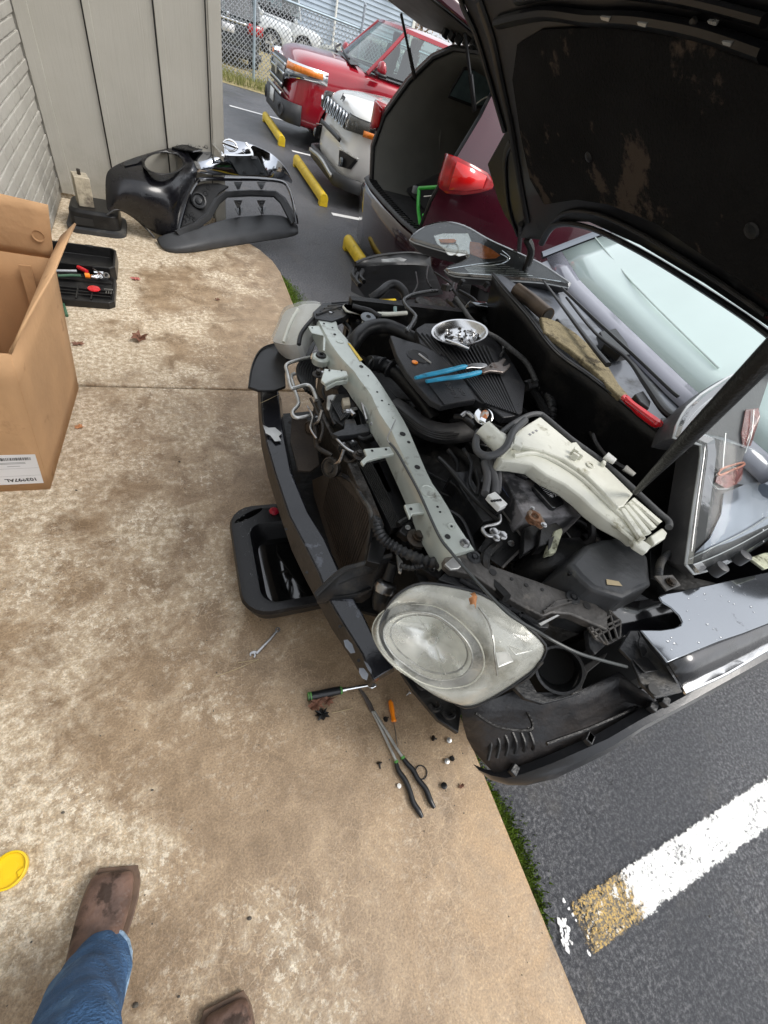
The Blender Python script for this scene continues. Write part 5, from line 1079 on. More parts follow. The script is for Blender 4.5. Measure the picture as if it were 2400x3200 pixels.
hose('heater_pipe','G',[(1180,960),(1190,1020),(1170,1060)],.85,.006,steel)
hose('corrugated_hose','G',[(1330,1260),(1400,1250),(1470,1310),(1500,1400),(1490,1480)],[.80,.80,.80,.79,.76],.022,rubber,ridge=.003,pitch=.014)
m=MB().lathe([(.05,0),(.06,.01),(.055,.06),(.03,.075)],W('G',[(660,790)],.72)[0],seg=20); part('alternator',m,grease,bevel=.003)
m=MB().lathe([(.06,0),(.07,.03),(.05,.05)],W('G',[(730,770)],.74)[0],(-.3,.2,1),20); part('brake_booster',m,grease)
# rusty outlet pipe and brown bellows on the cowl
m=MB().tube([P(1612,905,1.0),P(1660,940,1.0),P(1712,985,1.01)],[.030,.030,.030],18,False); ot=part('outlet_pipe',m,M('brown_metal',(.10,.075,.055),.45,metal=.5,var=.4)); m=MB().lathe([(.024,.0),(.024,.001)],P(1712,985,1.01)+Vector((.0,-.002,0)),P(1712,985,1.01)-P(1612,905,1.0),18); build('pipe_bore',m,ink,ot)
ft_=[(1690,985),(1745,1005),(1800,1040),(1850,1085),(1905,1150),(1935,1200),(1968,1238),(1940,1240),(1903,1206),(1853,1152),(1780,1090),(1700,1035)]
m=MB().prism([P(u,v,1.0) for u,v in ft_],(0,0,-.02)); part('fibre_mat',m,feltm,bevel=.005)
# wipers
for pts,r in (([(1770,930),(1860,1040),(1960,1120),(2020,1200),(2080,1285),(2125,1310)],[.006,.008,.010,.016,.019,.018]),([(1700,880),(1760,960),(1850,1080),(1900,1140)],[.006,.009,.012,.014])):
    m=MB().tube([P(u,v,1.03) for u,v in pts],r,10,flat=.7); part('wiper_arm',m,rubber)
m=MB().tube([P(u,v,1.045) for u,v in ((1755,900),(1850,990),(1980,1110),(2090,1215),(2120,1240))],.006,6); part('wiper_blade',m,black_pl)
for pts in ([(1875,1035),(1925,1025),(1960,1070),(1975,1105),(1940,1110),(1890,1075)],[(1985,1230),(2010,1220),(2035,1255),(2030,1275),(2000,1255)]): m=MB().prism([P(u,v,1.02) for u,v in pts],(0,0,-.03)); part('wiper_motor_cover',m,black_pl,bevel=.004)
m=MB().tube([P(u,v,.99) for u,v in ((1740,1000),(1830,1110),(1945,1235))],.007,6); part('washer_line',m,rubber)
# connector on firewall
m=MB().tube(W('C',[(535,715),(600,760)],.90),[.018,.014],12,False,flat=.7); part('wire_connector',m,white,bevel=.002)
m=MB().tube(W('C',[(665,800),(735,850)],.88),[.015,.010],12,False,flat=.7); part('wire_connector',m,M('dull_white',(.42,.41,.37),.5))
m=MB().tube(W('C',[(450,570),(470,630),(535,715)],.89),.006,6); m.tube(W('C',[(600,760),(630,780),(665,800)],.89),.006,6); part('connector_wire',m,rubber)
m=MB().prism(W('C',[(875,1545),(1000,1538),(1060,1610),(960,1650)],.83),(0,0,-.006)); fbk=part('fender_tab',m,MATS['dusty_grey_bracket'],bevel=.002); m=MB().hexbolt(W('C',[(985,1592)],.832)[0],.011); build('bolt',m,grease,fbk)
hose('strut_hose','C',[(1000,1110),(1060,1200),(1110,1290)],.80,.02,rubber); hose('strut_hose','C',[(900,1560),(920,1450),(1000,1370),(1090,1340)],.80,.010,grey_pl,ridge=.0015,pitch=.008)
plate('strut_tower','C',[(840,1240),(1000,1180),(1110,1300),(1100,1440),(1150,1560),(1400,1620),(1390,1659),(1000,1640),(850,1560)],.74,.08,deep)
m=MB().prism(W('C',[(1530,1420),(1640,1385),(1750,1385),(1750,1460),(1640,1500)],.85),(0,0,-.01)); part('hinge_plate',m,MATS['corroded_zinc'],bevel=.003)
# seeded clutter of looms and lines down in the bay
rnd=random.Random(11)
for i in range(46):
    x=rnd.uniform(.72,1.45); y=rnd.uniform(.25,1.75); z=rnd.uniform(.50,.74); pts=[Vector((x,y,z))]
    a=rnd.uniform(0,6.28)
    for k in range(4): a+=rnd.uniform(-.9,.9); pts.append(pts[-1]+Vector((math.cos(a)*.09,math.sin(a)*.09,rnd.uniform(-.03,.03)))); 
    for q in pts: q.x=min(max(q.x,.70),1.40); q.y=min(max(q.y,.25),1.74)
    m=MB().tube(pts,rnd.choice((.004,.006,.009,.014)),7); part('bay_line',m,rnd.choice((rubber,rubber,grey_pl,grease,deep)))
for i in range(26):
    c=Vector((rnd.uniform(.75,1.38),rnd.uniform(.3,1.7),rnd.uniform(.45,.66))); m=MB().box(c,(rnd.uniform(.04,.12),rnd.uniform(.04,.14),rnd.uniform(.04,.12)),rot(rnd.uniform(-.3,.3),rnd.uniform(-.3,.3),rnd.uniform(0,3))); part('bay_block',m,rnd.choice((deep,black_pl,grease)),bevel=.006)
m=MB(); m.bb((.72,.5,.2),(1.35,1.6,.60)); part('engine_block',m,deep,bevel=.03)
# --- hood, opened about 42 degrees
HA=math.radians(42); h0=Vector((1.57,.95,1.10)); hn=Vector((math.sin(HA),0,math.cos(HA))); hdir=Vector((-math.cos(HA),0,math.sin(HA)))
def H(s,y,d=0): return Vector((h0.x,y,h0.z))+hdir*s+hn*d   # d>0 = above (outer) side
def HP(u,v,d=0): return PP(u,v,h0+hn*d,hn)
far=[HP(u,v) for u,v in ((1624,745),(1576,672),(1555,624),(1530,540),(1522,513),(1579,409),(1555,326),(1527,229),(1489,104),(1444,0))]
out=[HP(1694,752)]+far+[H(1.0,1.80),H(1.08,1.55),H(1.11,.95),H(1.08,.35),H(1.0,.10),H(.6,.02),H(.3,-.02),H(.1,0),H(.12,.12),H(.27,.3),H(.38,.45)]+[HP(2400,1026),HP(2200,890),HP(2000,770),HP(1840,697),HP(1735,693)]
m=MB().prism(out,hn*.03); hd=part('hood',m,[hoodmetal],bevel=.006)
m=MB().prism([p+hn*.032 for p in out],hn*.006); build('hood_skin',m,blackpaint,hd,bevel=.003)
# frame ridges on the underside
def ridge(pts,r,mt=hoodmetal,nm='frame_ridge'): build(nm,MB().tube(pts,r,8,flat=.6),mt,hd)
ridge([p-hn*.004 for p in [HP(1694,760),HP(1735,703),HP(1840,707),HP(2000,780),HP(2200,900),HP(2400,1036),H(.37,.43),H(.26,.28),H(.12,.12)]],.014)
ridge([p-hn*.004 for p in [HP(1700,745),HP(1755,672),HP(1860,665),HP(2020,735),HP(2210,850),HP(2400,980)]],.010,rubber,'hood_seal')
ridge([p-hn*.004 for p in [HP(1650,690),HP(1625,560),HP(1600,400),HP(1570,260),HP(1540,120),HP(1500,0)]],.016)
ridge([p-hn*.004 for p in [HP(1620,735),HP(1590,640),HP(1580,500),HP(1600,440)]],.012)
ridge([p-hn*.004 for p in far[5:]]+[H(1.0,1.79),H(1.07,1.55),H(1.10,.95),H(1.07,.35)],.012)
ridge([H(.40,.10),H(.7,.13),H(1.0,.2)],.016)
ridge([p-hn*.003 for p in [HP(1560,70),HP(1700,40),HP(1850,55),HP(2000,60),HP(2200,95),HP(2400,160)]],.020)
ridge([p-hn*.003 for p in [HP(1620,0),HP(1800,-30),HP(2100,-10),HP(2400,60)]],.014)
# insulation pad with a few dimples
pad=[HP(u,v,-.006) for u,v in ((1700,640),(1655,560),(1625,420),(1600,250),(1615,140),(1690,95),(1900,85),(2150,120),(2400,215),(2500,280),(2500,1010),(2400,940),(2210,810),(2050,700),(1900,640),(1800,625))]
m=MB().prism(pad,hn*.004); pd=build('insulation_pad',m,hoodpad,hd,bevel=.004)
for u,v,r in ((1840,490,.014),(1600,470,.006),(1950,60,.008),(2170,70,.009),(2350,720,.018)):
    m=MB().lathe([(r,0),(r*.9,.004),(r*.2,.006)],HP(u,v,-.008),-hn,14); build('pad_clip',m,black_pl,hd)
for u,v in ((1875,52),(1990,70),(2210,65),(2255,130)):
    m=MB().prism([HP(u,v,-.02),HP(u+30,v+4,-.02),HP(u+26,v+16,-.02),HP(u+4,v+10,-.02)],hn*.004); build('bright_chip',m,galv,hd)
for s_,y_ in ((.06,1.86),(.06,.04)):
    m=MB().tube([H(s_,y_),H(-.02,y_),Vector((h0.x+.03,y_,.95))],.018,8); part('hood_hinge',m,deep)
m=MB().tube([HP(1628,700,-.01),P(1622,790,1.0)],.012,8,False); part('hood_strut',m,deep)
# prop rod
S0=P(1985,1540,.9); E0=P(2400,1110,1.40); m=MB().tube([S0,S0.lerp(E0,.3),S0.lerp(E0,.6),E0,S0.lerp(E0,1.45)],[.008,.014,.020,.022,.022],12); part('prop_rod',m,M('prop_rod_sleeve',(.008,.008,.008),.45,bump=.3,bs=150))
# wet drops and debris on the fender
rnd=random.Random(5)
# thin lines, clips and straps between the tie bar and the condenser
for k,pts,z,r,mt in (('A',[(640,600),(660,700),(640,780),(680,860)],.62,.006,rubber),('A',[(560,820),(600,900),(640,1000),(620,1100)],.64,.005,grease),('A',[(730,1080),(790,1140),(860,1180)],.66,.005,steel),('A',[(1000,1010),(960,1060),(900,1080),(860,1060)],.66,.008,rubber),('A',[(540,870),(575,940),(560,1010),(600,1080)],.62,.004,steel),('A',[(700,860),(690,920),(720,990)],.66,.006,black_pl),('A',[(1080,1250),(1180,1400),(1260,1560)],.62,.006,rubber),('A',[(1130,1640),(1200,1600),(1260,1640)],.66,.010,black_pl),('B',[(0,430),(60,520),(50,640),(120,760)],.68,.009,rubber),('B',[(100,420),(150,520),(140,640),(200,740)],.72,.007,grey_pl),('B',[(180,560),(200,640),(190,720)],.76,.006,rubber),('B',[(860,160),(920,300),(980,420),(1040,480)],.80,.010,rubber),('B',[(520,20),(580,90),(620,160),(640,220)],.78,.018,rubber),('B',[(760,880),(860,900),(960,1000),(980,1080)],.62,.012,rubber),('G',[(880,560),(860,620),(900,680),(960,740)],.80,.008,rubber),('G',[(700,480),(690,560),(720,620)],.78,.005,rubber),('G',[(620,520),(630,600),(600,660)],.78,.005,rubber),('G',[(740,520),(800,560),(860,610),(840,640)],.80,.006,rubber),('G',[(900,640),(1000,700),(1040,780),(1080,850)],.78,.010,grey_pl),('G',[(150,840),(200,900),(180,960)],.72,.010,black_pl),('G',[(820,700),(880,760),(860,820)],.76,.009,grease)):
    hose('harness_line',k,pts,z,r,mt,seg=8)
for k,x,y,z,s_,mt in (('A',770,1130,.64,.03,grease),('A',600,960,.60,.03,black_pl),('A',830,1110,.65,.022,grey_pl),('B',240,640,.74,.035,black_pl),('B',60,680,.66,.05,black_pl),('B',700,60,.76,.045,black_pl),('B',600,120,.74,.04,grey_pl),('G',1100,760,.74,.05,grease),('G',820,620,.76,.04,grey_pl),('G',240,860,.70,.04,black_pl),('D',1180,330,.64,.04,black_pl),('D',1240,420,.62,.03,grease),('D',1330,600,.60,.05,black_pl),('B',940,1040,.60,.06,black_pl)):
    c=W(k,[(x,y)],z)[0]; m=MB().box(c,(s_,s_*1.4,s_*.8),rot(.1,.2,x*.01)); cb0=part('junction_block',m,mt,bevel=.004); m=MB().hexbolt(c+Vector((0,0,s_*.42)),s_*.16); build('bolt',m,steel,cb0)
# ================================================================ MAROON SUV, TAILGATE UP
ms=thing('parked_car',(2.0,4.53,AZ),'maroon SUV backed in with its tailgate raised and cargo area open','car','cars parked beyond the walkway')
yc=4.53
def mir(p): return Vector((p[0],2*yc-p[1],p[2]))
hf=[(1.97,yc,.50),(1.98,4.05,.50),(1.99,3.84,.55),(1.975,3.75,.80),(2.04,3.72,1.05),(2.20,3.79,1.35),(2.33,3.92,1.55),(2.40,4.15,1.65),(2.43,yc,1.68)]
opn=[Vector(p) for p in hf]+[mir(p) for p in hf[-2:0:-1]]
def off(ring,dx,ky,dz,kz=1.0):
    return [Vector((p.x+dx,yc+(p.y-yc)*ky,(p.z-1.0)*kz+1.0+dz)) for p in ring]
full=[(.20,.78),(.22,.93),(.45,.975),(.80,.975),(1.03,.955),(1.30,.87),(1.55,.80),(1.68,.66),(1.73,0)]
def sec(x,drop=0,nz=1): 
    h=[Vector((x,yc,.18))]+[Vector((x,yc-w_,z_-drop*(z_>1.1))) for z_,w_ in full]
    h=h[:1]+h[2:]
    return h+[mir(p) for p in h[-2:0:-1]]
m=MB(); r_out=[Vector((p.x-.015,yc+(p.y-yc)*1.06,p.z+(.02 if p.z>1 else 0))) for p in opn]
wrap=[]
for p in opn:
    k=1.13 if p.z<1.1 else 1.09; wrap.append(Vector((p.x+.10,yc+(p.y-yc)*k,p.z+(.05 if p.z>1.2 else (-.2 if p.z<.56 else 0)))))
m.loft([opn,r_out,wrap,sec(2.75),sec(3.6),sec(4.6)],caps=False); part_b=build('body',m,maroonp,ms,ang=50)
m=MB(); m.tube(opn+[opn[0]],.022,8,False); build('weatherstrip',m,black_pl,ms)
inner=lambda dx,ky,kz:[Vector((2.0+dx+(p.x-2.0)*max(0,1-dx),yc+(p.y-yc)*ky,.52+(p.z-.50)*kz)) for p in opn]
m=MB().loft([[q+Vector((.01,0,0)) for q in opn],inner(.06,.95,.95),inner(.35,.90,.93),inner(1.2,.87,.9)],caps=False); build('cargo_trim',m,intgrey,ms,ang=60)
m=MB(); m.add([(3.2,3.6,.3),(3.2,5.45,.3),(3.2,5.45,1.7),(3.2,3.6,1.7)],[(0,1,2,3)]); m.bb((3.0,3.8,.5),(3.2,5.3,1.15)); build('seat_backs',m,intdark,ms)
for y in (4.2,4.9): m=MB().box((3.0,y,1.25),(.1,.26,.18)); build('headrest',m,intdark,ms,bevel=.03)
# far side window seen from inside, and its trim
wpo,wpn=Vector((3,5.10,1.15)),Vector((0,-1,-.42)).normalized()
wv=[PP(*px('H',p),wpo,wpn) for p in ((1265,455),(1325,355),(1500,355),(1500,540),(1390,555),(1245,500))]
m=MB().prism(wv,(0,-.006,0)); build('side_window_inside',m,M('dusky_glass',(.10,.15,.165),.12,coat=.5,var=.2),ms)
m=MB().tube([p+Vector((0,-.008,0)) for p in wv+[wv[0]]],.012,6,False); build('window_trim',m,intdark,ms)
m=MB().tube([PP(*px('H',p),wpo+wpn*.02,wpn) for p in ((1370,555),(1430,510),(1500,485))],.006,6); build('light_strip',m,white,ms)
m=MB().tube([PY(*px('H',p),5.25) for p in ((1225,435),(1210,600),(1195,800))],.02,6,False,flat=.5); build('trim_pillar',m,intgrey,ms)
for i in range(7): m=MB().tube([PY(*px('H',p),5.26) for p in ((935,880+i*16),(1060,905+i*16))],.003,4,False); build('vent_slat',m,intdark,ms)
m=MB(); m.bb((2.05,3.85,.50),(3.2,5.25,.53)); build('cargo_floor',m,intdark,ms)
# D pillar window near side
m=MB(); m.add([(2.42,3.68,1.07),(2.62,3.70,1.50),(3.3,3.71,1.52),(3.3,3.60,1.07)],[(0,1,2,3)]); build('side_window',m,M('smoky_violet_glass',(.22,.13,.17),.08,metal=.4,coat=1),ms,solid=.01)
m=MB().tube([(2.36,3.60,1.06),(2.6,3.565,1.075),(3.3,3.56,1.075)],.012,6); build('belt_trim',m,galv,ms)
m=MB().tube([(2.36,3.61,1.04),(2.48,3.66,1.3),(2.60,3.70,1.52)],.02,6); build('pillar_trim',m,black_pl,ms)
# lamps
def lamp(sgn):
    path=[(2.0,3.74),(1.965,3.70),(1.955,3.63),(1.99,3.56),(2.12,3.54),(2.26,3.54),(2.36,3.55)]; zt=[1.10,1.12,1.13,1.135,1.12,1.10,1.06]; zb=[.96,.935,.92,.91,.93,.97,1.01]
    f=(lambda p:p) if sgn<0 else mir
    rows=[[f(Vector((x,y,zb[i]+(zt[i]-zb[i])*k/4))) for i,(x,y) in enumerate(path)] for k in range(5)]
    m=MB().grid(rows); o=build('tail_light',m,redlens,ms,solid=.02,ang=85)
    rows=[[f(Vector((x-.008*(x<2.1),y-.018,zb[i]+.03+(zt[i]-zb[i]-.05)*k/2))) for i,(x,y) in list(enumerate(path))[3:6]] for k in range(3)]
    build('bright_segment',MB().grid(rows),redlens2,o,solid=.006)
lamp(-1); lamp(1)
# rear bumper and ridged step pad
def bp(z,grow,dx=0):
    path=[(2.35,3.53),(2.15,3.54),(2.02,3.60),(1.93,3.75),(1.885,4.05),(1.87,yc)]
    a=[Vector((x+dx,yc+(y-yc)*grow,z)) for x,y in path]; return a+[mir(p) for p in a[-2::-1]]
m=MB().grid([bp(.0,.97,.03),bp(.16,.98,.03),bp(.34,1.0,.0),bp(.47,1.0,0),bp(.53,.985,.03)]); bu=build('rear_bumper',m,M('near_black_maroon_paint',(.022,.007,.010),.14,var=.1,coat=1),ms,solid=.01)
m=MB().grid([bp(.53,1.0,.005),bp(.55,.985,.03),bp(.555,.95,.09),bp(.54,.91,.15)]); st_=build('step_pad',m,cladding,ms,solid=.006)
for i in range(30):
    y=3.72+i*.056; k=abs(y-yc)/.9; x0=1.885+.15*k**4
    m=MB().box((x0+.065,y,.560),(.085,.014,.010),rot(0,0,.0)); build('step_rib',m,black_pl,st_)
m=MB(); m.grid([[Vector((q.x+.02,yc+(q.y-yc)*.93,.50)) for q in bp(.5,1)],[Vector((q.x+.12,yc+(q.y-yc)*.90,.53)) for q in bp(.5,1)]]); build('sill_trim',m,M('light_sill_trim',(.20,.195,.18),.5,bump=.1),ms,solid=.01)
# raised tailgate
g0=[PX(*px('N',p),x) for p,x in (((60,-20),2.0),((95,60),2.0),((150,115),2.05),((190,155),2.1),((260,185),2.2),((370,205),2.35))]
tg=[Vector((2.42,5.22,1.72)),Vector((2.30,5.30,1.73)),Vector((1.75,5.30,1.76)),Vector((1.5,5.22,1.80)),Vector((1.42,yc,1.83)),Vector((1.5,3.84,1.80)),Vector((1.75,3.76,1.76)),Vector((2.30,3.76,1.73)),Vector((2.42,3.84,1.72))]
tg=[Vector((2.44,5.12,1.70)),Vector((2.2,5.25,1.70)),Vector((1.75,5.25,1.78)),Vector((1.45,5.12,1.86)),Vector((1.38,yc,1.90)),Vector((1.45,3.94,1.86)),Vector((1.75,3.81,1.78)),Vector((2.2,3.81,1.70)),Vector((2.44,3.94,1.70))]
m=MB().prism(tg,(.02,0,.06)); ta=build('tailgate',m,maroonp,ms,bevel=.015)
c=sum(tg,Vector())/9; m=MB().prism([c+(p-c)*.88+Vector((0,0,-.012)) for p in tg],(0,0,.01)); build('tailgate_trim',m,M('beige_grey_trim',(.06,.058,.052),.7),ta,bevel=.01)
m=MB().prism([c+(p-c)*.97+Vector((0,0,-.004)) for p in tg],(0,0,.01)); build('tailgate_seal',m,black_pl,ta)
for y in (3.9,5.16): 
    m=MB().tube([(2.20,y,1.38),(1.95,y,1.72)],.012,8,False); m.tube([(2.20,y,1.38),(2.08,y,1.55)],.018,8,False); build('gas_strut',m,black_pl,ms)
m=MB()
for i,(u,v) in enumerate(((205,150),(235,165),(265,178),(300,185),(335,195))): m.box(PX(*px('N',(u,v)),2.12),(.05,.05,.05),rot(.3,.2,.4*i))
for i,(u,v) in enumerate(((205,150),(235,165),(265,178),(300,185),(335,195))): build('latch_block',MB().box(PX(*px('N',(u,v)),2.12),(.05,.05,.05),rot(.3,.2,.4*i)),black_pl,ta,bevel=.006)
for x,y in ((2.95+.1,3.72),(2.95+.1,5.34)): 
    m=MB().lathe([(.22,-.1),(.33,-.1),(.36,-.08),(.36,.08),(.33,.1),(.22,.1)],(x,y,.26),(0,1,0),30,cap=False); w_=build('wheel',m,tyre,ms); s=-1 if y<yc else 1
    m=MB().lathe([(.22,0),(.2,.02),(.05,.03)],(x,y+s*.07,.26),(0,s,0),10); build('rim',m,alloy,w_)
# things in the cargo bay
gf=thing('folding_step',P(*px('H',(1130,1190)),.54),'bright green metal folding frame standing in the open cargo area','step stool')
q=lambda x,y,d=2.12:PX(*px('H',(x,y)),d)
m=MB().tube([q(1095,975),q(1090,1080),q(1105,1195)],.017,8); build('leg',m,greenf,gf)
m=MB().tube([q(1215,965,2.16),q(1200,1080,2.2),q(1180,1190,2.2)],.012,8); build('leg',m,greenf,gf)
m=MB().tube([q(1095,975),q(1215,968,2.16)],.015,8,False); build('crossbar',m,greenf,gf)
m=MB().tube([q(1115,1115),q(1190,1110,2.2)],.022,8,False,flat=.6); build('crossbar',m,greenf,gf)
m=MB().tube([q(1120,1020),q(1200,1012,2.2)],.008,8,False); build('bright_rod',m,chrome,gf)
m=MB().box(q(1075,985,2.1),(.05,.05,.06)); build('foot_cap',m,M('grey_rubber_cap',(.16,.17,.18),.5),gf,bevel=.01)
m=MB(); rnd=random.Random(2)
rows=[]
for i in range(7):
    rows.append([Vector((2.35+.12*i,4.45+.13*j_+rnd.uniform(-.03,.03),.55+max(0,.30*math.sin(i/6*3.14)*math.sin(j_/6*3.14))+rnd.uniform(-.015,.03))) for j_ in range(7)])
m.grid(rows); tag(build('blanket',m,M('black_cloth',(.012,.012,.013),.9),sub=2),'black crumpled cloth heaped on the cargo floor behind the green frame','cloth')
# ================================================================ LOOSE FRONT BUMPER COVER
def WI(pts): return W('I',pts,0)
bc=thing('bumper_cover',P(*px('I',(900,1320)),0),'glossy black front bumper cover taken off the car, leaning against the siding','bumper cover')
cols=[[(548,890,.40),(543,960,.33),(546,1040,.24),(553,1113,.17)],[(585,858,.43),(590,950,.37),(600,1030,.29),(612,1083,.20)],[(650,828,.46),(665,940,.40),(672,1040,.27),(690,1122,.15)],[(720,802,.48),(745,950,.41),(745,1080,.24),(760,1185,.08)],[(790,780,.50),(830,960,.41),(820,1100,.22),(825,1232,.02)],[(860,760,.52),(900,960,.40),(890,1110,.22),(880,1225,.05)],[(930,755,.53),(950,930,.41),(925,1080,.24),(915,1200,.09)],[(1010,790,.50),(1040,908,.38),(975,1010,.28),(925,1190,.10)]]
rows=[[WI([c_[i]])[0] for c_ in cols] for i in range(4)]
m=MB().grid(rows); wg=build('wing',m,M('semi_gloss_black',(.006,.006,.008),.26,var=.15,coat=.25,bump=.03,bs=8),bc,solid=.006,sub=2)
cen=WI([(848,846,.46)])[0]; ell=[WI([(848+100*math.cos(t),846+54*math.sin(t),.46)])[0] for t in [2*math.pi*i/28 for i in range(28)]]
dr=(cen-Vector((0,0,1.6))).normalized(); cut=build('cut',MB().prism([p-dr*.3 for p in ell],dr*.8),deep,bc,smooth=False)
bpy.context.view_layer.update(); boolcut(wg,[cut]); wg.data.shade_smooth()
m=MB().loft([[p+(p-cen)*.10-dr*.02 for p in ell],[p-dr*.025 for p in ell],[p*1.0+dr*.04 for p in ell]],caps=False); build('lamp_opening_rim',m,black_pl,bc,solid=.004)
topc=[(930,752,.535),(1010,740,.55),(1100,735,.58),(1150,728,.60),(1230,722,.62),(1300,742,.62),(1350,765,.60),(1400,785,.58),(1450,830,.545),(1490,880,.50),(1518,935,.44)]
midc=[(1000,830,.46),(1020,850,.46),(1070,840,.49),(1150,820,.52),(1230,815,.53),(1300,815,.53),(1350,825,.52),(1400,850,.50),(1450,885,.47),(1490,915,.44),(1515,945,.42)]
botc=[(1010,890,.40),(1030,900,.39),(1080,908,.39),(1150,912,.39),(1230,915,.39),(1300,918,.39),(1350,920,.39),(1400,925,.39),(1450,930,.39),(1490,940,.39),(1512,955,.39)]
m=MB().grid([WI(topc),WI(midc),WI(botc)]); build('nose_panel',m,M('nose_sky_reflection',(.46,.48,.52),.10,metal=1,var=.05,vs=3,coat=.5),bc,solid=.006,sub=2)  # pale metallic grey on the black nose: sky reflection put into the colour
m=MB().prism(WI([(890,770,.515),(1000,742,.545),(1100,740,.57),(1160,790,.55),(1080,775,.535),(1000,790,.52)]),(0,-.01,.012)); gr=build('grille_mesh',m,black_pl,bc)
for i in range(12):
    m=MB().lathe([(.016,0),(.013,.003),(.012,.003)],WI([(925+i*18+(i%2)*5,768-i*1.5+(i%3)*7,.55)])[0]+Vector((0,-.014,.014)),(0,-.6,.6),6,cap=False); build('mesh_cell',m,grey_pl,gr)
m=MB().prism(WI([(640,850,.45),(720,815,.48),(745,825,.48),(710,850,.455),(650,862,.44)]),(0,-.012,.006)); build('grille_mesh',m,grey_pl,bc)
em=WI([(1192,752,.63)])[0]; m=MB().tube([em+Vector((.055*math.cos(t),-.01+.03*math.sin(t)*.3,.035*math.sin(t))) for t in [2*math.pi*i/24 for i in range(25)]],.009,8,False); eb=build('emblem',m,chrome,bc)
m=MB().box(em+Vector((0,-.015,0)),(.13,.012,.018),rot(0,.1,0)); build('emblem_bar',m,chrome,eb,bevel=.003)
m=MB().tube(WI([(1105,745,.60),(1145,790,.57),(1165,805,.56),(1290,806,.56),(1305,790,.575),(1275,740,.625)]),.014,8,flat=.6); build('chrome_trim',m,chrome,bc)
m=MB().prism([p+Vector((0,-.012,.012)) for p in WI([(1180,812,.53),(1335,818,.53),(1388,915,.40),(1238,912,.40)])],(0,.006,-.006)); pb=build('plate_bracket',m,M('dull_black_bracket',(.06,.065,.07),.3,coat=.4),bc,bevel=.003)
for pts in ([(1225,815),(1255,815),(1258,830),(1230,830)],[(1297,818),(1325,818),(1330,832),(1302,832)],[(1255,885),(1358,890),(1366,905),(1350,905),(1346,897),(1268,895),(1272,905),(1262,905)]):
    m=MB().prism([p+Vector((0,-.018,.018)) for p in W('I',pts,[.53 if q_[1]<850 else .42 for q_ in pts])],(0,.004,-.004)); build('slot',m,ink,pb)
m=MB().tube(WI([(922,1190,.10),(945,1100,.20),(975,1010,.29),(1015,945,.345),(1060,928,.365),(1200,928,.37),(1350,930,.37),(1465,945,.36),(1505,1000,.30),(1530,1100,.20),(1540,1160,.12)]),.022,8,flat=.6); build('opening_frame',m,blackpaint,bc)
m=MB().prism(WI([(1005,965,.31),(1060,950,.335),(1130,950,.34),(1185,965,.33),(1130,1000,.29),(1095,1080,.22),(1030,1140,.15),(935,1178,.11),(965,1060,.22)]),(.0,.02,-.02)); fp=build('fog_panel',m,black_pl,bc)
for x,y,z in ((965,1110,.17),(995,1120,.165),(975,1140,.14),(1010,1145,.14),(1080,980,.315),(1065,1010,.28),(955,1150,.13)):
    c=WI([(x,y,z)])[0]+Vector((0,-.012,.012)); m=MB().lathe([(.022,0),(.019,.004),(.017,.001)],c,(-.1,-.6,.7),6,cap=False); build('hex_cell',m,grey_pl,fp)
c=WI([(1030,1048,.24)])[0]+Vector((0,-.02,.02)); m=MB().lathe([(.058,-.02),(.062,.004),(.050,.008),(.044,-.008),(.030,-.010),(.026,.002),(.012,.006)],c,(-.1,-.75,.6),28); build('fog_lamp',m,grey_pl,fp)
U0=WI([(905,1195,.11),(1010,1150,.16),(1065,1105,.21),(1110,1030,.275),(1160,992,.31),(1300,983,.315),(1430,988,.31),(1478,1022,.27),(1545,1135,.13)])
U1=WI([(930,1222,.085),(1030,1178,.13),(1092,1130,.18),(1140,1050,.25),(1180,1016,.285),(1300,1010,.285),(1420,1015,.28),(1455,1048,.24),(1512,1160,.10)])
m=MB().loft([[a,a.lerp(b,.5)+Vector((0,-.02,.02)),b,b+Vector((0,.02,-.02)),a+Vector((0,.02,-.02))] for a,b in zip(U0,U1)]); build('lower_hoop',m,cladding,bc)
L0=WI([(800,1232,.03),(905,1195,.10),(1030,1178,.125),(1110,1150,.13),(1200,1125,.135),(1350,1112,.135),(1470,1108,.13),(1520,1150,.10),(1546,1170,.07)])
L1=WI([(825,1270,.02),(890,1285,.05),(1030,1260,.075),(1110,1238,.08),(1200,1215,.08),(1350,1190,.08),(1470,1180,.07),(1520,1200,.04),(1547,1195,.03)])
L2=WI([(850,1300,0),(905,1320,0),(1030,1308,0),(1110,1292,0),(1200,1278,0),(1350,1255,0),(1450,1240,0),(1520,1228,0),(1546,1215,0)])
m=MB().grid([L0,[a.lerp(b,.5)+Vector((0,.05,-.01)) if 2<i<8 else a.lerp(b,.5) for i,(a,b) in enumerate(zip(L0,L1))],L1,[a.lerp(b,.5)+Vector((0,-.015,.01)) for a,b in zip(L1,L2)],L2]); build('lower_lip',m,cladding,bc,solid=.006,sub=1)
for x,y in ((1235,965),(1355,965),(1235,1060),(1355,1060),(1240,1100),(1360,1095)):
    z_=.36 if y<1000 else (.26 if y<1080 else .18); m=MB().prism(W('I',[(x-22,y-22),(x+22,y-22),(x+8,y+12),(x-4,y+14)],z_),(0,.012,-.01)); build('clip_tooth',m,black_pl,bc)
m=MB().tube(WI([(1240,1050,.27),(1245,1105,.15)]),.008,6,False); build('clip_rod',m,black_pl,bc)
m=MB().tube(WI([(1357,1050,.27),(1360,1100,.15)]),.008,6,False); build('clip_rod',m,black_pl,bc)
m=MB().tube(WI([(553,1113,.165),(612,1085,.20),(690,1124,.145),(760,1187,.075),(800,1232,.03)]),.008,6); build('wing_edge',m,black_pl,bc)
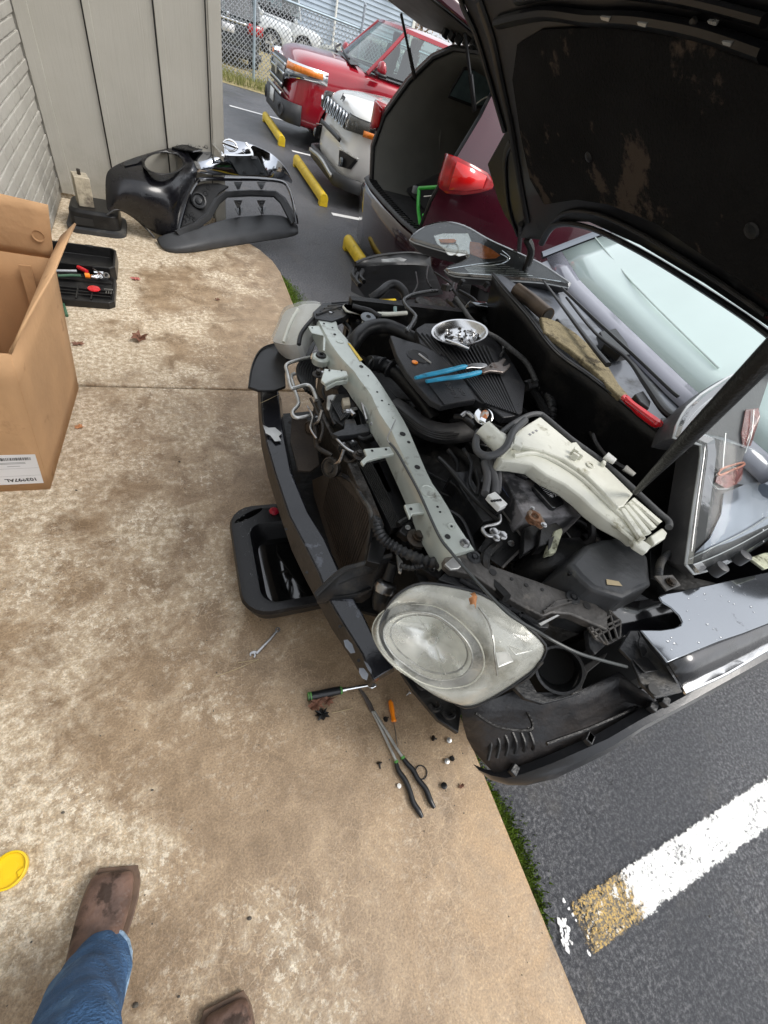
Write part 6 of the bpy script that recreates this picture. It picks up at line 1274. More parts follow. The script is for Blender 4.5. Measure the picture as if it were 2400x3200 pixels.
# ================================================================ BAIT STATION, BLOCK
bs_=thing('bait_station',(-.55,4.42,0),'black plastic bait station with a rounded base in the wall corner','bait station')
def rrect(cx,cy,hx,hy,r,z,n=5):
    out=[]
    for sx,sy,a0 in ((1,1,0),(-1,1,90),(-1,-1,180),(1,-1,270)):
        for i in range(n+1): a=math.radians(a0+90*i/n); out.append(Vector((cx+sx*(hx-r)+r*math.cos(a),cy+sy*(hy-r)+r*math.sin(a),z)))
    return out
m=MB().loft([rrect(-.55,4.42,.20,.20,.09,.0),rrect(-.55,4.42,.20,.20,.09,.03),rrect(-.55,4.42,.185,.185,.08,.035)]); build('base_plate',m,M('grey_black_plastic',(.035,.037,.040),.5,dirt=((.15,.14,.12),8,.55,.2)),bs_)
m=MB().loft([rrect(-.55,4.43,.17,.17,.07,.034),rrect(-.55,4.43,.165,.165,.07,.13),rrect(-.55,4.43,.145,.145,.06,.15)]); build('lid',m,black_pl,bs_,bevel=.004)
m=MB().box((-.62,4.262,.075),(.12,.01,.05)); build('entry_slot',m,ink,bs_)
wb=thing('wood_block',(-.60,4.42,.15),'weathered wooden block standing on the black bait station','wood block')
m=MB().box((-.60,4.40,.245),(.10,.12,.19),rot(0,.04,.25)); build('block',m,woodm,wb,bevel=.004); m=MB().tube([(-.60,4.40,.338),(-.60,4.40,.375)],.012,8,False); build('bolt',m,grease,wb)
# ================================================================ CARDBOARD BOX
cb=thing('cardboard_box',(-.70,1.88,0),'tall open cardboard box with a white label near its base','box')
a0,a1=Vector((-.835,1.525,0)),Vector((-.59,1.52,0)); a2=Vector((-.538,2.235,0)); a3=Vector((-.835,2.25,0))
t0,t1,t2,t3=Vector((-.835,1.50,.655)),Vector((-.512,1.50,.648)),Vector((-.475,2.25,.634)),Vector((-.835,2.27,.64))
def wall(nm,p,mt=cardboard,th=.006,parent=cb,bow=0,n_=None):
    m=MB(); nr=(p[1]-p[0]).cross(p[3]-p[0]).normalized()
    rows=[]
    for i in range(7):
        row=[]
        for k in range(7):
            u_,v_=i/6,k/6; q_=(p[0].lerp(p[1],u_)).lerp(p[3].lerp(p[2],u_),v_); row.append(q_+nr*bow*math.sin(u_*3.14)*math.sin(v_*3.14))
        rows.append(row)
    m.grid(rows); return build(nm,m,mt,parent,solid=th)
fw=wall('front_side',[a0,a1,t1,t0],bow=.004); sdw=wall('right_side',[a1,a2,t2,t1],bow=.008); wall('back_side',[a2,a3,t3,t2],cardin); wall('left_side',[a3,a0,t0,t3],cardin)
m=MB().prism([a0+Vector((0,0,.012)),a1+Vector((-.004,0,.012)),a2+Vector((-.004,0,.012)),a3+Vector((0,0,.012))],(0,0,-.006)); build('box_floor',m,cardin,cb)
wall('back_flap',[t2+Vector((.003,.002,0)),t3,Vector((-.835,2.262,.865)),Vector((-.437,2.25,.835))],cardboard,bow=-.01)
m=MB(); hA,hB=t1.copy(),t2.copy(); e_=[M_ for M_ in (P(*px('M',(268,910)),.735),P(*px('M',(380,560)),.76),P(*px('M',(522,330)),.765))]
m.grid([[hA,hA.lerp(hB,.35),hA.lerp(hB,.7),hB],[Vector((-.468,1.56,.71)),Vector((-.455,1.80,.715)),Vector((-.44,2.05,.72)),Vector((-.425,2.27,.72))],[Vector((-.43,1.62,.755)),Vector((-.40,1.85,.76)),Vector((-.385,2.08,.765)),Vector((-.368,2.30,.765))]]); build('right_flap',m,cardboard,cb,solid=.007)
m=MB(); m.grid([[t0,t1],[Vector((-.835,1.53,.55)),Vector((-.53,1.56,.54))],[Vector((-.835,1.58,.47)),Vector((-.56,1.60,.46))]]); build('front_flap',m,cardin,cb,solid=.006)
m=MB(); m.grid([[t1+Vector((-.004,.02,-.002)),t2+Vector((-.006,-.25,-.002))],[Vector((-.545,1.56,.57)),Vector((-.53,1.9,.57))]]); build('folded_edge',m,cardin,cb,solid=.005)
m=MB().prism([p+Vector((.0,-.0,0)) for p in [Vector((-.60,2.24,.60)),Vector((-.56,2.24,.60)),Vector((-.60,2.235,.05)),Vector((-.64,2.235,.05))]],(0,-.006,0)); build('tape_strip',m,cardboard,cb)
m=MB().lathe([(.02,0),(.021,.003),(.012,-.002)],P(*px('M',(252,442)),.72).lerp(Vector((-.50,2.25,.72)),1.0)+Vector((.0,-.008,0)),(0,-1,0),14); build('flap_dent',m,cardin,cb)
# label
def lf(u_,v_): # u 0..1 across from box corner side towards the left, v height
    p=a1.lerp(t1,v_/.65)+Vector((-u_,-.0055,0)); return p
lp_=[lf(.012,.045),lf(.20,.048),lf(.20,.215),lf(.012,.212)]
m=MB().prism(lp_,(0,-.0006,0)); lb_=build('shipping_label',m,labelm,cb)
xd=Vector((-1,0,0)); yd=(lf(0,.05)-lf(0,.2)); 
def ltext(s_,u_,v_,size,mt=ink): p=lf(u_,v_)+Vector((0,-.0012,0)); text('label_text',s_,p,xd,yd,size,mt,lb_,.0001,bold=.0006)
ltext('103897AL',.030,.080,.025); ltext('TOYOTA' if 0 else 'YADAVA',.060,.150,.006,greyink) if 0 else None
m=MB(); rnd=random.Random(4); x_=.03
while x_<.19:
    w0=rnd.choice((.0012,.0022,.0035)); m.prism([lf(x_,.183)+Vector((0,-.001,0)),lf(x_+w0,.183)+Vector((0,-.001,0)),lf(x_+w0,.198)+Vector((0,-.001,0)),lf(x_,.198)+Vector((0,-.001,0))],(0,-.0003,0)); x_+=w0+rnd.choice((.001,.002,.003))
build('barcode',m,ink,lb_,smooth=False)
for v_,u0_,u1_ in ((.170,.05,.14),(.164,.05,.15),(.150,.07,.11)): m=MB().prism([lf(u0_,v_)+Vector((0,-.001,0)),lf(u1_,v_)+Vector((0,-.001,0)),lf(u1_,v_+.0022)+Vector((0,-.001,0)),lf(u0_,v_+.0022)+Vector((0,-.001,0))],(0,-.0003,0)); build('fine_print',m,greyink,lb_)
for v_ in (.095,.138): m=MB().prism([lf(.014,v_)+Vector((0,-.001,0)),lf(.198,v_)+Vector((0,-.001,0)),lf(.198,v_+.0007)+Vector((0,-.001,0)),lf(.014,v_+.0007)+Vector((0,-.001,0))],(0,-.0003,0)); build('rule',m,greyink,lb_)
# ================================================================ LOOSE HEADLIGHTS LYING ON THE CAR
def drops(parent,pts_fn,n,r0,r1,seed):
    rnd=random.Random(seed); m=MB()
    for _ in range(n):
        p,nn=pts_fn(rnd); r=rnd.uniform(r0,r1)*(.5+.5*rnd.random()); m.lathe([(r,0),(r*.8,r*.5),(r*.2,r*.75)],p,nn,6)
    o=build('water_drops',m,droplet,parent); o['kind']='stuff'; return o
def headlamp(nm,label,k,outl,nrm,depth,bulge,edge_r,loc):
    t=thing(nm,loc,label,'headlight')
    R=W(k,outl,0); c=sum(R,Vector())/len(R); R=[PP(*px(k,p[:2]),c,nrm) for p in outl]; R=resample(R+[R[0]],61)[:-1] if k=='C' else sloop(R,60)
    c0=c; c=sum(R,Vector())/60
    def ins(R_,a,o):
        out=[]; n=len(R_)
        for i in range(n):
            tg=(R_[(i+2)%n]-R_[i-2]).normalized(); inn=nrm.cross(tg); 
            if inn.dot(c-R_[i])<0 and False: inn=-inn
            out.append(R_[i]+inn*a*SG+o)
        return out
    area=sum(((R[i]-c).cross(R[(i+1)%60]-c)).dot(nrm) for i in range(60)); SG=1 if area>0 else -1
    return t,R,c,ins
# far one, across the far fender
n1=Vector((-.55,-.45,.70)).normalized()
FO=[(580,312,.97),(640,250,1.0),(740,205,1.03),(850,198,1.05),(960,230,1.05),(1100,310,1.05),(1280,392,1.04),(1430,462,1.03),(1550,540,1.01),(1622,592,1.0),(1612,622,.985),(1450,592,.97),(1200,574,.955),(1000,560,.945),(860,545,.935),(803,503,.93),(830,482,.935),(900,460,.945),(950,438,.955),(965,415,.96),(930,405,.96),(860,400,.955),(760,375,.96),(660,345,.965)]
hf_,R,c,ins=headlamp('replacement_headlight','clear new headlight with amber reflector lying across the far side of the engine bay','G',FO,n1,.08,.03,.005,P(*px('G',(1100,450)),.93))
m=MB().loft([R,[p-n1*.03 for p in R],[c+(p-c)*.9-n1*.075 for p in R]]); build('housing',m,M('housing_grey',(.055,.055,.058),.4,bump=.15,dirt=((.10,.10,.10),8,.55,.2)),hf_)
m=MB().prism(ins(R,.010,-n1*.001),(-n1*.004)); build('inner_bezel',m,M('smoke_bezel',(.10,.10,.10),.22,metal=.7,var=.4,vs=20,dirt=((.32,.32,.31),10,.56,.1)),hf_)
m=MB().prism(ins(R,.012,n1*.016),n1*.002); lz=build('lens',m,clear,hf_)
m=MB().loft([R,[p+n1*.010 for p in ins(R,.002,Vector())],[p+n1*.017 for p in ins(R,.012,Vector())]],caps=False); build('lens_skirt',m,clearmat('lens_edge',(.75,.77,.77),.08,.55),hf_)
m=MB().tube([p for p in R]+[R[0]],.0035,6,False); build('rim',m,M('clear_rim',(.50,.52,.52),.12,coat=1),hf_)
c1=c.copy()
def GP(pts,z,o=0): return [PP(*px('G',p[:2]),c1+n1*max(o,.004),n1) for p in pts]
m=MB().prism(GP([(972,322),(1030,330),(1110,370),(1168,412),(1140,432),(1060,436),(975,405),(968,360)],.99,.010),n1*.003); build('amber_reflector',m,M('dark_amber',(.62,.17,.03),.25,coat=.8,var=.25,vs=30),hf_,bevel=.002)
m=MB().prism(GP([(768,308),(868,305),(885,318),(860,330),(785,328)],1.0,.013),n1*.002); build('amber_marker',m,amber,hf_)
m=MB().prism(GP([(735,285),(800,270),(960,270),(985,330),(970,405),(900,420),(820,385),(760,340)],.975,.0),n1*.003); build('reflector',m,reflm,hf_,bevel=.004)
m=MB().lathe([(.034,0),(.028,-.006),(.01,-.008)],GP([(855,370)],.99,.012)[0],n1,20,cap=False); build('bulb_bowl',m,reflm,hf_)
for pts in ([(815,500),(1000,470),(1210,440),(1170,400)],[(830,520),(1050,535),(1300,545),(1560,580)],[(1180,380),(1230,430),(1150,470),(980,480)]): m=MB().tube(GP(pts,.975,.010),.0028,6); build('chrome_line',m,chrome,hf_)
for i in range(7): m=MB().tube(GP([(930+i*8,486+i*8),(1200+i*30,470+i*12)],.965,.004),.0016,4,False); build('flute',m,reflm,hf_)
for x,y in ((920,585),(1080,600),(1180,610),(1330,590),(1480,615),(1560,650)): m=MB().box(W('G',[(x,y)],.93)[0],(.03,.02,.025),rot(.3,0,.5)); build('mount_tab',m,black_pl,hf_,bevel=.003)
def fdrop(rnd):
    i=rnd.randrange(2,26); p=R[i].lerp(c,rnd.uniform(.02,.35)); return p+n1*.019,n1
drops(hf_,fdrop,150,.0012,.004,8)
# near one, standing on the near strut tower
n2=(Vector((1.61,.29,.90))-Vector((1.21,.235,.86))).cross(Vector((1.40,.52,1.05))-Vector((1.21,.235,.86))).normalized()
if n2.z<0: n2=-n2
print('N2',n2)
NO=[(1090,1468,.865),(1118,1520,.858),(1150,1535,.856),(1300,1490,.862),(1480,1400,.872),(1659,1290,.882),(1900,1140,.90),(1960,700,1.04),(1900,230,1.17),(1659,140,1.17),(1540,115,1.15),(1400,165,1.12),(1200,290,1.08),(1080,400,1.05),(1018,530,1.02),(1003,600,1.005),(1060,610,1.01),(1130,620,1.015),(1205,650,1.02),(1190,760,1.0),(1160,960,.96),(1125,1200,.91)]
hn_,R,c,ins=headlamp('replacement_headlight','clear new headlight standing on the near strut tower behind the prop rod, dark inside','C',NO,n2,.1,.03,.005,P(*px('C',(1400,1480)),.85))
m=MB().loft([R,[p-n2*.03 for p in R],[c+(p-c)*.92-n2*.09 for p in R]]); build('housing',m,MATS['housing_grey'],hn_)
m=MB().prism(ins(R,.010,-n2*.001),(-n2*.004)); build('inner_bezel',m,M('dark_bezel',(.014,.014,.015),.6,var=.3,spec=.2),hn_)
soft=clearmat('soft_clear_lens',(.92,.94,.94),.05,.84,.22)
r0_=ins(R,.022,n2*.030); m=MB().loft([r0_]+[[c+(p-c)*k_+n2*o_ for p in r0_] for k_,o_ in ((.9,.012),(.7,.030),(.45,.042),(.2,.048),(.02,.05))],caps=False); build('lens',m,soft,hn_)
m=MB().loft([R,[p+n2*.018 for p in ins(R,.003,Vector())],[p+n2*.031 for p in ins(R,.022,Vector())]],caps=False); build('lens_skirt',m,MATS['lens_edge'],hn_)
m=MB().tube(R+[R[0]],.0045,6,False); build('rim',m,MATS['clear_rim'],hn_)
c2_=c.copy()
def CP(pts,z,o=0): return [PP(*px('C',p[:2]),c2_+n2*max(o,.004),n2) for p in pts]
m=MB().prism(CP([(1500,400,1.13),(1590,390,1.135),(1605,520,1.10),(1570,640,1.07),(1480,660,1.06),(1470,560,1.09)],0,.004),n2*.003); build('amber_reflector',m,M('red_amber',(.15,.022,.014),.25,coat=.8,var=.3,vs=30),hn_)
m=MB().tube(CP([(1310,835,.99),(1360,800,1.0),(1480,765,1.02),(1485,785,1.01),(1400,820,.995),(1330,850,.985),(1310,835,.99)],0,.008),.0035,6); build('marker_outline',m,M('copper_line',(.55,.22,.14),.3,metal=.4),hn_)
m=MB().prism(CP([(1300,860,.985),(1480,790,1.01),(1470,900,.99),(1360,945,.97),(1290,900,.975)],0,.003),n2*.003); build('amber_marker',m,MATS['red_amber'],hn_)
m=MB().prism(CP([(1150,1390,.88),(1250,1290,.90),(1330,1120,.935),(1345,980,.96),(1480,920,.98),(1520,830,1.0),(1600,950,.975),(1800,1040,.95),(1800,1120,.93),(1659,1190,.92),(1400,1310,.895)],0,.003),n2*.003); build('reflector',m,M('sky_tinted_reflector',(.26,.285,.33),.18,metal=.5,var=.2,vs=6,coat=.3),hn_)  # reflector plate; its pale blue-grey has the sky's reflection put into the colour
for pts in ([(1245,850,.98),(1265,900,.975),(1310,945,.965),(1380,945,.97)],[(1120,1430,.872),(1300,1340,.885),(1500,1240,.90),(1659,1140,.92)],[(1150,1470,.868),(1320,1400,.875),(1500,1310,.888),(1659,1220,.90)],[(1225,640,1.02),(1205,800,.99),(1170,1050,.94),(1130,1380,.88)],[(1560,400,1.14),(1545,560,1.10),(1500,700,1.05)],[(1365,560,1.08),(1345,800,1.01)],[(1100,480,1.05),(1200,370,1.08),(1400,230,1.12),(1540,170,1.15)],[(1040,570,1.02),(1110,560,1.03),(1250,420,1.07)]): m=MB().tube(CP(pts,0,.012),.0018,6); build('chrome_line',m,MATS['clear_rim'],hn_)
for x,y,z in ((1320,1500,.855),(1480,1420,.862)): m=MB().lathe([(.018,-.02),(.018,.015),(.008,.018)],W('C',[(x,y)],z)[0],(0,0,1),14); build('mount_lug',m,MATS['housing_grey'],hn_)
def ndrop(rnd):
    i=rnd.randrange(8,34); p=R[i].lerp(c,rnd.uniform(.05,.7)); return p+n2*.034,n2
drops(hn_,ndrop,70,.0015,.004,9)
def fdr(rnd):
    u=rnd.uniform(950,1659); v=rnd.uniform(300,800); p=W('F',[(u,v)],.8015)[0]; return p,Vector((0,0,1))
ok=[]
def fdr2(rnd):
    while True:
        u=rnd.uniform(900,1900); 
        top_=385-(u-850)*.225; bot=882-(u-920)*.39
        if u<1040: top_=max(top_,640)
        v=rnd.uniform(top_+20,bot-15)
        if bot-15>top_+20: return W('F',[(u,v)],.8008)[0],Vector((0,0,1))
drops(fd,fdr2,46,.0015,.0042,4)
# ================================================================ SMALL THINGS ON THE CAR
lf_=[(766,322),(790,318),(803,350),(803,385),(797,425),(785,400),(765,392),(752,360),(772,345)]
m=MB(); L_=[p+Vector((0,0,.004*(i%3))) for i,p in enumerate(W('E',lf_,.768))]; cL=sum(L_,Vector())/9+Vector((0,0,.006)); m.add(L_+[cL],[(i,(i+1)%9,9) for i in range(9)]); tag(build('leaf',m,leaforange,solid=.0008),'small orange leaf stuck on top of the cloudy old headlight','leaf')
ca,cb_=W('G',[(732,950),(1058,950)],.862); rd=(ca-cb_).length/2*.86; cD=(ca+cb_)/2; cD.z=.842
dish=thing('parts_dish',cD,'round polished steel magnetic dish full of bolts on the engine cover','dish')
dax=Vector((-.28,.12,.95)).normalized()
m=MB().lathe([(.001,.004),(rd*.62,.004),(rd*.78,.012),(rd*.93,.030),(rd*1.0,.031),(rd*1.0,.028),(rd*.94,.026),(rd*.82,.008),(rd*.62,.0)],cD+Vector((0,0,.02)),dax,seg=48,cap=False); build('bowl',m,M('polished_bowl',(.70,.70,.70),.2,metal=1,var=.1),dish)
m=MB().lathe([(rd*.5,-.004),(rd*.5,.001)],cD,seg=30); build('magnet_base',m,rubber,dish)
rnd=random.Random(12)
for i in range(26):
    a=rnd.uniform(0,6.28); r_=rd*.62*math.sqrt(rnd.random()); c=cD+Vector((math.cos(a)*r_,math.sin(a)*r_,.030+rnd.random()*.008-(-.28*math.cos(a)+.12*math.sin(a))*r_)); ax=Vector((rnd.uniform(-1,1),rnd.uniform(-1,1),rnd.uniform(-.3,.8))).normalized(); s_=rnd.uniform(.7,1.15)
    m=MB().hexbolt(c,.0058*s_,ax); m.tube([c,c-ax*.016*s_],.0032*s_,6,False); tag(build('bolt',m,rnd.choice((steel,grease,chrome,deep))),'small bolt lying loose in the steel dish','bolt','loose bolts in the steel dish')
a,b=W('G',[(815,955),(965,1015)],.885); m=MB().tube([a,a.lerp(b,.45),a.lerp(b,.5),b],[.0075,.0075,.010,.010],14,False); tag(build('socket_bar',m,chrome),'shiny socket extension lying across the bolts in the dish','socket')
pl=thing('pliers',P(*px('G',(930,1180)),.845),'blue handled tongue and groove pliers lying on the engine cover','pliers')
Z=.858
m=MB().tube(W('G',[(618,1205),(700,1185),(820,1160),(930,1133),(955,1130)],Z),[.0075,.010,.0115,.011,.006],10,flat=.7); build('handle',m,blueh,pl)
m=MB().tube(W('G',[(690,1228),(800,1210),(920,1195),(1020,1172),(1045,1163)],Z+.002),[.0075,.010,.0115,.011,.006],10,flat=.7); build('handle',m,blueh,pl)
m=MB().prism(W('G',[(945,1120),(985,1108),(1040,1105),(1080,1112),(1090,1130),(1040,1140),(985,1135),(950,1142)],Z+.004),(0,0,-.008)); build('lower_jaw_arm',m,steel,pl,bevel=.002)
jaw=M('dull_jaw_steel',(.17,.15,.14),.38,metal=.85,var=.3,dirt=((.10,.06,.04),20,.55,.15))
m=MB().prism(W('G',[(1035,1158),(1085,1125),(1110,1105),(1150,1100),(1185,1076),(1210,1082),(1196,1102),(1185,1118),(1190,1128),(1215,1118),(1232,1105),(1235,1125),(1215,1150),(1190,1168),(1140,1160),(1100,1158),(1060,1172)],Z+.006),(0,0,-.012)); build('jaw',m,jaw,pl,bevel=.003)
m=MB().hexbolt(W('G',[(1110,1132)],Z+.006)[0],.006); build('pivot_bolt',m,jaw,pl)
sd_=thing('screwdriver',P(*px('C',(780,420)),1.0),'red handled screwdriver lying on the cowl by the wiper','screwdriver')
m=MB().tube(W('C',[(655,322),(672,318),(705,352),(730,372),(780,415),(870,480),(900,495),(903,500)],1.012),[.006,.014,.014,.0135,.0175,.0185,.017,.010],8,flat=.85); build('handle',m,redh,sd_)
m=MB().tube(W('C',[(672,340),(870,490)],1.03),.0025,5,False); build('handle_flute',m,redlens,sd_)
m=MB().tube(W('C',[(902,490),(1000,515)],1.008),.003,8,False); build('shaft',m,steel,sd_)
plate('cowl_bracket','C',[(925,452),(1040,460),(1030,520),(1010,545),(898,525)],1.0,.01,black_pl)
# ================================================================ TOOLS AND BITS ON THE SLAB
# drain pan
dp=thing('drain_pan',(.42,.96,0),'black oil drain pan with a carrying slot, holding dark fluid under the car front','drain pan')
px0,px1,py0,py1=.095,.80,.70,1.225
def rr2(i0,z,r,n=5):
    hx=(px1-px0)/2-i0; hy=(py1-py0)/2-i0; return rrect((px0+px1)/2,(py0+py1)/2,hx,hy,max(.01,r-i0*.6),z,n)
def inner_(z,g): return rrect((px0+px1)/2+.015,(py0+py1)/2-.035,(px1-px0)/2-.058-g,(py1-py0)/2-.072-g,.06,z,5)
m=MB().loft([rr2(.035,0,.1),rr2(.025,.03,.1),rr2(.004,.10,.1),rr2(0,.112,.1),rr2(.006,.128,.1),rr2(.03,.133,.1),inner_(.131,0),inner_(.118,.006),inner_(.02,.04)],caps=True); pan=build('tray',m,M('pan_plastic',(.008,.008,.009),.36,bump=.15,bs=120,dirt=((.06,.06,.06),12,.60,.15)),dp,ang=40)
c=Vector((.178,1.165,.13)); ell=[c+Vector((.062*math.cos(t),.016*math.sin(t)+.030*math.cos(t),0)) for t in [2*math.pi*i/24 for i in range(24)]]
cut=build('cut',MB().prism([p+Vector((0,0,.05)) for p in ell],(0,0,-.3)),deep,dp,smooth=False); bpy.context.view_layer.update(); boolcut(pan,[cut])
m=MB().prism(inner_(.045,.028),(0,0,-.002)); build('fluid',m,fluid,dp)
m=MB().lathe([(.018,0),(.022,.01),(.012,.02)],(.285,1.17,.13),seg=9); build('red_cap',m,M('red_plug',(.35,.01,.03),.4),dp)
def pdrop(rnd):
    return Vector((px0+.03+abs(rnd.gauss(0,.03))+rnd.random()*.02,rnd.uniform(.85,1.2),.1335)),Vector((0,0,1))
drops(dp,pdrop,60,.0015,.0035,3)
# spanner by the pan
def G0(k,pts,z=.006): return W(k,pts,z)
wr=thing('wrench',P(*px('D',(250,1060)),0),'chrome open ended wrench sticking out from under the drain pan','wrench')
m=MB().tube(G0('D',[(345,975),(300,1030),(210,1125)]),[.0055,.0048,.0055],8,False,flat=.6); build('shank',m,steel,wr)
m=MB().prism(G0('D',[(215,1110),(205,1122),(208,1140),(196,1152),(190,1146),(196,1134),(190,1124),(178,1126),(176,1142),(168,1140),(164,1124),(174,1112),(195,1104)],.009),(0,0,-.007)); build('open_jaw',m,steel,wr,bevel=.001)
m=MB().lathe([(.010,-.004),(.010,.004),(.006,.004),(.006,-.004)],G0('D',[(348,972)],.008)[0],seg=16,cap=False); build('ring_end',m,chrome,wr)
# ratchet
ra=thing('ratchet',P(*px('L',(400,310)),0),'black handled ratchet with green bands and chrome shaft on the concrete','ratchet')
z=.016; m=MB().tube(W('L',[(172,352),(185,350),(260,335),(350,316),(440,298),(452,296)],z),[.013,.0155,.0145,.0155,.0145,.012],12); build('grip',m,blackgrip,ra)
m=MB().tube(W('L',[(172,352),(202,346)],z),[.0150,.0158],12,False); build('green_band',m,greenp,ra)
m=MB().tube(W('L',[(450,298),(466,295)],z),[.0150,.0125],12,False); build('green_band',m,greenp,ra)
m=MB().tube(W('L',[(470,293),(500,287)],z),.009,12,False); build('collar',m,chrome,ra)
m=MB().tube(W('L',[(500,287),(690,252)],z),.0065,12,False); build('shaft',m,chrome,ra)
m=MB().prism(W('L',[(685,258),(700,240),(740,230),(770,245),(765,262),(730,280),(700,275)],z+.006),(0,0,-.016)); build('ratchet_head',m,chrome,ra,bevel=.003)
# long reach pliers
lp=thing('long_pliers',P(*px('L',(880,800)),0),'long reach pliers with twin steel rods and black bent grips on the concrete','pliers')
m=MB().prism(W('L',[(608,275),(630,280),(665,315),(720,400),(748,470),(735,490),(718,488),(690,435),(650,350)],.013),(0,0,-.010)); build('jaw',m,jaw,lp,bevel=.003)
m=MB().tube(W('L',[(728,478),(800,620),(870,770),(940,920)],.010),.0052,10,False); build('rod',m,galv,lp)
m=MB().tube(W('L',[(745,478),(830,620),(920,770),(992,878)],.012),.0052,10,False); build('rod',m,galv,lp)
m=MB().tube(W('L',[(932,912),(955,990),(1010,1070),(1050,1160),(1080,1260),(1130,1340),(1160,1395)],.011),[.0065,.0085,.009,.009,.0095,.0095,.006],12); build('grip',m,blackgrip,lp)
m=MB().tube(W('L',[(990,875),(1030,930),(1080,985),(1120,1060),(1190,1150),(1230,1250),(1265,1312)],.011),[.0065,.0085,.009,.009,.0095,.0095,.006],12); build('grip',m,blackgrip,lp)
for p in ((935,915),(992,878)): m=MB().lathe([(.0075,-.004),(.0075,.004)],W('L',[p],.012)[0],W('L',[(p[0]+10,p[1]+20)],.012)[0]-W('L',[p],.012)[0],12); build('green_band',m,greenp,lp)
# orange pick
op=thing('screwdriver',P(*px('L',(900,480)),0),'small orange handled screwdriver with a thin shaft on the concrete','screwdriver')
m=MB().tube(W('L',[(890,395),(888,402),(900,470),(908,520),(915,560),(916,568)],.010),[.006,.0095,.0095,.0075,.010,.007],6); build('handle',m,orange,op)
m=MB().tube(W('L',[(914,565),(930,670),(944,770)],.006),.0017,6,False); build('shaft',m,steel,op)
# o ring
c=P(*px('L',(1152,1005)),.004); m=MB().tube([c+Vector((.0205*math.cos(t),.0205*math.sin(t),0)) for t in [2*math.pi*i/32 for i in range(33)]],.0021,8,False); tag(build('rubber_ring',m,rubber),'thin black rubber ring leaning on the long pliers grip','rubber ring')
# push clips
def clip(x,y,lbl,mt=black_pl,s=1.0,flat=False,k='L'):
    c=P(*px(k,(x,y)),.0); rnd=random.Random(int(x)); t=thing('push_clip',c,lbl,'fastener','fasteners scattered on the concrete')
    ax=Vector((rnd.uniform(-1,1),rnd.uniform(-1,1),.35 if not flat else 4)).normalized(); c=c+Vector((0,0,.008*s))
    m=MB().lathe([(.0095*s,0),(.0095*s,.002*s),(.006*s,.0035*s)],c,ax,16); build('head',m,mt,t); m=MB().tube([c,c-ax*.018*s],[.0038*s,.002*s],6,False); build('stem',m,mt if not flat else grey_pl,t)
clip(840,550,'black push clip between the long pliers and the orange screwdriver'); clip(1250,715,'dark splayed clip left of the pair near the slab edge'); clip(1385,732,'pale ringed clip nearest the splash shield',galv,1.0,True); clip(1366,912,'silver ringed clip touching a dark one',galv,1.0,True); clip(1410,888,'dark clip touching the silver ringed one',deep); clip(785,930,'small dark clip alone left of the pliers rods'); clip(1340,1125,'round black clip below the rubber ring',black_pl,1.15,True); clip(1045,320,'shiny clip hard against the splash shield',steel,.9); clip(955,1125,'white fragment of a clip beside the pliers grip',white,.8,True)
def leaf(x,y,k,r,mt,lbl,seed,z=.004,curl=.5,cat='leaf'):
    rnd=random.Random(seed); c=P(*px(k,(x,y)),z); n=16; m=MB(); ring=[]
    for i in range(n):
        a=2*math.pi*i/n; rr_=r*((1.0 if i%2==0 else .55)+rnd.uniform(-.15,.2)); ring.append(c+Vector((math.cos(a)*rr_,math.sin(a)*rr_*.8,curl*r*abs(math.sin(a*1.5+seed))*rnd.uniform(.5,1.2))))
    mid=[c.lerp(p,.5)+Vector((0,0,curl*r*.25*rnd.random())) for p in ring]
    m.v=[c+Vector((0,0,.001))]+mid+ring; m.f=[(0,1+i,1+(i+1)%n) for i in range(n)]+[(1+i,1+n+i,1+n+(i+1)%n,1+(i+1)%n) for i in range(n)]
    return tag(build('leaf',m,mt,solid=.0006,smooth=False),lbl,cat)
leaf(245,420,'L',.036,leafbrown,'curled dead maple leaf beside the ratchet grip',1,.005,.8); leaf(340,390,'L',.028,leafbrown,'smaller crumpled brown leaf right of the curled maple leaf',2,.006,.9); leaf(295,505,'L',.028,deep,'black rotten leaf scrap below the brown leaves',3,.003,.5)
leaf(940,712,'M',.035,leafred,'pinkish red leaf near the open toolbox',4,.004,.3); leaf(965,1130,'M',.055,leafbrown,'dry curled brown leaf in the middle of the far slab',5,.006,.8); leaf(548,1735,'M',.022,leaforange,'small orange leaf fragment beside the cardboard box',6,.003,.4); leaf(540,1160,'M',.035,leafbrown,'thin brown leaf scrap close behind the cardboard box',7,.003,.3); leaf(1505,858,'M',.022,leafbrown,'tiny brown leaf near the curved slab end',9,.003,.7)
leaf(1495,1125,'L',.012,leafbrown,'tan seed husk nearest the slab edge by the clips',11,.003,.8,'seed husk')
for k,x,y,r,lb in (('J',362,258,.007,'dark grit stone left of the brown boot toe'),('J',877,128,.006,'dark crumb right above the boot on the slab'),('J',1437,868,.009,'black seed lying right of the boots'),('M',1240,1975,.008,'dark pebble on the near slab right of the box'),('J',780,1368,.010,'thin dark twig between the two boots'),('M',527,2172,.007,'dark pebble in front of the box corner'),('J',1030,1318,.005,'tiny dark grit right of the jeans')):
    c=P(*px(k,(x,y)),.003); m=MB().lathe([(r*.3,-r*.3),(r*.7,-r*.1),(r*.6,r*.3),(r*.2,r*.5)],c,(.3,1,.4),7); tag(build('pebble' if 'twig' not in lb and 'seed' not in lb else 'debris',m,stone),lb,'debris')
